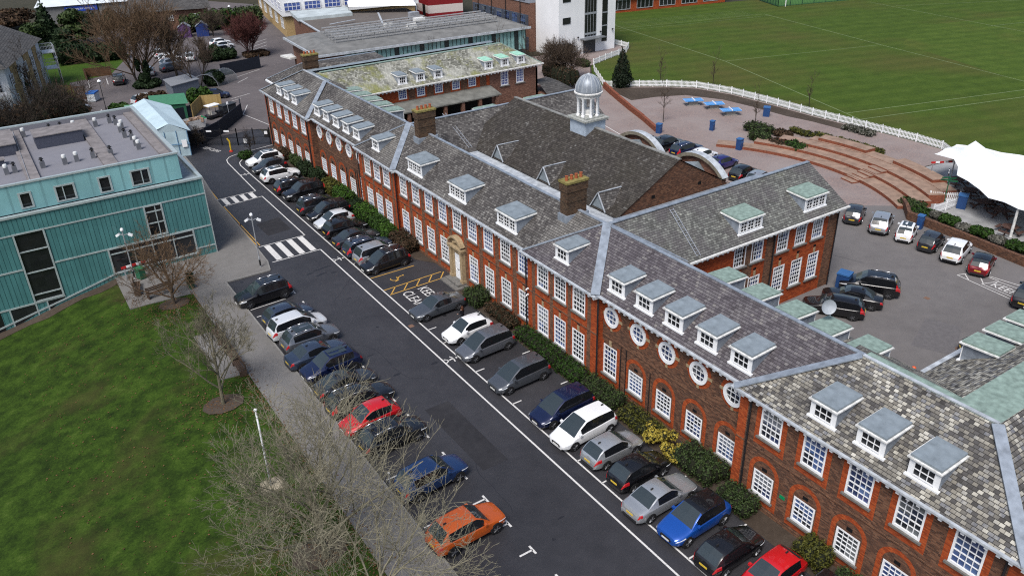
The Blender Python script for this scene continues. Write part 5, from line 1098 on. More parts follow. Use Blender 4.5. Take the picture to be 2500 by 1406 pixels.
def car_meshes(ty):
    L, W, H, cw, rf, rr, rb, belt, hf, hb, boot, gz = CT[ty]
    hw = W/2
    xs = sorted(set([0, .05, .16, .34, .62, cw*.8, cw, cw+(rf-cw)*.5, rf, rf+.3, (rf+rr)/2-.06, (rf+rr)/2+.06, rr-.25, rr, rr+(rb-rr)*.5, rb]+([L-.45, L-.25, L-.1, L-.03, L] if boot else [min(rb+.1, L-.06), L-.03, L])))
    plan = [(0, .66), (.05, .78), (.16, .87), (.34, .93), (.62, .975), (1.1, 1.0), (L*.6, 1.0), (L*.8, .985), (L-.45, .95), (L-.2, .9), (L-.05, .83), (L, .76)]
    top = [(0, hf-.16), (.05, hf-.05), (.16, hf), (.6, (hf+hb)/2+.02), (cw, hb), ((cw+rf)/2, (hb+H)/2+.03), (rf, H-.03), (rf+.4, H), ((rf+rr)/2, H), (rr, H-.07)]
    if boot: top += [((rr+rb)/2, (H+boot)/2-.02), (rb, boot), (L-.25, boot-.03), (L-.08, boot-.06), (L, boot-.2)]
    else: top += [((rr+rb)/2, (H+belt)/2+.03), (rb, belt), (min(rb+.1, L-.06), belt-.04), (L-.03, belt-.18), (L, belt-.3)]
    bl = [(0, hf-.22), (.05, hf-.12), (.16, hf-.07), (.6, hf+.02), (cw, hb-.03), (rf, belt-.02), (rr, belt+.02), (rb, belt-.01), (L-.1, (boot or belt)-.12), (L, (boot or belt)-.36)]
    rows = []
    for x in xs:
        w_ = hw*lerp_tab(x, plan); z = lerp_tab(x, top); b_ = min(lerp_tab(x, bl), z-.015); t = min(1, max(0, (z-b_-.02)/(H-belt)))
        cab = cw-.01 <= x <= rb+.01
        e = 0.0 if .3 < x < L-.3 else (.06 if (x < .06 or x > L-.06) else .03)
        p = [(w_*.86, gz+e), (w_*.97, gz+.12+e*.5), (w_, gz+.3), (w_*1.0, (gz+.3+b_)/2+.02), (w_*.975, b_-.05), (w_*.93, b_)]
        if cab:
            p += [(w_*(.9-.155*t), b_+(z-b_)*.9), (w_*(.84-.2*t), z-.0), (0, z+.02+.012*t)]
        else:
            p += [(w_*.82, b_+(z-b_)*.6), (w_*.6, z-.005), (0, z+.01)]
        rows.append(p)
    n = len(rows[0]); ring = []
    body = MB(); V = []
    for x, p in zip(xs, rows):
        full = [(L/2-x, y, z) for y, z in p]+[(L/2-x, -y, z) for y, z in p[-2::-1]]
        V.append([body.vert(q) for q in full])
    m = len(V[0])
    parts = {'windscreen': MB(), 'rear_window': MB(), 'wl': MB(), 'wr': MB(), 'hl': MB(), 'hr': MB(), 'tl': MB(), 'tr': MB()}
    def emit(key, f, off=.006):
        c = [Vector(body.v[i]) for i in f]; nrm = (c[1]-c[0]).cross(c[2]-c[0])
        if nrm.length < 1e-9: nrm = (c[2]-c[0]).cross(c[3]-c[0])
        nrm.normalize(); parts[key].poly([q+nrm*off for q in c])
    for i in range(len(xs)-1):
        xm = (xs[i]+xs[i+1])/2
        for j in range(m-1):
            f = (V[i][j], V[i+1][j], V[i+1][j+1], V[i][j+1]); k = min(j, m-2-j)      # k: 0..n-2 row index from the sill
            mat = 0
            if k == 0: mat = 2
            if cw < xm < rb and k in (6, 7) and rf < xm < rr: mat = 1
            if k == 7 and rf < xm < rr: mat = 1
            body.f.append(f); body.m.append(mat)
            if k == 7 and cw < xm < rf: emit('windscreen', f)
            elif k == 7 and rr < xm < rb: emit('rear_window', f)
            elif k == 5 and cw+.3*(rf-cw) < xm < (rr+(rb-rr)*(.45 if ty in ('mpv', 'estate', 'big_suv') else .1)): emit('wl' if j < m/2 else 'wr', f)
            elif .05 < xm < .55 and k in (3,): emit('hl' if j < m/2 else 'hr', f, .01)
            elif xm > L-.34 and k in (3, 4) : emit('tl' if j < m/2 else 'tr', f, .01)
            elif ty in ('estate', 'big_suv') and rb-.15 < xm < L and k in (5,): emit('tl' if j < m/2 else 'tr', f, .012)
    body.f.append(tuple(V[0][::-1])); body.m.append(0); body.f.append(tuple(V[-1])); body.m.append(0)
    wx = (L*.5-.82, -(L*.5-.84)); wr = .33 if ty in ('hatch', 'small', 'saloon', 'coupe', 'mpv', 'estate') else .37
    for x in wx:                                     # wheel arches
        for s_ in (1, -1):
            y = s_*(hw*.992+.004); a = [(x+(wr+.06)*math.cos(math.pi*t/12), y, max(gz, wr*.95+(wr+.06)*math.sin(math.pi*t/12))) for t in range(-2, 15)]
            body.poly(a if s_ < 0 else a[::-1], 2)
    fz = gz+.16; body.box(L/2-.06, L/2+.012, -hw*.42, hw*.42, fz, fz+.16, 2); body.box(-L/2-.012, -L/2+.06, -hw*.62, hw*.62, gz+.02, gz+.2, 2)
    body.box(L/2-.09, L/2+.004, -hw*.36, hw*.36, hf-.29, hf-.15, 2)
    R_ = {'body': body.mesh('body', [paint('grey', None), paint('grey', None), trim_m], True, uv=False, sharp=28)}
    for k, nm, mm in (('windscreen', 'windscreen', carglass), ('rear_window', 'rear_window', carglass), ('wl', 'side_window', glass_dark), ('wr', 'side_window', glass_dark), ('hl', 'headlight', head_m), ('hr', 'headlight', head_m), ('tl', 'tail_light', tail_m), ('tr', 'tail_light', tail_m)):
        R_[k] = parts[k].mesh(nm, mm, True, uv=False)
    t_ = MB(); t_.lathe([(wr*.6, -.1), (wr*.93, -.1), (wr, -.06), (wr, .06), (wr*.93, .1), (wr*.6, .1)], (0, 0, 0), 20, axis='y', cap=True)
    r_ = MB(); r_.lathe([(wr*.66, -.105), (wr*.66, .105)], (0, 0, 0), 16, axis='y')
    for k in range(5):
        a = 2*math.pi*k/5
        for s_ in (1, -1): r_.bar((0, s_*.108, 0), (wr*.62*math.cos(a), s_*.112, wr*.62*math.sin(a)), .07, .02, 1)
    R_['tyre'] = t_.mesh('wheel', tyre_m, True, uv=False, sharp=40); R_['rim'] = r_.mesh('rim', [rim_dk, rim_m], uv=False); R_['wheelpos'] = [(x, s_*(hw-.085), wr) for x in wx for s_ in (1, -1)]
    mi = MB(); mi.box(-.09, .07, -.08, .1, -.06, .07); R_['mirror'] = mi.mesh('wing_mirror', [paint('grey', None)], uv=False); R_['mirrorpos'] = [(L/2-cw-.38, s_*(hw*.98+.04), belt+.05) for s_ in (1, -1)]
    ra = MB(); 
    ra.tube((L/2-rf-.2, 0, 0), (L/2-(rf+rr)/2, 0, .03), .025, .03, 6); ra.tube((L/2-(rf+rr)/2, 0, .03), (L/2-rr+.05, 0, -.03), .03, .025, 6)
    R_['rail'] = ra.mesh('roof_rail', chrome, True, uv=False); R_['railpos'] = [(0, s_*hw*.655, H+.015) for s_ in (1, -1)]
    pl = MB(); pl.box(-.01, .01, -.26, .26, -.055, .055); R_['plate'] = pl.mesh('number_plate', platey, uv=False); R_['platew'] = pl.mesh('number_plate', platew, uv=False)
    R_['platepos'] = ((-L/2-.004, 0, gz+.42), (L/2+.012, 0, gz+.2))
    sr = MB(); x0, x1 = L/2-rf-.12, L/2-rr+.35
    sr.poly([(x0, -hw*.5, H+.012), (x0, hw*.5, H+.012), (x1, hw*.5, H+.016), (x1, -hw*.5, H+.016)][::-1] if x0 < x1 else [(x1, -hw*.5, H+.02), (x0, -hw*.5, H+.016), (x0, hw*.5, H+.016), (x1, hw*.5, H+.02)]); sr.poly([(x1, -hw*.5, H+.02), (x0, -hw*.5, H+.016), (x0, 0, H+.04), (x1, 0, H+.04)]); R_['sunroof'] = sr.mesh('sunroof', carglass, uv=False)
    an = MB(); an.box(-L/2+(L-rr)+.12, -L/2+(L-rr)+.3, -.03, .03, H-.03, H+.07); R_['aerial'] = an.mesh('aerial_fin', trim_m, uv=False)
    return R_
CM = {}
def car(ty, x, y, deg, col_, lab, cat='car', group='cars parked in the school car park', roof=None, rails=False, sun=False, far=False, darkrim=False):
    if ty not in CM: CM[ty] = car_meshes(ty)
    K = CM[ty]; t = thing('parked_car', lab, cat, (x, y, 0), R(deg), group)
    def paintslot(o, i, c): o.material_slots[i].link = 'OBJECT'; o.material_slots[i].material = paint(c, None)
    o = link('body', K['body'], t); paintslot(o, 0, col_); paintslot(o, 1, roof or col_)
    for k in ('windscreen', 'rear_window', 'wl', 'wr', 'hl', 'hr', 'tl', 'tr'): link({'wl': 'side_window', 'wr': 'side_window', 'hl': 'headlight', 'hr': 'headlight', 'tl': 'tail_light', 'tr': 'tail_light'}.get(k, k), K[k], t)
    for p in K['wheelpos']: w_ = link('wheel', K['tyre'], t, p); link('rim', K['rim'], w_)
    for p in K['mirrorpos']: m_ = link('wing_mirror', K['mirror'], t, p); paintslot(m_, 0, col_)
    if not far:
        link('number_plate', K['plate'], t, K['platepos'][0]); link('number_plate', K['platew'], t, K['platepos'][1]); link('aerial_fin', K['aerial'], t)
    if rails:
        for p in K['railpos']: link('roof_rail', K['rail'], t, p)
    if sun: link('sunroof', K['sunroof'], t)
    return t
GL = 'cars parked along the concrete path'; GR = 'cars parked beside the school front'; GC = 'cars parked in the rear courtyard'; GH = 'cars parked behind the hall'; GF = 'cars in the far yard'
for a in (('big_suv', 15.75, 63.3, 182, 'black', 'black SUV with chrome roof rails, alone at the far end of the path row', dict(rails=True)),
 ('hatch', 16.25, 58.75, 4, 'slateblue', 'slate grey hatchback, next to the silver-white people carrier on its far side', {}),
 ('mpv', 16.2, 56.55, 4, 'pearl', 'pearl white hatchback between two grey cars in the path row', {}),
 ('suv', 16.35, 54.15, 3, 'midgrey', 'mid grey SUV with glass roof and silver rails, beside the pearl white car', dict(rails=True, sun=True)),
 ('saloon', 15.95, 51.8, 3, 'slateblue', 'blue-grey saloon squeezed between a grey SUV and a navy SUV', {}),
 ('suv', 16.15, 49.55, 183, 'navy', 'navy SUV facing the path with large glass roof, beside the blue-grey saloon', dict(sun=True)),
 ('coupe', 16.15, 46.95, 3, 'darkgrey', 'charcoal coupe behind reddish twigs, next to the navy SUV', dict(sun=True)),
 ('estate', 16.2, 44.6, 3, 'black', 'black estate with silver roof rails next to the bright red hatchback', dict(rails=True)),
 ('hatch', 15.85, 42.25, 183, 'red', 'bright red hatchback facing the concrete path', {}),
 ('suv', 16.2, 39.65, 3, 'black', 'black car with silver rails behind bare branches, next to the bright red hatchback', dict(rails=True)),
 ('suv', 16.35, 34.75, 4, 'steelblue', 'blue SUV standing half under the big bare tree', {}),
 ('suv', 15.9, 29.95, 3, 'orange', 'orange SUV with silver rear bumper, nearest the camera in the path row', {})):
    car(*a[:5], a[5], group=GL, **a[6])
for a in (('suv', 27.3, 97.0, 182, 'white', 'white SUV with black glass roof, first car by the far corner of the school', dict(sun=True)),
 ('hatch', 27.0, 94.4, 182, 'darkgrey', 'dark grey hatchback wedged between two white SUVs', {}),
 ('suv', 27.0, 90.7, 2, 'white', 'white SUV showing its tail, with black roof panel, second white one from the far corner', dict(sun=True)),
 ('estate', 27.2, 86.4, 2, 'black', 'black estate with silver rails, next to the boxy black SUV', dict(rails=True)),
 ('big_suv', 27.3, 83.9, 182, 'black', 'boxy black SUV facing the road in front of a dark shrub', {}),
 ('mpv', 27.1, 79.3, 2, 'darkgrey', 'charcoal people carrier with red tail lights after an empty bay', dict(rails=True)),
 ('mpv', 27.3, 76.95, 182, 'black', 'black people carrier facing the road beside a silver-white hatchback', {}),
 ('hatch', 26.9, 74.55, 182, 'pearl', 'silver-white hatchback facing the road among black cars', {}),
 ('suv', 26.95, 72.0, 2, 'black', 'black SUV with red tail lights right of the silver-white hatchback', {}),
 ('saloon', 26.95, 69.3, 2, 'darkgrey', 'charcoal saloon between a black SUV and a dark estate', {}),
 ('estate', 27.0, 66.85, 2, 'slateblue', 'dark blue-grey estate with silver rails beside the silver SUV', dict(rails=True)),
 ('mpv', 27.1, 64.75, 2, 'silver', 'silver people carrier with red tail lights next to the black one by the yellow bay', {}),
 ('mpv', 26.9, 62.75, 182, 'black', 'black people carrier facing the road beside the yellow disabled bay', dict(rails=True)),
 ('saloon', 26.75, 52.75, 182, 'grey', 'grey saloon covering part of the KEEP CLEAR lettering', {}),
 ('hatch', 26.85, 48.1, 182, 'white', 'white small SUV-like hatchback with a person standing beside it', {}),
 ('mpv', 26.75, 45.35, 182, 'midgrey', 'silver-grey people carrier next to the white hatchback', {}),
 ('mpv', 26.6, 40.55, 182, 'grey', 'dark grey people carrier alone between empty bays', {}),
 ('mpv', 26.8, 35.75, 182, 'navy', 'navy people carrier beside the long white people carrier', {}),
 ('mpv', 26.6, 33.2, 183, 'white', 'long white people carrier with dark windows', {}),
 ('hatch', 26.8, 30.6, 2, 'silver', 'silver hatchback with red tail lights next to the white people carrier', {}),
 ('hatch', 26.85, 28.15, 2, 'black', 'black hatchback with red tail lights between two silver cars', {}),
 ('saloon', 26.3, 25.75, 2, 'silver', 'silver saloon showing its boot, beside the bright blue car', {}),
 ('suv', 26.6, 23.3, 182, 'blue', 'bright blue small SUV with black roof', dict(roof='black')),
 ('hatch', 26.55, 20.65, 2, 'black', 'black hatchback showing its tail, between the bright blue and the red car', {}),
 ('hatch', 26.95, 18.2, 183, 'red', 'red car cut by the bottom edge, facing the road', {}),
 ('suv', 27.2, 15.7, 183, 'black', 'black car at the bottom edge in front of the rounded shrubs', {})):
    car(*a[:5], a[5], group=GR, **a[6])
for a in (('hatch', 69.6, 44.7, 28, 'darkgrey', 'charcoal hatchback tight by the corner of the courtyard wing', {}),
 ('suv', 69.7, 41.8, 27, 'silver', 'silver SUV in the courtyard row, second from the wing', {}),
 ('small', 69.7, 39.1, 24, 'white', 'small white hatchback with black glass roof', dict(sun=True)),
 ('small', 69.6, 36.5, 14, 'darkgrey', 'small rounded grey car between two white ones', {}),
 ('suv', 69.6, 34.1, 17, 'white', 'white SUV next to the dark red car in the courtyard', {}),
 ('hatch', 69.0, 31.4, 20, 'darkred', 'dark red car with black roof in the courtyard row', dict(roof='black')),
 ('suv', 66.5, 26.0, 12, 'black', 'black SUV cut by the right edge, yellow plate showing', {}),
 ('big_suv', 57.7, 34.5, 122, 'black', 'long black estate SUV with chrome rails, nearest the open tarmac of three', dict(rails=True)),
 ('saloon', 54.9, 34.1, 122, 'black', 'black saloon in the middle of three black cars by the blue bin', {}),
 ('estate', 52.4, 34.0, 122, 'black', 'black hatch-backed estate nearest the copper dormers', {}),
 ('hatch', 55.9, 23.2, -52, 'black', 'dark car mostly hidden behind the right-hand copper dormers', {})):
    car(*a[:5], a[5], group=GC, **a[6])
for a in (('hatch', 68.6, 74.4, 8, 'silver', 'silver-white car behind the far arched gable', {}),
 ('suv', 69.8, 71.8, 5, 'black', 'black SUV right of the far arched gable', {}),
 ('estate', 70.3, 69.0, 5, 'navy', 'navy estate with yellow plate and silver rails behind the hall', dict(rails=True)),
 ('hatch', 70.2, 66.1, 5, 'white', 'white car with dark roof behind the nearer arched gable', {}),
 ('hatch', 70.2, 62.9, 3, 'purple', 'violet-blue hatchback behind the nearer arched gable', {}),
 ('hatch', 69.6, 59.3, 12, 'black', 'black hatchback with pink tail light behind the hall', {}),
 ('hatch', 69.6, 57.0, 14, 'silver', 'silver car half hidden by the courtyard wing ridge', {})):
    car(*a[:5], a[5], group=GH, **a[6])
for a in (('suv', 21.0, 152.3, 78, 'black', 'black car backed to the brown fence of the far yard'), ('hatch', 31.4, 132.0, -12, 'navy', 'dark blue hatchback beside the new wooden fence'), ('hatch', 12.1, 138.4, -30, 'silver', 'silver car under dark branches by the slatted bin store'), ('estate', 22, 136.2, 20, 'pearl', 'pale car glimpsed behind the green hut bushes'),
 ('mpv', 32.4, 168.4, 10, 'white', 'white van-like car, rearmost of the cars behind the pollarded trees'), ('hatch', 32.0, 163.6, 12, 'white', 'white car behind the pollarded trees, next to the van-like one'), ('hatch', 31.2, 159.6, 12, 'silver', 'silver car behind the trunk of the pollarded trees'), ('hatch', 30.4, 155.9, 12, 'grey', 'grey car nearest the pollarded trees'), ('hatch', 35.2, 162.5, 80, 'pearl', 'pale car parked across beside the white ones'), ('hatch', 26.5, 155.2, 80, 'silver', 'silver car behind the ivy-clad trunk'),
 ('hatch', 43.6, 171.9, 10, 'white', 'white car at the back of the small row by the red twigs'), ('hatch', 43.2, 168.4, 10, 'white', 'second white car of the small row by the red twigs'), ('hatch', 42.2, 164.9, 10, 'silver', 'silver car in the small row by the red twigs'), ('hatch', 41.2, 161.2, 10, 'white', 'white car nearest the hedge by the red twigs')):
    car(*a[:5], a[5], group=GF, far=True)
# golf buggy
t = thing('golf_buggy', 'small golf buggy with white canopy beside the new wooden fence', 'buggy', (28.0, 121.2, 0), R(20))
b = MB(); b.prism([(-1.2, -.55), (1.2, -.45), (1.3, 0), (1.2, .45), (-1.2, .55)], .3, .62); b.box(.5, 1.15, -.45, .45, .62, .85); b.build('body', plain('buggy_black', (.02, .02, .025), .3), t)
b = MB(); b.box(-.5, .1, -.5, .5, .62, .85); b.box(-.62, -.5, -.5, .5, .62, 1.2); b.build('seat', plain('buggy_seat', (.35, .33, .3), .7), t)
b = MB(); b.prism([(-1.0, -.62), (.8, -.62), (.9, 0), (.8, .62), (-1.0, .62)], 1.85, 1.95, 0, True); b.build('canopy', white, t)
b = MB()
for x in (-.9, .75):
    for y in (-.55, .55): b.bar((x, y, .6), (x, y, 1.86), .04, .04)
b.build('post', black_m, t)
for x in (-.8, .85):
    for y in (-.5, .5): b = MB(); b.lathe([(.1, -.09), (.22, -.09), (.24, 0), (.22, .09), (.1, .09)], (x, y, .24), 12, axis='y'); b.build('wheel', tyre_m, t, uv=False)
# trailer-like dark cart next to the buggy
t = thing('utility_cart', 'dark covered cart parked behind the golf buggy', 'cart', (30.4, 122.6, 0), R(20)); b = MB(); b.box(-1.1, 1.1, -.6, .6, .45, 1.25); b.box(-1.2, 1.2, -.66, .66, 1.25, 1.35); b.build('body', plain('cart_dark', (.04, .045, .05), .6), t)
for x in (-.6, .6):
    for y in (-.66, .66): b = MB(); b.lathe([(.1, -.08), (.26, -.08), (.26, .08), (.1, .08)], (x, y, .26), 12, axis='y'); b.build('wheel', tyre_m, t, uv=False)

# ---------------------------------------------------------------- person by the white hatchback
def person():
    t = thing('person', 'person with long brown hair and dark coat standing beside the white hatchback', 'person', (27.35, 49.75, 0), R(200))
    J = {'pel': (0, 0, .92), 'wa': (0, .01, 1.08), 'ch': (0, .02, 1.3), 'nk': (0, 0, 1.46), 'hd': (.0, .02, 1.56), 'tp': (0, .02, 1.68)}
    seg = [('pel', 'wa'), ('wa', 'ch'), ('ch', 'nk'), ('nk', 'hd'), ('hd', 'tp')]
    rad = {'pel': .15, 'wa': .13, 'ch': .16, 'nk': .055, 'hd': .09, 'tp': .07}
    for s, n in ((1, 'l'), (-1, 'r')):
        J.update({'sh'+n: (s*.17, .02, 1.38), 'el'+n: (s*.24, -.03, 1.12), 'wr'+n: (s*.2, -.22, 1.0), 'hp'+n: (s*.09, 0, .86), 'kn'+n: (s*.1, -.02, .48), 'an'+n: (s*.1, .03, .08), 'to'+n: (s*.12, -.13, .045)})
        seg += [('ch', 'sh'+n), ('sh'+n, 'el'+n), ('el'+n, 'wr'+n), ('pel', 'hp'+n), ('hp'+n, 'kn'+n), ('kn'+n, 'an'+n), ('an'+n, 'to'+n)]
        rad.update({'sh'+n: .075, 'el'+n: .052, 'wr'+n: .036, 'hp'+n: .1, 'kn'+n: .065, 'an'+n: .045, 'to'+n: .04})
        for i, (dx, ln) in enumerate(((-.03, .075), (-.01, .085), (.012, .08), (.032, .065))):
            J['f%d%s' % (i, n)] = (s*(.195+dx), -.27, .985); J['g%d%s' % (i, n)] = (s*(.19+dx*1.2), -.27-ln, .96)
            seg += [('wr'+n, 'f%d%s' % (i, n)), ('f%d%s' % (i, n), 'g%d%s' % (i, n))]; rad['f%d%s' % (i, n)] = .014; rad['g%d%s' % (i, n)] = .008
        J['th'+n] = (s*.15, -.26, .99); seg.append(('wr'+n, 'th'+n)); rad['th'+n] = .011
    nm = list(J); me = bpy.data.meshes.new('body'); me.from_pydata([J[k] for k in nm], [(nm.index(a), nm.index(c)) for a, c in seg], [])
    o = link('body', me, None); md = o.modifiers.new('s', 'SKIN'); sd = o.modifiers.new('u', 'SUBSURF'); sd.levels = sd.render_levels = 1
    for k, v in zip(nm, me.skin_vertices[0].data): v.radius = (rad[k], rad[k]*(.75 if k in ('ch', 'wa', 'pel') else 1)); v.use_root = (k == 'pel')
    dg = bpy.context.evaluated_depsgraph_get(); m2 = bpy.data.meshes.new_from_object(o.evaluated_get(dg)); bpy.data.objects.remove(o)
    m2.materials.clear()
    for m in (plain('skin', (.45, .27, .2), .6), plain('dark_coat', (.012, .012, .016), .8), plain('dark_jeans', (.012, .014, .025), .8)): m2.materials.append(m)
    for p in m2.polygons:
        c = p.center; p.use_smooth = True
        p.material_index = 0 if (c.z > 1.44 or (c.y < -.21 and c.z > .9)) else (2 if c.z < .82 else 1)
    m2.name = 'body'; link('body', m2, t)
    h = MB(); h.lathe([(.03, .15), (.08, .12), (.105, .05), (.11, -.05), (.12, -.18), (.09, -.27)], (0, .035, 1.57), 12, cap=True); h.build('hair', plain('brown_hair', (.07, .025, .012), .7), t, smooth=True)
    f = MB()
    for s in (1, -1): f.box(s*.032-.012, s*.032+.012, -.078, -.066, 1.575, 1.59)
    f.build('eyes', dark_m, t)
    nz = MB(); nz.bar((0, -.075, 1.57), (0, -.092, 1.545), .02, .02); nz.bar((-.022, -.076, 1.515), (.022, -.076, 1.515), .008, .008); nz.build('nose', plain('skin2', (.42, .24, .18), .6), t)
person()

# ---------------------------------------------------------------- vegetation
def leaf_mat(name, lo, hi, rough=.7):
    b = NB(name); n = b.noise(b.coord(), 1.3, 3); g = b.new("ShaderNodeNewGeometry")
    f = b.math('ADD', b.math('MULTIPLY', n, .5), b.math('MULTIPLY', g.outputs['Random Per Island'], .5))
    b.out(b.ramp(f, [(.2, lo), (.8, hi)]), rough, 0, .2); return b.m
lf_dark = leaf_mat('leaf_dark', (.006, .014, .005), (.02, .038, .012)); lf_hedge = leaf_mat('leaf_hedge', (.008, .022, .003), (.032, .075, .009)); lf_mid = leaf_mat('leaf_mid', (.014, .028, .008), (.05, .075, .022))
lf_bright = leaf_mat('leaf_bright', (.014, .04, .004), (.045, .1, .011)); lf_yellow = leaf_mat('leaf_yellow', (.16, .12, .015), (.42, .34, .06)); lf_brown = leaf_mat('leaf_brown', (.02, .012, .007), (.07, .042, .022)); lf_grey = leaf_mat('leaf_grey', (.06, .06, .05), (.16, .155, .13)); lf_olive = leaf_mat('leaf_olive', (.03, .035, .006), (.09, .09, .015))
lf_cyp = leaf_mat('leaf_conifer', (.004, .009, .004), (.014, .024, .01))
def bark(name, c): return plain(name, c, .95, var=.35, scale=6)
bark_g = bark('bark_grey_green', (.13, .118, .082)); bark_b = bark('bark_brown', (.075, .055, .04)); bark_o = bark('bark_orange_twig', (.115, .075, .045)); bark_r = bark('twig_red', (.09, .034, .03)); bark_d = bark('bark_dark', (.035, .028, .022)); bark_p = bark('bark_pale', (.185, .17, .12))
def leaves(mb, blobs, n, size, r, shell=.45, squash=1.0):
    """leaf-sized quads through a set of ellipsoids (x,y,z,rx,ry,rz)"""
    wts = [e[3]*e[4]*e[5] for e in blobs]; tot = sum(wts)
    for e, w_ in zip(blobs, wts):
        k = max(6, int(n*w_/tot))
        for _ in range(k):
            d = Vector((r.gauss(0, 1), r.gauss(0, 1), r.gauss(0, 1))).normalized(); q = 1-shell*(r.random()**1.6)
            p = Vector((e[0]+d.x*e[3]*q, e[1]+d.y*e[4]*q, e[2]+d.z*e[5]*q))
            nv = (d+Vector((r.gauss(0, .6), r.gauss(0, .6), r.gauss(0, .6)))).normalized(); a = nv.orthogonal().normalized(); a.rotate(Matrix.Rotation(r.random()*6.28, 3, nv)); c = nv.cross(a)
            s = size*r.uniform(.6, 1.4); mb.poly([p-a*s-c*s*.5, p+a*s-c*s*.5, p+a*s*.7+c*s*.6, p-a*s*.7+c*s*.6])
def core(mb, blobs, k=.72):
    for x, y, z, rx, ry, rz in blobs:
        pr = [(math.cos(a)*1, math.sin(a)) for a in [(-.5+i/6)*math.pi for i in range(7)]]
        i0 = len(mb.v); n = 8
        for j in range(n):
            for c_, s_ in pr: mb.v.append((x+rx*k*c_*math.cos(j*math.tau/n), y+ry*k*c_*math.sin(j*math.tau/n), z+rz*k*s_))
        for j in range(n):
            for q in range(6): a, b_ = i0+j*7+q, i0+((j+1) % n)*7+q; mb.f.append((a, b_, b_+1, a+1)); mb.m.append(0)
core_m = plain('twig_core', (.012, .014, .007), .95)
def shrub(x, y, blobs, m, n, size, lab, cat='shrub', group=None, name='shrub', z=0, seed=0):
    r = random.Random(seed or int(x*77+y*13)); t = thing(name, lab, cat, (x, y, z), 0, group)
    b = MB(); leaves(b, blobs, n, size, r); b.build('foliage', m, t, uv=False)
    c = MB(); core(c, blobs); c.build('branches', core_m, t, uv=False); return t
def boxy(lx, ly, h, r, step=.55):
    """blobs filling a clipped hedge block"""
    out = []; nx_ = max(1, int(lx/step)); ny_ = max(1, int(ly/step))
    for i in range(nx_):
        for j in range(ny_): out.append(((i+.5)/nx_*lx-lx/2+r.uniform(-.06, .06), (j+.5)/ny_*ly-ly/2+r.uniform(-.06, .06), h*.5+r.uniform(-.06, .03), lx/nx_*.72, ly/ny_*.72, h*.52))
    return out
r0 = random.Random(3); GS = 'clipped hedges under the school windows'
for x, y, lx, ly, h, m, lab in ((30.05, 52.0, 1.7, 1.9, 1.5, lf_mid, 'round clipped dark green bush right of the front door'), (30.3, 48.6, 1.1, 3.8, 1.0, lf_brown, 'brownish winter hedge behind the white hatchback'), (30.05, 43.0, 1.3, 5.2, 1.25, lf_hedge, 'long green hedge behind the silver-grey people carrier'), (30.0, 38.9, 1.4, 2.6, 1.2, lf_hedge, 'dark green hedge by the corner where the brown brick begins'), (30.1, 35.6, 1.5, 3.4, 1.15, lf_mid, 'dark hedge below the first round window, behind the navy people carrier'), (30.1, 31.6, 1.5, 3.4, 1.0, lf_olive, 'olive brown hedge behind the long white people carrier'),
 (30.0, 26.3, 1.8, 3.0, 1.6, lf_mid, 'tall dark shrub left of the black downpipe at the near corner'), (29.7, 23.0, 1.5, 2.2, 1.25, lf_mid, 'grey-green shrub behind the bright blue car'), (29.85, 17.9, 1.4, 1.7, 1.4, lf_olive, 'clipped round bush below the arched windows near the bottom edge'), (29.6, 15.6, 1.3, 1.5, 1.2, lf_mid, 'round bush at the very bottom edge of the facade'),
 (30.2, 83.2, 1.5, 3.0, 1.5, lf_olive, 'olive rounded hedge left of the bright square one'), (30.2, 79.6, 1.5, 2.9, 1.7, lf_bright, 'bright green square-cut hedge in the far part of the facade'), (30.2, 76.4, 1.5, 2.4, 1.3, lf_dark, 'dark rounded bush between two bright square hedges'), (30.1, 73.6, 1.6, 2.8, 1.7, lf_bright, 'bright green square hedge beside the silver-white hatchback'), (30.1, 70.7, 1.5, 2.2, 1.4, lf_hedge, 'smaller green hedge behind the charcoal saloon'), (30.0, 68.5, 1.4, 1.8, 1.4, lf_bright, 'small bright hedge next to the black corner downpipe'), (30.2, 65.4, 1.6, 3.2, 1.5, lf_brown, 'wild brown bush behind the silver people carrier'),
 (30.4, 97.8, 1.3, 2.4, 1.3, lf_brown, 'brown ivy clump under the far lower windows'), (30.4, 94.2, 1.3, 2.6, 1.4, lf_mid, 'dark shrub behind the first white SUV'), (30.2, 90.6, 1.4, 2.6, 1.6, lf_dark, 'dark shrub behind the second white SUV'), (30.2, 87.2, 1.3, 2.0, 1.7, lf_dark, 'dark tall shrub by the red brick corner of the far block')):
    r_ = random.Random(int(y*10)); shrub(x, y, boxy(lx, ly, h, r_), m, int(1500+900*lx*ly*h/3), .055 if y < 60 else .08, lab, 'hedge', GS, 'hedge')
shrub(29.75, 28.8, [(-.3, 1.1, .75, .7, .55, .4), (.1, .5, 1.0, .55, .5, .4), (-.3, -.3, .7, .5, .5, .4), (-.5, -1.0, .6, .5, .5, .35), (.3, -.1, 1.3, .35, .4, .35), (0, 1.6, 1.1, .3, .35, .3), (.1, -1.0, 1.0, .35, .35, .3)], lf_yellow, 1700, .065, 'yellow flowering shrub against the brown brick wall', seed=5)
shrub(25.9, 100.9, [(0, 0, .4, .8, .9, .5), (.7, .6, .4, .6, .6, .4)], lf_hedge, 900, .08, 'low green bush beside the first white SUV')
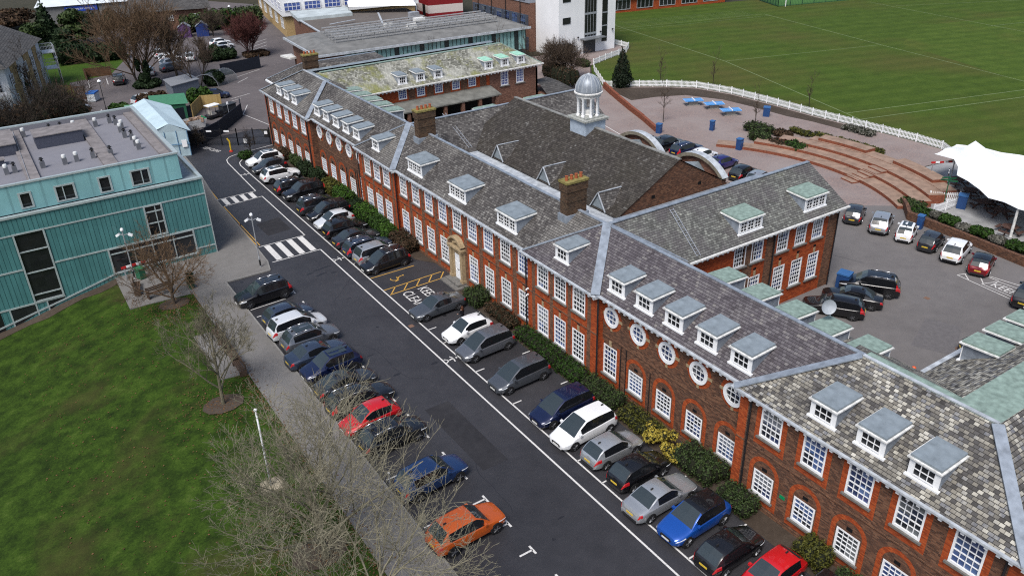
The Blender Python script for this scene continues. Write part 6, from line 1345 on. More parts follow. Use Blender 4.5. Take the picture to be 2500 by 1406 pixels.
# bare trees
def bare_tree(name, lab, x, y, z, h, spread, trunk_r, bm, tm, seed, levels=5, first=.28, up=.35, nb=(3, 5), group='leafless trees', twig=.011, lean=(0, 0), cat='bare tree', stems=1, dens=1.0, tf=.62, limb=None, rat=(.5, .72)):
    r = random.Random(seed); t = thing(name, lab, cat, (x, y, z), 0, group)
    T, K = MB(), MB()
    def grow(p, d, ln, rad, lev):
        mb = T if lev == 0 else K; n = 3 if lev < 3 else 2
        pts = [p]; dd = Vector(d); st = ln/n
        for i in range(n):
            dd = (dd+Vector((r.gauss(0, .13), r.gauss(0, .13), r.gauss(0, .08)+(.05 if lev > 1 else 0)))*(.25 if lev == 0 else 1)).normalized(); pts.append(pts[-1]+dd*st)
        for i in range(n):
            a = rad*(1-i/n*.45); c = rad*(1-(i+1)/n*.45); mb.tube(pts[i], pts[i+1], max(a, twig), max(c, twig*.8), 7 if lev == 0 else (5 if lev == 1 else 3), cap=False)
        if lev >= levels: return
        k = r.randint(*nb) if lev else int(r.randint(nb[0], nb[1])*1.7*dens)+2
        for i in range(k):
            s = first+(1-first)*((i+r.random())/k) if lev == 0 else .25+.75*((i+r.random())/k)
            q = min(n-1, int(s*n)); f = s*n-q; pp = pts[q].lerp(pts[q+1], f)
            base = (pts[q+1]-pts[q]).normalized(); ax = base.orthogonal().normalized(); ax.rotate(Matrix.Rotation(r.random()*6.283 if lev else 6.283*i*.382+r.random()*.5, 3, base))
            an = r.uniform(.55, 1.0) if lev else r.uniform(.75, 1.15)*(1.12-.55*s); nd = (base*math.cos(an)+ax*math.sin(an)); nd.z += up*(.6 if lev == 0 else .35); nd.normalize()
            l2 = ((limb*r.uniform(.8, 1.1)*(1.1-.35*s)) if lev == 0 and limb else ln*r.uniform(*rat)*(spread if lev == 0 else 1)*(1 if lev else (1.15-.5*s))); grow(pp, nd, l2, rad*(.56 if lev == 0 else .52)*(1.05-.35*s), lev+1)
        if lev == 0 or r.random() < .8: grow(pts[-1], dd, (limb or ln)*.55 if lev == 0 else ln*.55, rad*.5, lev+1)
    for s_ in range(stems):
        a = 6.283*s_/stems; sp = .32 if stems > 1 else 0
        grow(Vector((.15*math.cos(a)*(stems > 1), .15*math.sin(a)*(stems > 1), -.15)), Vector((lean[0]+sp*math.cos(a), lean[1]+sp*math.sin(a), 1)).normalized(), h*tf, trunk_r*(1 if stems == 1 else .7), 0)
    T.build('trunk', tm, t, uv=False); K.build('crown', bm, t, uv=False); return t
bare_tree('bare_tree', 'largest leafless tree, pale grey-green branches spreading over the path beside the flagpole', 8.9, 32.9, lawn_z(8.75, 33.4), 7.4, .95, .2, bark_p, bark_g, 12, levels=5, nb=(3, 5), first=.28, up=.26, dens=1.2, twig=.0085, tf=.5, limb=4.7, rat=(.48, .66))
bare_tree('bare_tree', 'pale leafless tree cut off by the bottom edge of the picture', 9.0, 26.6, lawn_z(8.9, 26.3), 6.6, .95, .15, bark_p, bark_g, 23, levels=5, nb=(3, 4), first=.3, up=.25, dens=1.2, twig=.0088, tf=.5, limb=4.6, rat=(.48, .66))
bare_tree('bare_tree', 'slim leafless tree in a soil ring beside the bench pad', 8.4, 50.1, lawn_z(8.4, 50.1), 7.2, .62, .13, bark_g, bark_g, 31, levels=5, nb=(3, 4), up=.55, first=.25, dens=1.4, twig=.0095, tf=.6, limb=2.9, rat=(.45, .65))
bare_tree('bare_tree', 'spreading orange-brown leafless tree in front of the teal building entrance', 9.2, 67.0, lawn_z(9.2, 67), 5.4, 1.05, .15, bark_o, bark_b, 41, levels=5, nb=(3, 5), up=.16, first=.22, dens=1.6, twig=.009, tf=.45, limb=3.7, rat=(.42, .6))
bare_tree('bare_tree', 'big leafless tree with orange twigs and ivy-clad trunk in the far yard', 23.3, 147, 0, 13, .85, .3, bark_o, bark_d, 51, levels=4, nb=(4, 6), up=.75, first=.25, dens=1.3, twig=.022, tf=.45, limb=7.2, rat=(.45, .65), stems=2)
bare_tree('pollarded_tree', 'dark purple-brown pollarded tree, middle one in the far yard', 29.3, 147, 0, 11.5, .5, .25, bark_b, bark_d, 61, levels=4, nb=(4, 6), up=1.2, first=.55, dens=1.3, twig=.02, tf=.5, limb=4.5, rat=(.42, .6))
bare_tree('bare_tree', 'ivy-based bare tree just left of the curved bike shelter', 30.6, 139.0, 0, 9, .5, .18, bark_b, bark_d, 67, levels=4, nb=(3, 5), up=1.0, first=.4, twig=.02, stems=2, tf=.5, limb=3.6, rat=(.42, .6))
bare_tree('pollarded_tree', 'small pollarded tree with twig brush in front of the white car row', 36.5, 158, 0, 5.2, .45, .2, bark_b, bark_d, 71, levels=3, nb=(4, 6), up=1.2, first=.6, twig=.022, tf=.5, limb=2.2)
bare_tree('red_twigged_tree', 'dome of red twigs beside the road at the yellow brick block', 45.0, 157.5, 0, 8.4, .55, .14, bark_r, bark_d, 81, levels=4, nb=(5, 6), up=1.1, first=.2, dens=1.3, twig=.02, stems=3, tf=.45, limb=3.6, rat=(.42, .6))
bare_tree('bare_tree', 'thin bare tree in front of the white rendered house, left edge', 7.5, 144, 0, 9, .6, .1, bark_d, bark_d, 91, levels=4, nb=(2, 4), up=.6, twig=.018, tf=.6)
bare_tree('bare_tree', 'dark tangled bare tree behind the far parapet of the teal building', 9.5, 127, 0, 7, .8, .15, bark_d, bark_d, 95, levels=4, nb=(4, 5), up=.3, twig=.018, tf=.4, limb=4.2)
bare_tree('bare_tree', 'tangle of dark branches at the left edge behind the teal roof', 4.2, 124, 0, 7.5, .9, .15, bark_d, bark_d, 99, levels=4, nb=(4, 5), up=.3, twig=.018, tf=.4, limb=4.2)
bare_tree('bare_tree', 'brownish bare tree right of the long hedge at the top', 45, 182, 0, 5, .7, .12, bark_b, bark_d, 103, levels=4, nb=(3, 5), twig=.02, tf=.4, limb=3)
bare_tree('bare_tree', 'brown twiggy multi-stemmed tree in front of the white stair tower', 80.0, 107.5, 0, 6.5, .8, .12, bark_b, bark_d, 107, levels=4, nb=(4, 6), up=.45, first=.15, dens=1.3, twig=.016, stems=3, tf=.45, limb=3.0)
bare_tree('sapling', 'bare shrub by the gate next to the first white SUV', 27.2, 102.2, 0, 3.0, .8, .06, bark_d, bark_d, 109, levels=3, nb=(4, 5), twig=.014, cat='sapling')
bare_tree('bare_shrub', 'round leafless shrub beside the pale blue shed', 22.3, 108.8, 0, 2.6, .9, .06, bark_d, bark_d, 113, levels=4, nb=(4, 5), twig=.012, first=.1, cat='bare shrub')
for i, (x, y, h, lab) in enumerate(((76.9, 80.2, 6.5, 'young bare tree on the paving between the red wall and the table tennis tables'), (85.2, 71.5, 5, 'young bare tree right of the three table tennis tables'), (84.2, 97.8, 6, 'young bare tree in front of the dark conifer'), (90.5, 95.6, 5.5, 'young bare tree on the grass just right of the conifer'), (96.2, 89.8, 5, 'faint sapling on the grass behind the curve of the white fence'), (97.7, 72.8, 4.5, 'sapling on the grass behind the straight part of the white fence'), (81.4, 106.5, 5, 'staked sapling between the brown tree and the conifer'), (101, 44, 4.5, 'sapling on the grass behind the white canopy'), (62, 118.5, 7, 'thin bare tree before the left part of the glass hall'), (74.5, 117.5, 8.5, 'thin bare tree before the middle of the glass hall'), (79.5, 116.5, 8, 'thin bare tree before the right end of the glass hall'))):
    bare_tree('sapling', lab, x, y, 0, h, .42, .055, bark_b, bark_d, 200+i, levels=3, nb=(3, 4), up=.9, first=.35, twig=.013, group='young bare trees', cat='sapling')
# evergreen trees
def ever(x, y, h, rx, m, n, lab, seed, name='evergreen_tree', size=.3, cone=False, group='dark evergreen trees'):
    r = random.Random(seed); t = thing(name, lab, 'tree', (x, y, 0), 0, group); bl = []
    if cone:
        for k in range(9): f = k/8; rr = rx*(1-f)**.75*(.75 if k == 0 else 1)+.15; bl.append((r.uniform(-.12, .12), r.uniform(-.12, .12), .5+f*(h-.7), rr, rr, h*.12))
    else:
        for k in range(12): f = r.random(); a = r.random()*6.28; q = rx*.62*(1-f*.55); bl.append((q*math.cos(a), q*math.sin(a), h*(.25+.65*f), rx*r.uniform(.35, .55), rx*r.uniform(.35, .55), h*r.uniform(.1, .17)))
    b = MB(); leaves(b, bl, n, size, r, .6); b.build('crown', m, t, uv=False)
    c = MB(); core(c, bl, .6); c.tube((0, 0, -.1), (0, 0, h*.6), .25, .12, 7); c.build('trunk', core_m, t, uv=False)
ever(84.6, 97.9, 5.9, 1.75, lf_cyp, 5200, 'dark flame-shaped conifer standing at the white picket fence', 1, 'conifer', .11, True, 'conifers')
for i, (x, y, h, rx, m, cone, lab) in enumerate(((15.7, 192, 8.8, 2.9, lf_dark, True, 'dark conical evergreen left of the blue storage sign'), (20.7, 193, 7.0, 3.6, lf_mid, False, 'rounded dark green tree below the blue storage sign'), (25.6, 190, 13, 3.0, lf_cyp, False, 'tallest dark evergreen, right of the blue storage sign'), (12.3, 188, 6.0, 3.0, lf_mid, False, 'mid green evergreen above the grey tiled roof'), (17.2, 183, 5.5, 2.6, lf_dark, False, 'dark rounded evergreen behind the garden lawn'), (9, 205, 6, 5, lf_brown, False, 'brownish tree mass above the grey tiled roof, left edge'), (2, 215, 7, 6, lf_brown, False, 'brown winter tree at the top left corner'), (11, 222, 5, 6, lf_brown, False, 'brown thicket left of the storage shed'))):
    ever(x, y, h, rx, m, 3200, lab, 300+i, size=.3, cone=cone)
for i, (x, y, lx, ly, h, m, lab) in enumerate(((43.5, 190.3, 5, 3.5, 3.6, lf_mid, 'tall green hedge left part, along the far yard top'), (49, 189.5, 6, 3.5, 4.2, lf_hedge, 'tall green hedge middle part, along the far yard top'), (54.8, 188.5, 5.5, 3.5, 4.2, lf_mid, 'tall green hedge right part beside the white panelled block'), (17.3, 174.5, 6, 4, 3.4, lf_dark, 'clipped dark hedge at the back of the bright garden lawn, left half'), (23, 173, 6, 4, 3.2, lf_dark, 'clipped dark hedge at the back of the bright garden lawn, right half'), (39.5, 158.8, 6, 2.2, 2.0, lf_dark, 'dark ivy hedge behind the long dark screen fence'), (39.8, 161, 1.4, 4.0, 2.2, lf_dark, 'dark hedge left of the red twigs'), (28.5, 130.3, 3.0, 2.6, 2.3, lf_hedge, 'rounded green bush beside the dark blue hatchback'), (22.5, 134, 4.0, 3.2, 1.8, lf_brown, 'brown shrubbery behind the green hut'), (17.2, 131, 2.6, 3.4, 1.7, lf_hedge, 'green bushes left of the pale green container'), (16.3, 127, 3, 2, .7, lf_bright, 'low bright green plants beside the lamp post'), (8.5, 132.5, 9, 6, 3.4, lf_brown, 'brown thicket behind the far parapet of the teal building'), (1.0, 129, 8, 7, 4, lf_brown, 'dark thicket at the left edge below the white house'), (8.2, 155, 1.5, 1.8, 5.0, lf_dark, 'ivy column on the white house wall, right one'), (6.5, 149, 1.5, 1.8, 4.5, lf_dark, 'ivy column on the white house wall, left one'), (33.5, 140.5, 2.4, 2.0, 2.4, lf_dark, 'ivy clump at the foot of the bare tree by the bike shelter'), (46.2, 158, 4, 3.2, .8, lf_brown, 'low brown heap of plants under the red twigs'))):
    shrub(x, y, boxy(lx, ly, h, random.Random(400+i), 1.3), m, 2200, .22, lab, 'hedge', 'far hedges and thickets', 'hedge')
shrub(24.0, 146.4, [(0, 0, 1.2, 1.0, 1.0, 1.2), (.6, .4, 2.8, .6, .6, 1.5), (-.9, -.3, .6, 1.2, .9, .6), (1.4, -.5, .7, 1.0, 1.0, .7), (-.5, .6, 3.6, .45, .45, 1.2), (.2, -1.2, .4, .9, .7, .45)], lf_dark, 2200, .2, 'dark ivy mass round the big tree trunk', 'ivy', 'far hedges and thickets', 'ivy')
# courtyard planting
GP = 'planted shrubs round the courtyard and terrace'
for i, (x, y, lx, ly, h, m, lab) in enumerate(((75.4, 40.9, 1.3, 2.2, .9, lf_hedge, 'green shrub in the planter nearest the white picket gate'), (76.6, 43.0, 1.4, 2.4, .9, lf_mid, 'green shrub beside the amphitheatre end wall'), (74.6, 37.9, 1.1, 1.6, .8, lf_hedge, 'green shrub in the wall planter above the small rounded grey car'), (74.3, 36.2, .9, 1.2, .6, lf_grey, 'greyish low shrub in the wall planter'), (74.3, 34.6, 1.1, 1.8, .8, lf_hedge, 'green shrub in the wall planter above the white SUV'), (74.1, 32.8, .9, 1.2, .6, lf_grey, 'greyish shrub between two green ones above the dark red car'), (74.0, 31.0, 1.1, 1.8, .8, lf_hedge, 'green shrub in the wall planter above the dark red car'), (73.8, 28.8, 1.1, 1.9, .8, lf_mid, 'green shrub at the right edge of the wall planter'), (74.9, 39.3, .8, 1.0, .6, lf_grey, 'greyish shrub at the left of the wall planter'),
 (83.4, 69.3, 2.2, 3.6, 1.3, lf_mid, 'green shrub patch left of the long curved hedge, rear one'), (80.8, 66.8, 1.6, 2.6, 1.3, lf_mid, 'green shrub behind the low brick seat, left one'), (80.9, 63.9, 1.5, 2.2, 1.1, lf_brown, 'brownish shrub behind the low brick seat, middle one'), (81.3, 61.6, 1.6, 2.2, 1.3, lf_hedge, 'green shrub behind the low brick seat, right one'), (84.6, 66.3, 1.4, 2.2, .9, lf_brown, 'brownish shrub next to the rear green patch'), (93.4, 61.5, 1.6, 4.2, .7, lf_grey, 'greyish heather bed at the white fence'), (81.8, 112.2, 2.0, 3.4, 1.6, lf_dark, 'dark bush left of the white tower entrance'), (88.2, 112.3, 1.6, 2.4, 1.3, lf_hedge, 'clipped green bush by the white tower entrance'), (77.8, 103.5, 2.6, 4.5, 3.2, lf_brown, 'brown thicket beside the end of the lichened range'), (79, 108, 2.6, 4, 3.0, lf_brown, 'brown thicket in front of the white tower'), (88.2, 80.8, .1, .1, .1, lf_olive, ''))):
    if lab: shrub(x, y, boxy(lx, ly, h, random.Random(500+i), .8), m, 1000, .1, lab, 'shrub', GP, z=.6 if (x < 75.1 and y < 41) else 0)
for k, (x, y, a) in enumerate(((87.0, 65.6, 0), (87.8, 62.4, 0), (88.2, 59.2, 0), (88.1, 56.0, 0))):
    shrub(x, y, boxy(1.0, 3.2, .75, random.Random(520+k), .6), lf_olive, 800, .09, ['yellow-green curved hedge, first piece from the left', 'yellow-green curved hedge, second piece from the left', 'yellow-green curved hedge, third piece from the left', 'yellow-green curved hedge, right end piece'][k], 'hedge', 'curved hedge behind the amphitheatre', 'hedge')

# ---------------------------------------------------------------- terrace, fences, furniture
blue_bin = plain('bin_blue', (.012, .05, .16), .5)
am = thing('amphitheatre', 'curved red brick stepped seating with pale brown tops round the courtyard', 'amphitheatre', (79, 56, 0), world=True)
AC = (58, 56)
def arc_wall(name, r0, r1, a0, a1, z0, z1, n=28):
    b = MB()
    def P(r_, a): return (AC[0]+r_*math.cos(R(a)), AC[1]+r_*math.sin(R(a)))
    for k in range(n):
        t0, t1 = a0+(a1-a0)*k/n, a0+(a1-a0)*(k+1)/n
        p, q, s, u = P(r0, t0), P(r1, t0), P(r1, t1), P(r0, t1)
        b.poly([(*p, z1), (*q, z1), (*s, z1), (*u, z1)], 1); b.poly([(*p, z0), (*p, z1), (*u, z1), (*u, z0)], 0); b.poly([(*q, z0), (*s, z0), (*s, z1), (*q, z1)], 0)
        if k == 0: b.poly([(*p, z0), (*q, z0), (*q, z1), (*p, z1)], 0)
        if k == n-1: b.poly([(*u, z0), (*u, z1), (*s, z1), (*s, z0)], 0)
    return b.build(name, [brick_step, step_top], am)
for r0_, r1_, a0, a1, z1 in ((21.1, 22.9, -36, 36.5, .35), (22.9, 24.6, -35, 25.5, .66), (24.6, 26.3, -33, 19.5, .97), (26.3, 28.0, -31, 12.5, 1.0), (26.6, 28.3, -3.5, 10.2, 1.34), (26.6, 28.3, -26, -12, 1.34)):
    arc_wall('seat_tier', r0_, r1_, a0, a1, 0, z1)
for k in range(7): arc_wall('step', 20.1+k*.75, 20.95+k*.75, -15.3, -10.2, 0, .16+k*.14, 6)
lwall = thing('planter_wall', 'low brown brick planter wall between courtyard cars and pale canopy yard', 'wall', (73.5, 36, 0), world=True)
b = MB(); pts = [(76.3, 43.9), (75.4, 42.9), (73.6, 41.4), (73.2, 36), (72.4, 29), (71.5, 20)]
for p, q in zip(pts, pts[1:]): b.bar((*p, .4), (*q, .4), .35, .85)
b.build('wall', brick_brown, lwall)
b = MB(); b.prism([(73.7, 41.2), (73.35, 36), (72.55, 29), (71.6, 20), (74, 20), (74.5, 29), (75, 38), (76.8, 41.5), (76.3, 43.7), (75.5, 42.8)], .0, .5); b.build('soil', soil, lwall)
rwl = thing('ramp_wall', 'stepped low red brick wall along the ramp from the white fence', 'wall', (77.5, 88, 0), world=True)
rp_ = [(82.0, 99.0), (80.5, 95.6), (79.2, 92.4), (77.3, 87.7), (75.4, 82.6), (73.3, 77.6)]
for k, (p, q) in enumerate(zip(rp_, rp_[1:])):
    b = MB(); b.bar((*p, .45-.03*k), (*q, .45-.03*k), .4, .95-.06*k); b.build('wall_section', brick_step, rwl)
bw = thing('yard_boundary_wall', 'mossy old brick wall between copper dormers and courtyard tarmac', 'wall', (46, 24, 0), world=True)
b = MB(); b.bar((41.5, 33.5, 1.1), (46.2, 23.8, 1.1), .4, 2.2); b.build('wall', plain('mossy_brick', (.07, .055, .035), .95, var=.4, scale=3), bw)
# picket fence: one thing per run between bends
def picket(lab, pts, h=1.0, step=.18, name='picket_fence', group='white picket fences'):
    t = thing(name, lab, 'fence', (*pts[0], 0), 0, group, world=True); pk = MB(); rl = MB(); ps = MB()
    for p, q in zip(pts, pts[1:]):
        p, q = Vector(p), Vector(q); L_ = (q-p).length; d = (q-p)/L_; n = max(1, int(L_/step))
        for k in range(n): c = p+d*(k+.5)*L_/n; pk.obox((c.x, c.y), d.x, d.y, .045, .012, .08, h)
        for z in (.28, h-.22): rl.bar((p.x, p.y, z), (q.x, q.y, z), .04, .09)
        m = max(1, int(L_/1.9))
        for k in range(m+1): c = p+d*k*L_/m; ps.obox((c.x, c.y), d.x, d.y, .055, .055, 0, h+.12)
    pk.build('pickets', white, t, uv=False)['kind'] = 'stuff'; rl.build('rail', white, t, uv=False); ps.build('post', white, t, uv=False); return t
picket('white picket fence curving along the edge of the playing field', fence_pts)
picket('white picket fence running from the brown tree down to the red ramp wall', [(90.2, 112), (87.2, 108), (82.2, 99.2)])
picket('white picket fence round the stair tower forecourt', [(90.2, 112), (96, 114.2), (100.6, 115.6), (103.4, 118.2), (103.4, 122.3), (101.6, 124)])
picket('short white picket run beside the blue bin and green signpost', [(76.5, 40.6), (80.6, 40.45)], 1.05); picket('white picket gate run near the amphitheatre end', [(79.4, 42.9), (81.6, 41.0)], 1.05)
def panel_fence(lab, pts, h, m, name='fence', grp='dark screen fences', posts=True):
    t = thing(name, lab, 'fence', (*pts[0], 0), 0, grp, world=True)
    for p, q in zip(pts, pts[1:]): b = MB(); b.bar((*p, h/2), (*q, h/2), .06, h); b.build('panel', m, t)
    b = MB()
    for p in pts: b.box(p[0]-.06, p[0]+.06, p[1]-.06, p[1]+.06, 0, h+.05)
    b.build('post', m, t)
screen = plain('dark_screen', (.016, .02, .03), .7, var=.15); newwood = tiles('new_fence_boards', .14, 30, [(0, (.3, .2, .075)), (1, (.4, .29, .12))], (.15, .1, .04), .08, 0, bump=0); oldwood = plain('old_fence_board', (.085, .045, .025), .9, var=.3, scale=2)
panel_fence('dark screen fence wall from the yard gate up to the buggy compound', [(23.2, 109.9), (26.3, 112.5), (31.5, 119.4), (32.2, 122.2)], 1.9, screen)
panel_fence('dark screen fence behind the skip', [(21.8, 122.5), (25.4, 123.4)], 1.8, screen); panel_fence('long dark screen fence at the bend of the yard road', [(36.3, 146.0), (43.6, 147.6), (43.9, 148.6)], 2.0, screen); panel_fence('dark fence left of the yard gates', [(20.9, 110.9), (23.2, 109.9)], 1.9, screen)
panel_fence('new pale wooden board fence beside the golf buggy', [(25.5, 123.2), (28.0, 127.6), (30.6, 126.6)], 1.9, newwood, grp='wooden fences'); panel_fence('old brown board fence at the edge of the garden lawn', [(16.8, 157.6), (16.9, 160.5), (21, 159.4)], 1.5, oldwood, grp='wooden fences')
sl_t = thing('bin_store', 'brown slatted timber bin store in the far yard', 'bin store', (13.3, 147, 0), world=True); b = MB()
for k in range(10): b.bar((11.3, 148.5, .15+k*.2), (14.6, 144.4, .15+k*.2), .05, .12); b.bar((11.3, 148.5, .15+k*.2), (11.6, 151.5, .15+k*.2), .05, .12)
b.build('slats', oldwood, sl_t); b = MB()
for p in ((11.3, 148.5), (13, 146.4), (14.6, 144.4), (11.6, 151.5)): b.box(p[0]-.08, p[0]+.08, p[1]-.08, p[1]+.08, 0, 2.2)
b.build('post', oldwood, sl_t)
t = thing('wheelie_bin', 'white skip-like bin with blue lid beside the slatted store', 'bin', (15.4, 142.8, 0), R(-30)); b = MB(); b.prism([(-.6, -.85), (.6, -.85), (.65, .85), (-.65, .85)], .1, 1.25); b.build('body', plain('bin_white', (.5, .53, .56), .5), t); b = MB(); b.prism([(-.68, -.9), (.68, -.9), (.7, .9), (-.7, .9)], 1.25, 1.45); b.build('lid', plain('lid_blue', (.02, .1, .35), .5), t)
t = thing('skip', 'green and white skip full of rubble beside the pale blue shed', 'skip', (24.0, 117.8, 0), R(10)); b = MB(); b.poly([(-1.5, -.8, .1), (1.5, -.8, .1), (1.9, -.9, 1.3), (-1.9, -.9, 1.3)]); b.poly([(1.5, -.8, .1), (1.5, .8, .1), (1.9, .9, 1.3), (1.9, -.9, 1.3)], 1); b.poly([(1.5, .8, .1), (-1.5, .8, .1), (-1.9, .9, 1.3), (1.9, .9, 1.3)]); b.poly([(-1.5, .8, .1), (-1.5, -.8, .1), (-1.9, -.9, 1.3), (-1.9, .9, 1.3)]); b.build('body', [white_old, plain('skip_green', (.0, .2, .08), .5)], t)
b = MB(); r_ = random.Random(5)
for k in range(14): x, y = r_.uniform(-1.5, 1.5), r_.uniform(-.7, .7); b.obox((x, y), math.cos(k), math.sin(k), r_.uniform(.15, .5), r_.uniform(.1, .25), .9, r_.uniform(1.15, 1.5))
b.build('rubble', plain('rubble', (.25, .17, .12), .9, var=.5, scale=1.5), t)
# gates
def gate(lab, p, q, leaves_, h=2.0):
    t = thing('metal_gate', lab, 'gate', (*p, 0), 0, 'black railing gates across the road', world=True); p, q = Vector(p), Vector(q); L_ = (q-p).length; d = (q-p)/L_
    bars = MB(); fr = MB()
    for k in range(int(L_/.14)): c = p+d*(k*.14); bars.bar((c.x, c.y, .12), (c.x, c.y, h), .022, .022)
    for z in (.14, h*.5, h): fr.bar((p.x, p.y, z), (q.x, q.y, z), .05, .06)
    for k in range(leaves_+1): c = p+d*L_*k/leaves_; fr.bar((c.x, c.y, 0), (c.x, c.y, h+.25), .12, .12)
    bars.build('bars', black_m, t); fr.build('frame', black_m, t); return t
g1 = gate('black railing double gate nearest the pale blue shed', (23.5, 109.1), (26.9, 106.5), 2); 
for s_ in (.15, .7): b = MB(); p = Vector((23.5, 109.1)).lerp(Vector((26.9, 106.5)), s_); b.obox((p.x, p.y-.05), .79, -.6, .35, .02, 1.8, 2.0); b.build('sign', white, g1)
g2 = gate('black railing fence panel between the double gate and the school corner', (26.9, 106.5), (30.5, 104.3), 2); b = MB(); b.obox((27.7, 105.9), .85, -.52, .2, .02, .3, .85); b.build('sign', white, g2); b = MB(); b.obox((30.1, 104.35), .85, -.52, .3, .1, 1.0, 1.9); q = b.build('key_box', black_m, g2); b = MB(); b.obox((30.04, 104.23), .85, -.52, .2, .02, 1.45, 1.85); b.build('panel', white, q)
# bollard, bins, lamps, flagpole
t = thing('bollard', 'yellow bent bollard with red base in front of the yard gates', 'bollard', (25.35, 104.5, 0)); b = MB(); b.lathe([(.25, 0), (.22, .15), (.1, .2)], (0, 0, 0), 12); b.build('base', plain('bollard_red', (.4, .03, .02), .6), t); b = MB(); b.tube((0, 0, .15), (.02, 0, 1.35), .1, .1, 10); b.tube((.02, 0, 1.32), (-.2, .1, 1.75), .1, .09, 10); b.build('post', plain('bollard_yellow', (.55, .38, .02), .5), t)
def bin_(x, y, lab, rot=0, h=1.15, w_=.32, name='litter_bin'):
    t = thing(name, lab, 'litter bin', (x, y, 0), rot, 'blue litter bins'); b = MB(); b.box(-w_, w_, -w_, w_, 0, h); b.build('body', blue_bin, t); b = MB(); b.box(-w_-.04, w_+.04, -w_-.04, w_+.04, h, h+.12); b.box(-w_-.01, w_+.01, -w_-.01, -w_, h*.65, h*.88); b.build('lid', plain('bin_lid_blue', (.03, .11, .28), .5), t)
bin_(73.2, 77.0, 'blue litter bin at the lower end of the red ramp wall', .4); bin_(79.4, 73.6, 'dark blue litter bin on open paving left of the shrubs', .3, 1.2, .26); bin_(76.4, 66.1, 'blue litter bin in front of the low brick seat', .2, 1.3); bin_(89.8, 73.6, 'round-looking blue bin beyond the table tennis tables', .6, 1.2, .42); bin_(80.4, 40.0, 'blue bin beside the white picket fence under the canopy edge', .4, 1.35, .42); bin_(72.5, 39.5, 'dark blue bin behind the small white hatchback', .2, 1.3, .26); bin_(56.6, 36.2, 'blue bin at the corner of the courtyard wing', .3, 1.3, .5); bin_(83, 33.2, 'blue bin behind the canopy mast', .2, 1.3, .4)
def bell_lamp(x, y, h, lab, grp='lantern lamp posts'):
    t = thing('lamp_post', lab, 'lamp post', (x, y, 0), 0, grp); b = MB(); b.lathe([(.12, 0), (.09, .8), (.05, .9), (.045, h)], (0, 0, 0), 10); b.build('post', black_m, t); b = MB(); b.lathe([(.1, 0), (.2, .35), (.05, .4)], (0, 0, h), 8); b.build('lantern', plain('lantern_grey', (.3, .3, .28), .4), t); b = MB(); b.lathe([(.3, 0), (.28, .12), (.06, .3)], (0, 0, h+.36), 10); b.build('lantern_cap', white, t)
bell_lamp(15.8, 134.5, 4.2, 'lamp post with white lantern beside the green plants in the yard'); bell_lamp(13.2, 160, 3.6, 'lamp post with white lantern at the white house garden edge'); bell_lamp(50.4, 186, 4.5, 'lamp post before the long hedge at the top'); bell_lamp(28.0, 172, 5, 'lamp post among the pollarded trees')
def cam_post(x, y, h, lab, rot):
    t = thing('camera_post', lab, 'lamp post', (x, y, .1), rot, 'camera posts'); b = MB(); b.lathe([(.075, 0), (.075, h*.2), (.055, h*.21), (.05, h)], (0, 0, 0), 10); b.build('post', galv, t); b = MB(); b.lathe([(.082, .15), (.082, .75)], (0, 0, 0), 10); b.build('base_band', black_m, t)
    b = MB(); b.lathe([(.05, 0), (.13, .05), (.15, .2), (.08, .32)], (0, 0, h), 12); b.build('camera_dome', white, t, smooth=True)
    for k in range(2):
        a = (.3, 2.8)[k]; b = MB(); b.bar((0, 0, h-.35), (.5*math.cos(a), .5*math.sin(a), h-.25), .05, .05); b.build('arm', galv, t); b = MB(); b.bar((.42*math.cos(a), .42*math.sin(a), h-.3), (.72*math.cos(a), .72*math.sin(a), h-.5), .22, .2); b.build('floodlight', white, t)
cam_post(17.5, 69.45, 5.0, 'grey post with white dome camera and floodlights at the zebra crossing', R(-30)); cam_post(7.45, 75.0 - 1.0, 4.6, 'grey post with white floodlights before the teal building entrance', R(-30))
t = thing('flagpole', 'plain white flagpole on a pale stone base on the lawn', 'flagpole', (8.3, 40.0, lawn_z(8.3, 40))); b = MB(); b.lathe([(.075, .15), (.06, 3), (.05, 5.6)], (0, 0, 0), 12); b.build('pole', plain('pole_white', (.62, .64, .66), .5, var=.25, scale=3), t, smooth=True); b = MB(); b.lathe([(.05, 0), (.1, .05), (.1, .12), (0, .18)], (0, 0, 5.6), 12); b.build('finial', white, t); b = MB(); b.prism([(-.75, -.45), (.6, -.6), (.85, .1), (.4, .6), (-.5, .55)], -.15, .16); b.build('base', plain('pale_stone', (.3, .26, .19), .95, var=.35, scale=4), t)
bb_ = thing('bollard_light', 'small white-topped post on the path edge by the blue SUV', 'bollard', (14.2, 36.0, .1)); b = MB(); b.lathe([(.05, 0), (.05, .9)], (0, 0, 0), 8); b.build('post', galv, bb_); b = MB(); b.lathe([(.06, 0), (.08, .05), (.0, .1)], (0, 0, .9), 8); b.build('cap', white, bb_)
bb_ = thing('sign_post', 'thin post with small white box beside the far school corner', 'post', (29.2, 117.5, 0)); b = MB(); b.lathe([(.04, 0), (.04, 2.6)], (0, 0, 0), 8); b.build('post', galv, bb_); b = MB(); b.box(-.12, .12, -.1, .1, 2.6, 2.9); b.build('lamp_box', white, bb_)
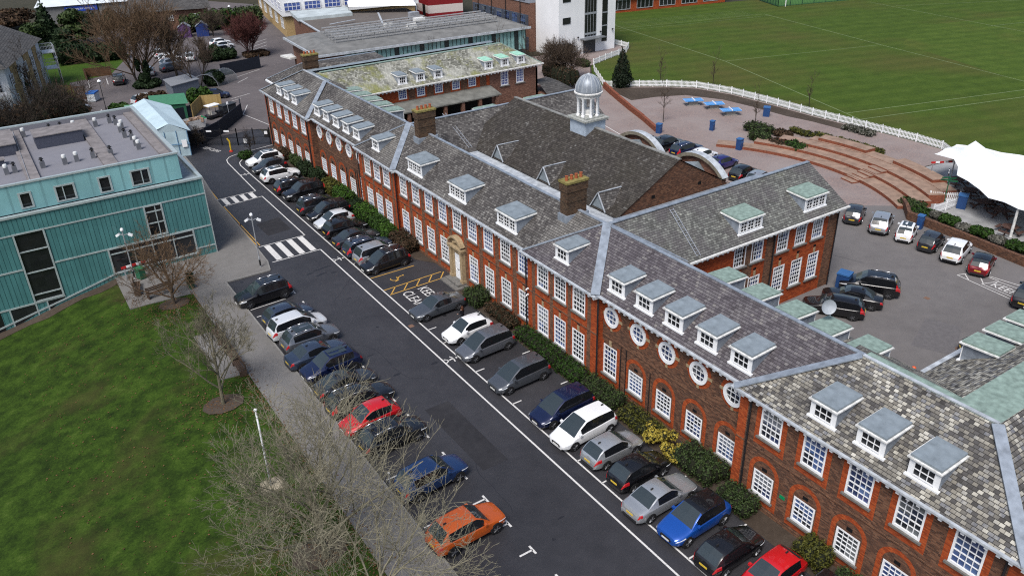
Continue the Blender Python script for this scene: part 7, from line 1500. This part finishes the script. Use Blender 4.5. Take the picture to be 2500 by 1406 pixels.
# benches
wood = plain('bench_wood', (.075, .05, .036), .85, var=.3, scale=4)
def bench(x, y, rot, lab, L_=1.8, z=.1):
    t = thing('park_bench', lab, 'bench', (x, y, z), rot, 'wooden benches by the lawn'); s_ = MB()
    for k in range(4): s_.box(-L_/2, L_/2, -.22+k*.12, -.13+k*.12, .42, .46)
    s_.build('seat', wood, t); s_ = MB()
    for k in range(3): s_.box(-L_/2, L_/2, .26, .3, .52+k*.14, .62+k*.14)
    s_.build('backrest', wood, t)
    for s in (-1, 1): l_ = MB(); l_.box(s*L_/2-.04, s*L_/2+.04, -.22, .3, 0, .42); l_.box(s*L_/2-.04, s*L_/2+.04, .24, .31, .42, .95); l_.box(s*L_/2-.03, s*L_/2+.03, -.22, .24, .6, .65); l_.build('leg', wood, t)
for k, y in enumerate((59.0, 57.1, 55.3, 53.6)): bench(10.6, y, R(-90), ['brown bench beside the slim bare tree, farthest of the four', 'brown bench, second of the four from the far end', 'brown bench, third of the four from the far end', 'brown bench nearest the soil ring, last of the four'][k])
for k, (x, y, rr_) in enumerate(((7.2, 71.3, 80), (8.6, 69.3, 10))): bench(x, y, R(rr_), ['dark bench on the patio parallel to its left edge', 'dark bench under the spreading tree along the patio front'][k], 2.0)
def planter(x, y, lab):
    t = thing('planter', lab, 'planter', (x, y, .1), 0, 'green planters on the patio'); b = MB(); b.lathe([(.22, 0), (.32, .5), (.35, .55)], (0, 0, 0), 10); b.build('pot', plain('pot_green', (.02, .09, .05), .6), t); b = MB(); leaves(b, [(0, 0, .75, .38, .38, .35)], 250, .06, random.Random(int(x*10))); b.build('plant', lf_dark, t, uv=False)
planter(11.2, 69.0, 'green planter under the right side of the spreading tree'); planter(11.4, 70.2, 'green planter at the pavement edge right of the spreading tree')
t = thing('green_bin', 'green wheeled bin by the red and white barrier at the entrance', 'bin', (8.0, 73.6, .1), R(20)); b = MB(); b.prism([(-.28, -.3), (.28, -.3), (.32, .34), (-.32, .34)], .05, 1.0); b.build('body', plain('bin_green', (.015, .1, .05), .5), t); b = MB(); b.prism([(-.34, -.34), (.34, -.34), (.36, .4), (-.36, .4)], 1.0, 1.08); b.build('lid', plain('bin_green_lid', (.02, .13, .06), .5), t)
def barrier(x, y, rot, L_, z, lab, c_=(.45, .02, .02)):
    t = thing('barrier', lab, 'barrier', (x, y, 0), rot, 'red and white barriers'); b = MB()
    n = 6
    for k in range(n): b.box(-L_/2+L_*k/n, -L_/2+L_*(k+1)/n, -.04, .04, z, z+.2, k % 2)
    b.build('beam', [plain('barrier_stripe', c_, .5), white], t); b = MB()
    for s in (-1, 1): b.box(s*L_*.42-.04, s*L_*.42+.04, -.06, .06, 0, z)
    b.build('leg', galv, t)
barrier(7.9, 74.5, R(8), 2.6, 1.1, 'red and white barrier board at the teal building entrance'); barrier(85.3, 45.4, R(-30), 2.8, 2.2, 'red and white striped bar by the canopy edge'); barrier(84.9, 44.4, R(28), 2.4, 1.5, 'black and white striped bar low under the canopy edge', (.02, .02, .02))
# table tennis
for x, y, lab in ((85.9, 83.7, 'blue table tennis table, left of the three'), (86.9, 80.6, 'blue table tennis table, middle of the three'), (86.4, 77.0, 'blue table tennis table, right of the three')):
    t = thing('table_tennis_table', lab, 'table tennis table', (x, y, 0), R(62-90), 'blue table tennis tables'); b = MB(); b.box(-1.37, 1.37, -.76, .76, .7, .78); b.build('tabletop', plain('tt_blue', (.07, .25, .55), .5), t); b = MB(); b.box(-1.37, 1.37, -.012, .012, .781, .784); b.box(-1.37, -1.34, -.76, .76, .781, .785); b.box(1.34, 1.37, -.76, .76, .781, .785); b.build('line', white, t); b = MB(); b.box(-.05, .05, -.8, .8, .79, .94); b.build('net', white, t)
    b = MB(); b.prism([(-.9, -.4), (.9, -.4), (.9, .4), (-.9, .4)], 0, .12); b.prism([(-.65, -.3), (.65, -.3), (.65, .3), (-.65, .3)], .12, .7); b.build('base', plain('tt_concrete', (.33, .31, .28), .9), t)
# picnic tables
pic_w = plain('picnic_brown', (.075, .042, .034), .85, var=.3, scale=4)
for k, (x, y) in enumerate(((85.84, 43.8), (84.0, 41.26), (82.0, 38.7), (81.3, 36.5), (78.1, 33.9), (83.6, 38.2))):
    t = thing('picnic_table', ['round brown picnic table nearest the green signpost', 'round brown picnic table second from the green signpost', 'round brown picnic table below the canopy scallop, third', 'round brown picnic table fourth along the canopy edge', 'round brown picnic table nearest the canopy mast', 'round brown picnic table deep under the canopy'][k], 'picnic table', (x, y, 0), .3*k, 'round picnic tables'); b = MB(); b.prism([(.75*math.cos(a*.785), .75*math.sin(a*.785)) for a in range(8)], .7, .76, 0, True); b.build('tabletop', pic_w, t)
    for a in range(4):
        c_, s_ = math.cos(a*1.571+.4), math.sin(a*1.571+.4); b = MB(); b.obox((1.05*c_, 1.05*s_), -s_, c_, .5, .15, .42, .47); b.build('seat', pic_w, t); b = MB(); b.bar((.25*c_, .25*s_, .68), (1.0*c_, 1.0*s_, 0), .09, .09); b.bar((.2*c_, .2*s_, .4), (1.1*c_, 1.1*s_, .4), .08, .08); b.build('leg', pic_w, t)
t = thing('sign_post', 'green fingerpost sign beside the white picket fence', 'signpost', (80.35, 41.8, 0)); b = MB(); b.lathe([(.06, 0), (.05, 2.9)], (0, 0, 0), 8); b.build('post', plain('sign_green', (.01, .09, .04), .5), t)
for k, (a, z) in enumerate(((2.6, 2.75), (-.4, 2.6), (-1.0, 2.4), (2.2, 2.45))): b = MB(); b.bar((.05*math.cos(a), .05*math.sin(a), z), (.8*math.cos(a), .8*math.sin(a), z), .04, .16); b.build('finger', MATS['sign_green'], t)
t = thing('warning_board', 'yellow warning board standing below the green signpost', 'sign', (82.8, 43.0, 0), R(20)); b = MB(); b.poly([(-.22, -.2, 0), (.22, -.2, 0), (.16, 0, .9), (-.16, 0, .9)]); b.poly([(.22, .2, 0), (-.22, .2, 0), (-.16, .002, .9), (.16, .002, .9)]); b.build('board', plain('warn_yellow', (.55, .36, .02), .5), t)
# tensile canopy
cp = thing('tensile_canopy', 'large white tensile fabric canopy over the picnic tables', 'canopy', (84, 36, 0), world=True)
near = [(85.2, 46.6, 2.9), (84.7, 44.1, 3.1), (82.6, 42.4, 3.2), (81.0, 41.5, 2.9), (79.6, 39.6, 3.2), (78.3, 37.6, 3.2), (77.8, 36.4, 2.85), (77.3, 34.7, 3.1), (77.2, 33.2, 2.9), (77.0, 29.5, 3.2), (76.4, 25, 2.9)]
far_ = [(88.6, 46.2, 3.4), (88.9, 45.0, 3.5), (89.4, 43.6, 3.5), (90.0, 42.0, 3.3), (90.2, 40.2, 3.5), (90.4, 38.4, 3.5), (90.6, 36.6, 3.2), (90.0, 34, 3.5), (89.6, 31.5, 3.5), (89, 28, 3.4), (88, 24, 3.2)]
mb = MB(); NT = 8
for i, (a, c) in enumerate(zip(near, far_)):
    pk = 1.75*math.exp(-((i-2.4)/1.1)**2)+1.5*math.exp(-((i-7.5)/1.6)**2)+.35
    for j in range(NT+1):
        t_ = j/NT; p = Vector(a).lerp(Vector(c), t_); p.z += pk*math.exp(-((t_-.5)/.24)**2)-.25*math.sin(math.pi*t_)*(1 if pk < .8 else .3); mb.vert(p)
for i in range(len(near)-1):
    for j in range(NT): k = i*(NT+1)+j; mb.f.append((k, k+1, k+NT+2, k+NT+1)); mb.m.append(0)
mb.build('fabric', plain('canopy_white', (.78, .8, .8), .55, var=.02), cp, smooth=True)
for x, y, h in ((77.5, 33.4, 2.95), (83.4, 30.5, 4.4), (90.0, 41.8, 3.3)): b = MB(); b.tube((x, y, 0), (x, y, h), .14, .11, 10); b.build('mast', white_old, cp)
# sports court fence and ball-stop
sf = thing('court_fence', 'dark green mesh fence round the artificial pitch at the top', 'fence', (160, 130, 0), world=True); b = MB(); p = MB()
for a, c in (((157.1, 129.2), (161.3, 139.8)), ((157.1, 129.2), (185, 122))):
    a, c = Vector(a), Vector(c); n = 9
    for k in range(n+1): q = a.lerp(c, k/n); p.tube((q.x, q.y, 0), (q.x, q.y, 3), .07, .07, 6)
    for z in (.1, 1.5, 3): b.bar((a.x, a.y, z), (c.x, c.y, z), .06, .06)
    for k in range(70): q = a.lerp(c, k/70); b.bar((q.x, q.y, 0), (q.x, q.y, 3), .025, .025)
b.build('mesh_panel', plain('fence_green', (.012, .04, .03), .6), sf); p.build('post', MATS['fence_green'], sf)
gp = thing('court_floodlight', 'pale post at the near corner of the artificial pitch fence', 'post', (158.6, 128.4, 0)); b = MB(); b.tube((0, 0, 0), (0, 0, 4.5), .12, .1, 8); b.build('post', white_old, gp)
cb = thing('cable_drum', 'orange-red ball caught in the gutter below the copper dormers', 'ball', (39.75, 20.15, 6.95)); b = MB(); b.lathe([(.0, -.14), (.1, -.1), (.14, 0), (.1, .1), (0, .14)], (0, 0, .14), 10, cap=False); b.build('ball', plain('ball_orange', (.6, .09, .02), .5), cb, smooth=True); cb.name = 'ball'

# leaf litter under the trees and along the path edge
lt = MB(); r_ = random.Random(77)
def litter(n, fx):
    for _ in range(n):
        x, y = fx(); z = lawn_z(x, y)+.06 if x < 11 else .115; a = r_.random()*6.28; s_ = r_.uniform(.03, .07); c_, q = math.cos(a)*s_, math.sin(a)*s_
        lt.poly([(x-c_, y-q, z), (x+q, y-c_, z+.01), (x+c_, y+q, z), (x-q, y+c_, z+.012)])
litter(900, lambda: (r_.gauss(8.7, 2.2), r_.gauss(33, 3))); litter(500, lambda: (r_.gauss(8.4, 1.6), r_.gauss(50, 2))); litter(500, lambda: (min(10.9, r_.gauss(8.6, 1.6)), r_.gauss(66, 1.6))); litter(900, lambda: (10.95-abs(r_.gauss(0, .35)), r_.uniform(24, 67))); litter(700, lambda: (r_.uniform(-3, 9), r_.uniform(28, 70))); litter(350, lambda: (11.0+abs(r_.gauss(0, .2)), r_.uniform(24, 66)))
prop(lt.build('fallen_leaves', leaf_mat('leaf_litter', (.06, .03, .014), (.16, .09, .04)), uv=False), kind='stuff')
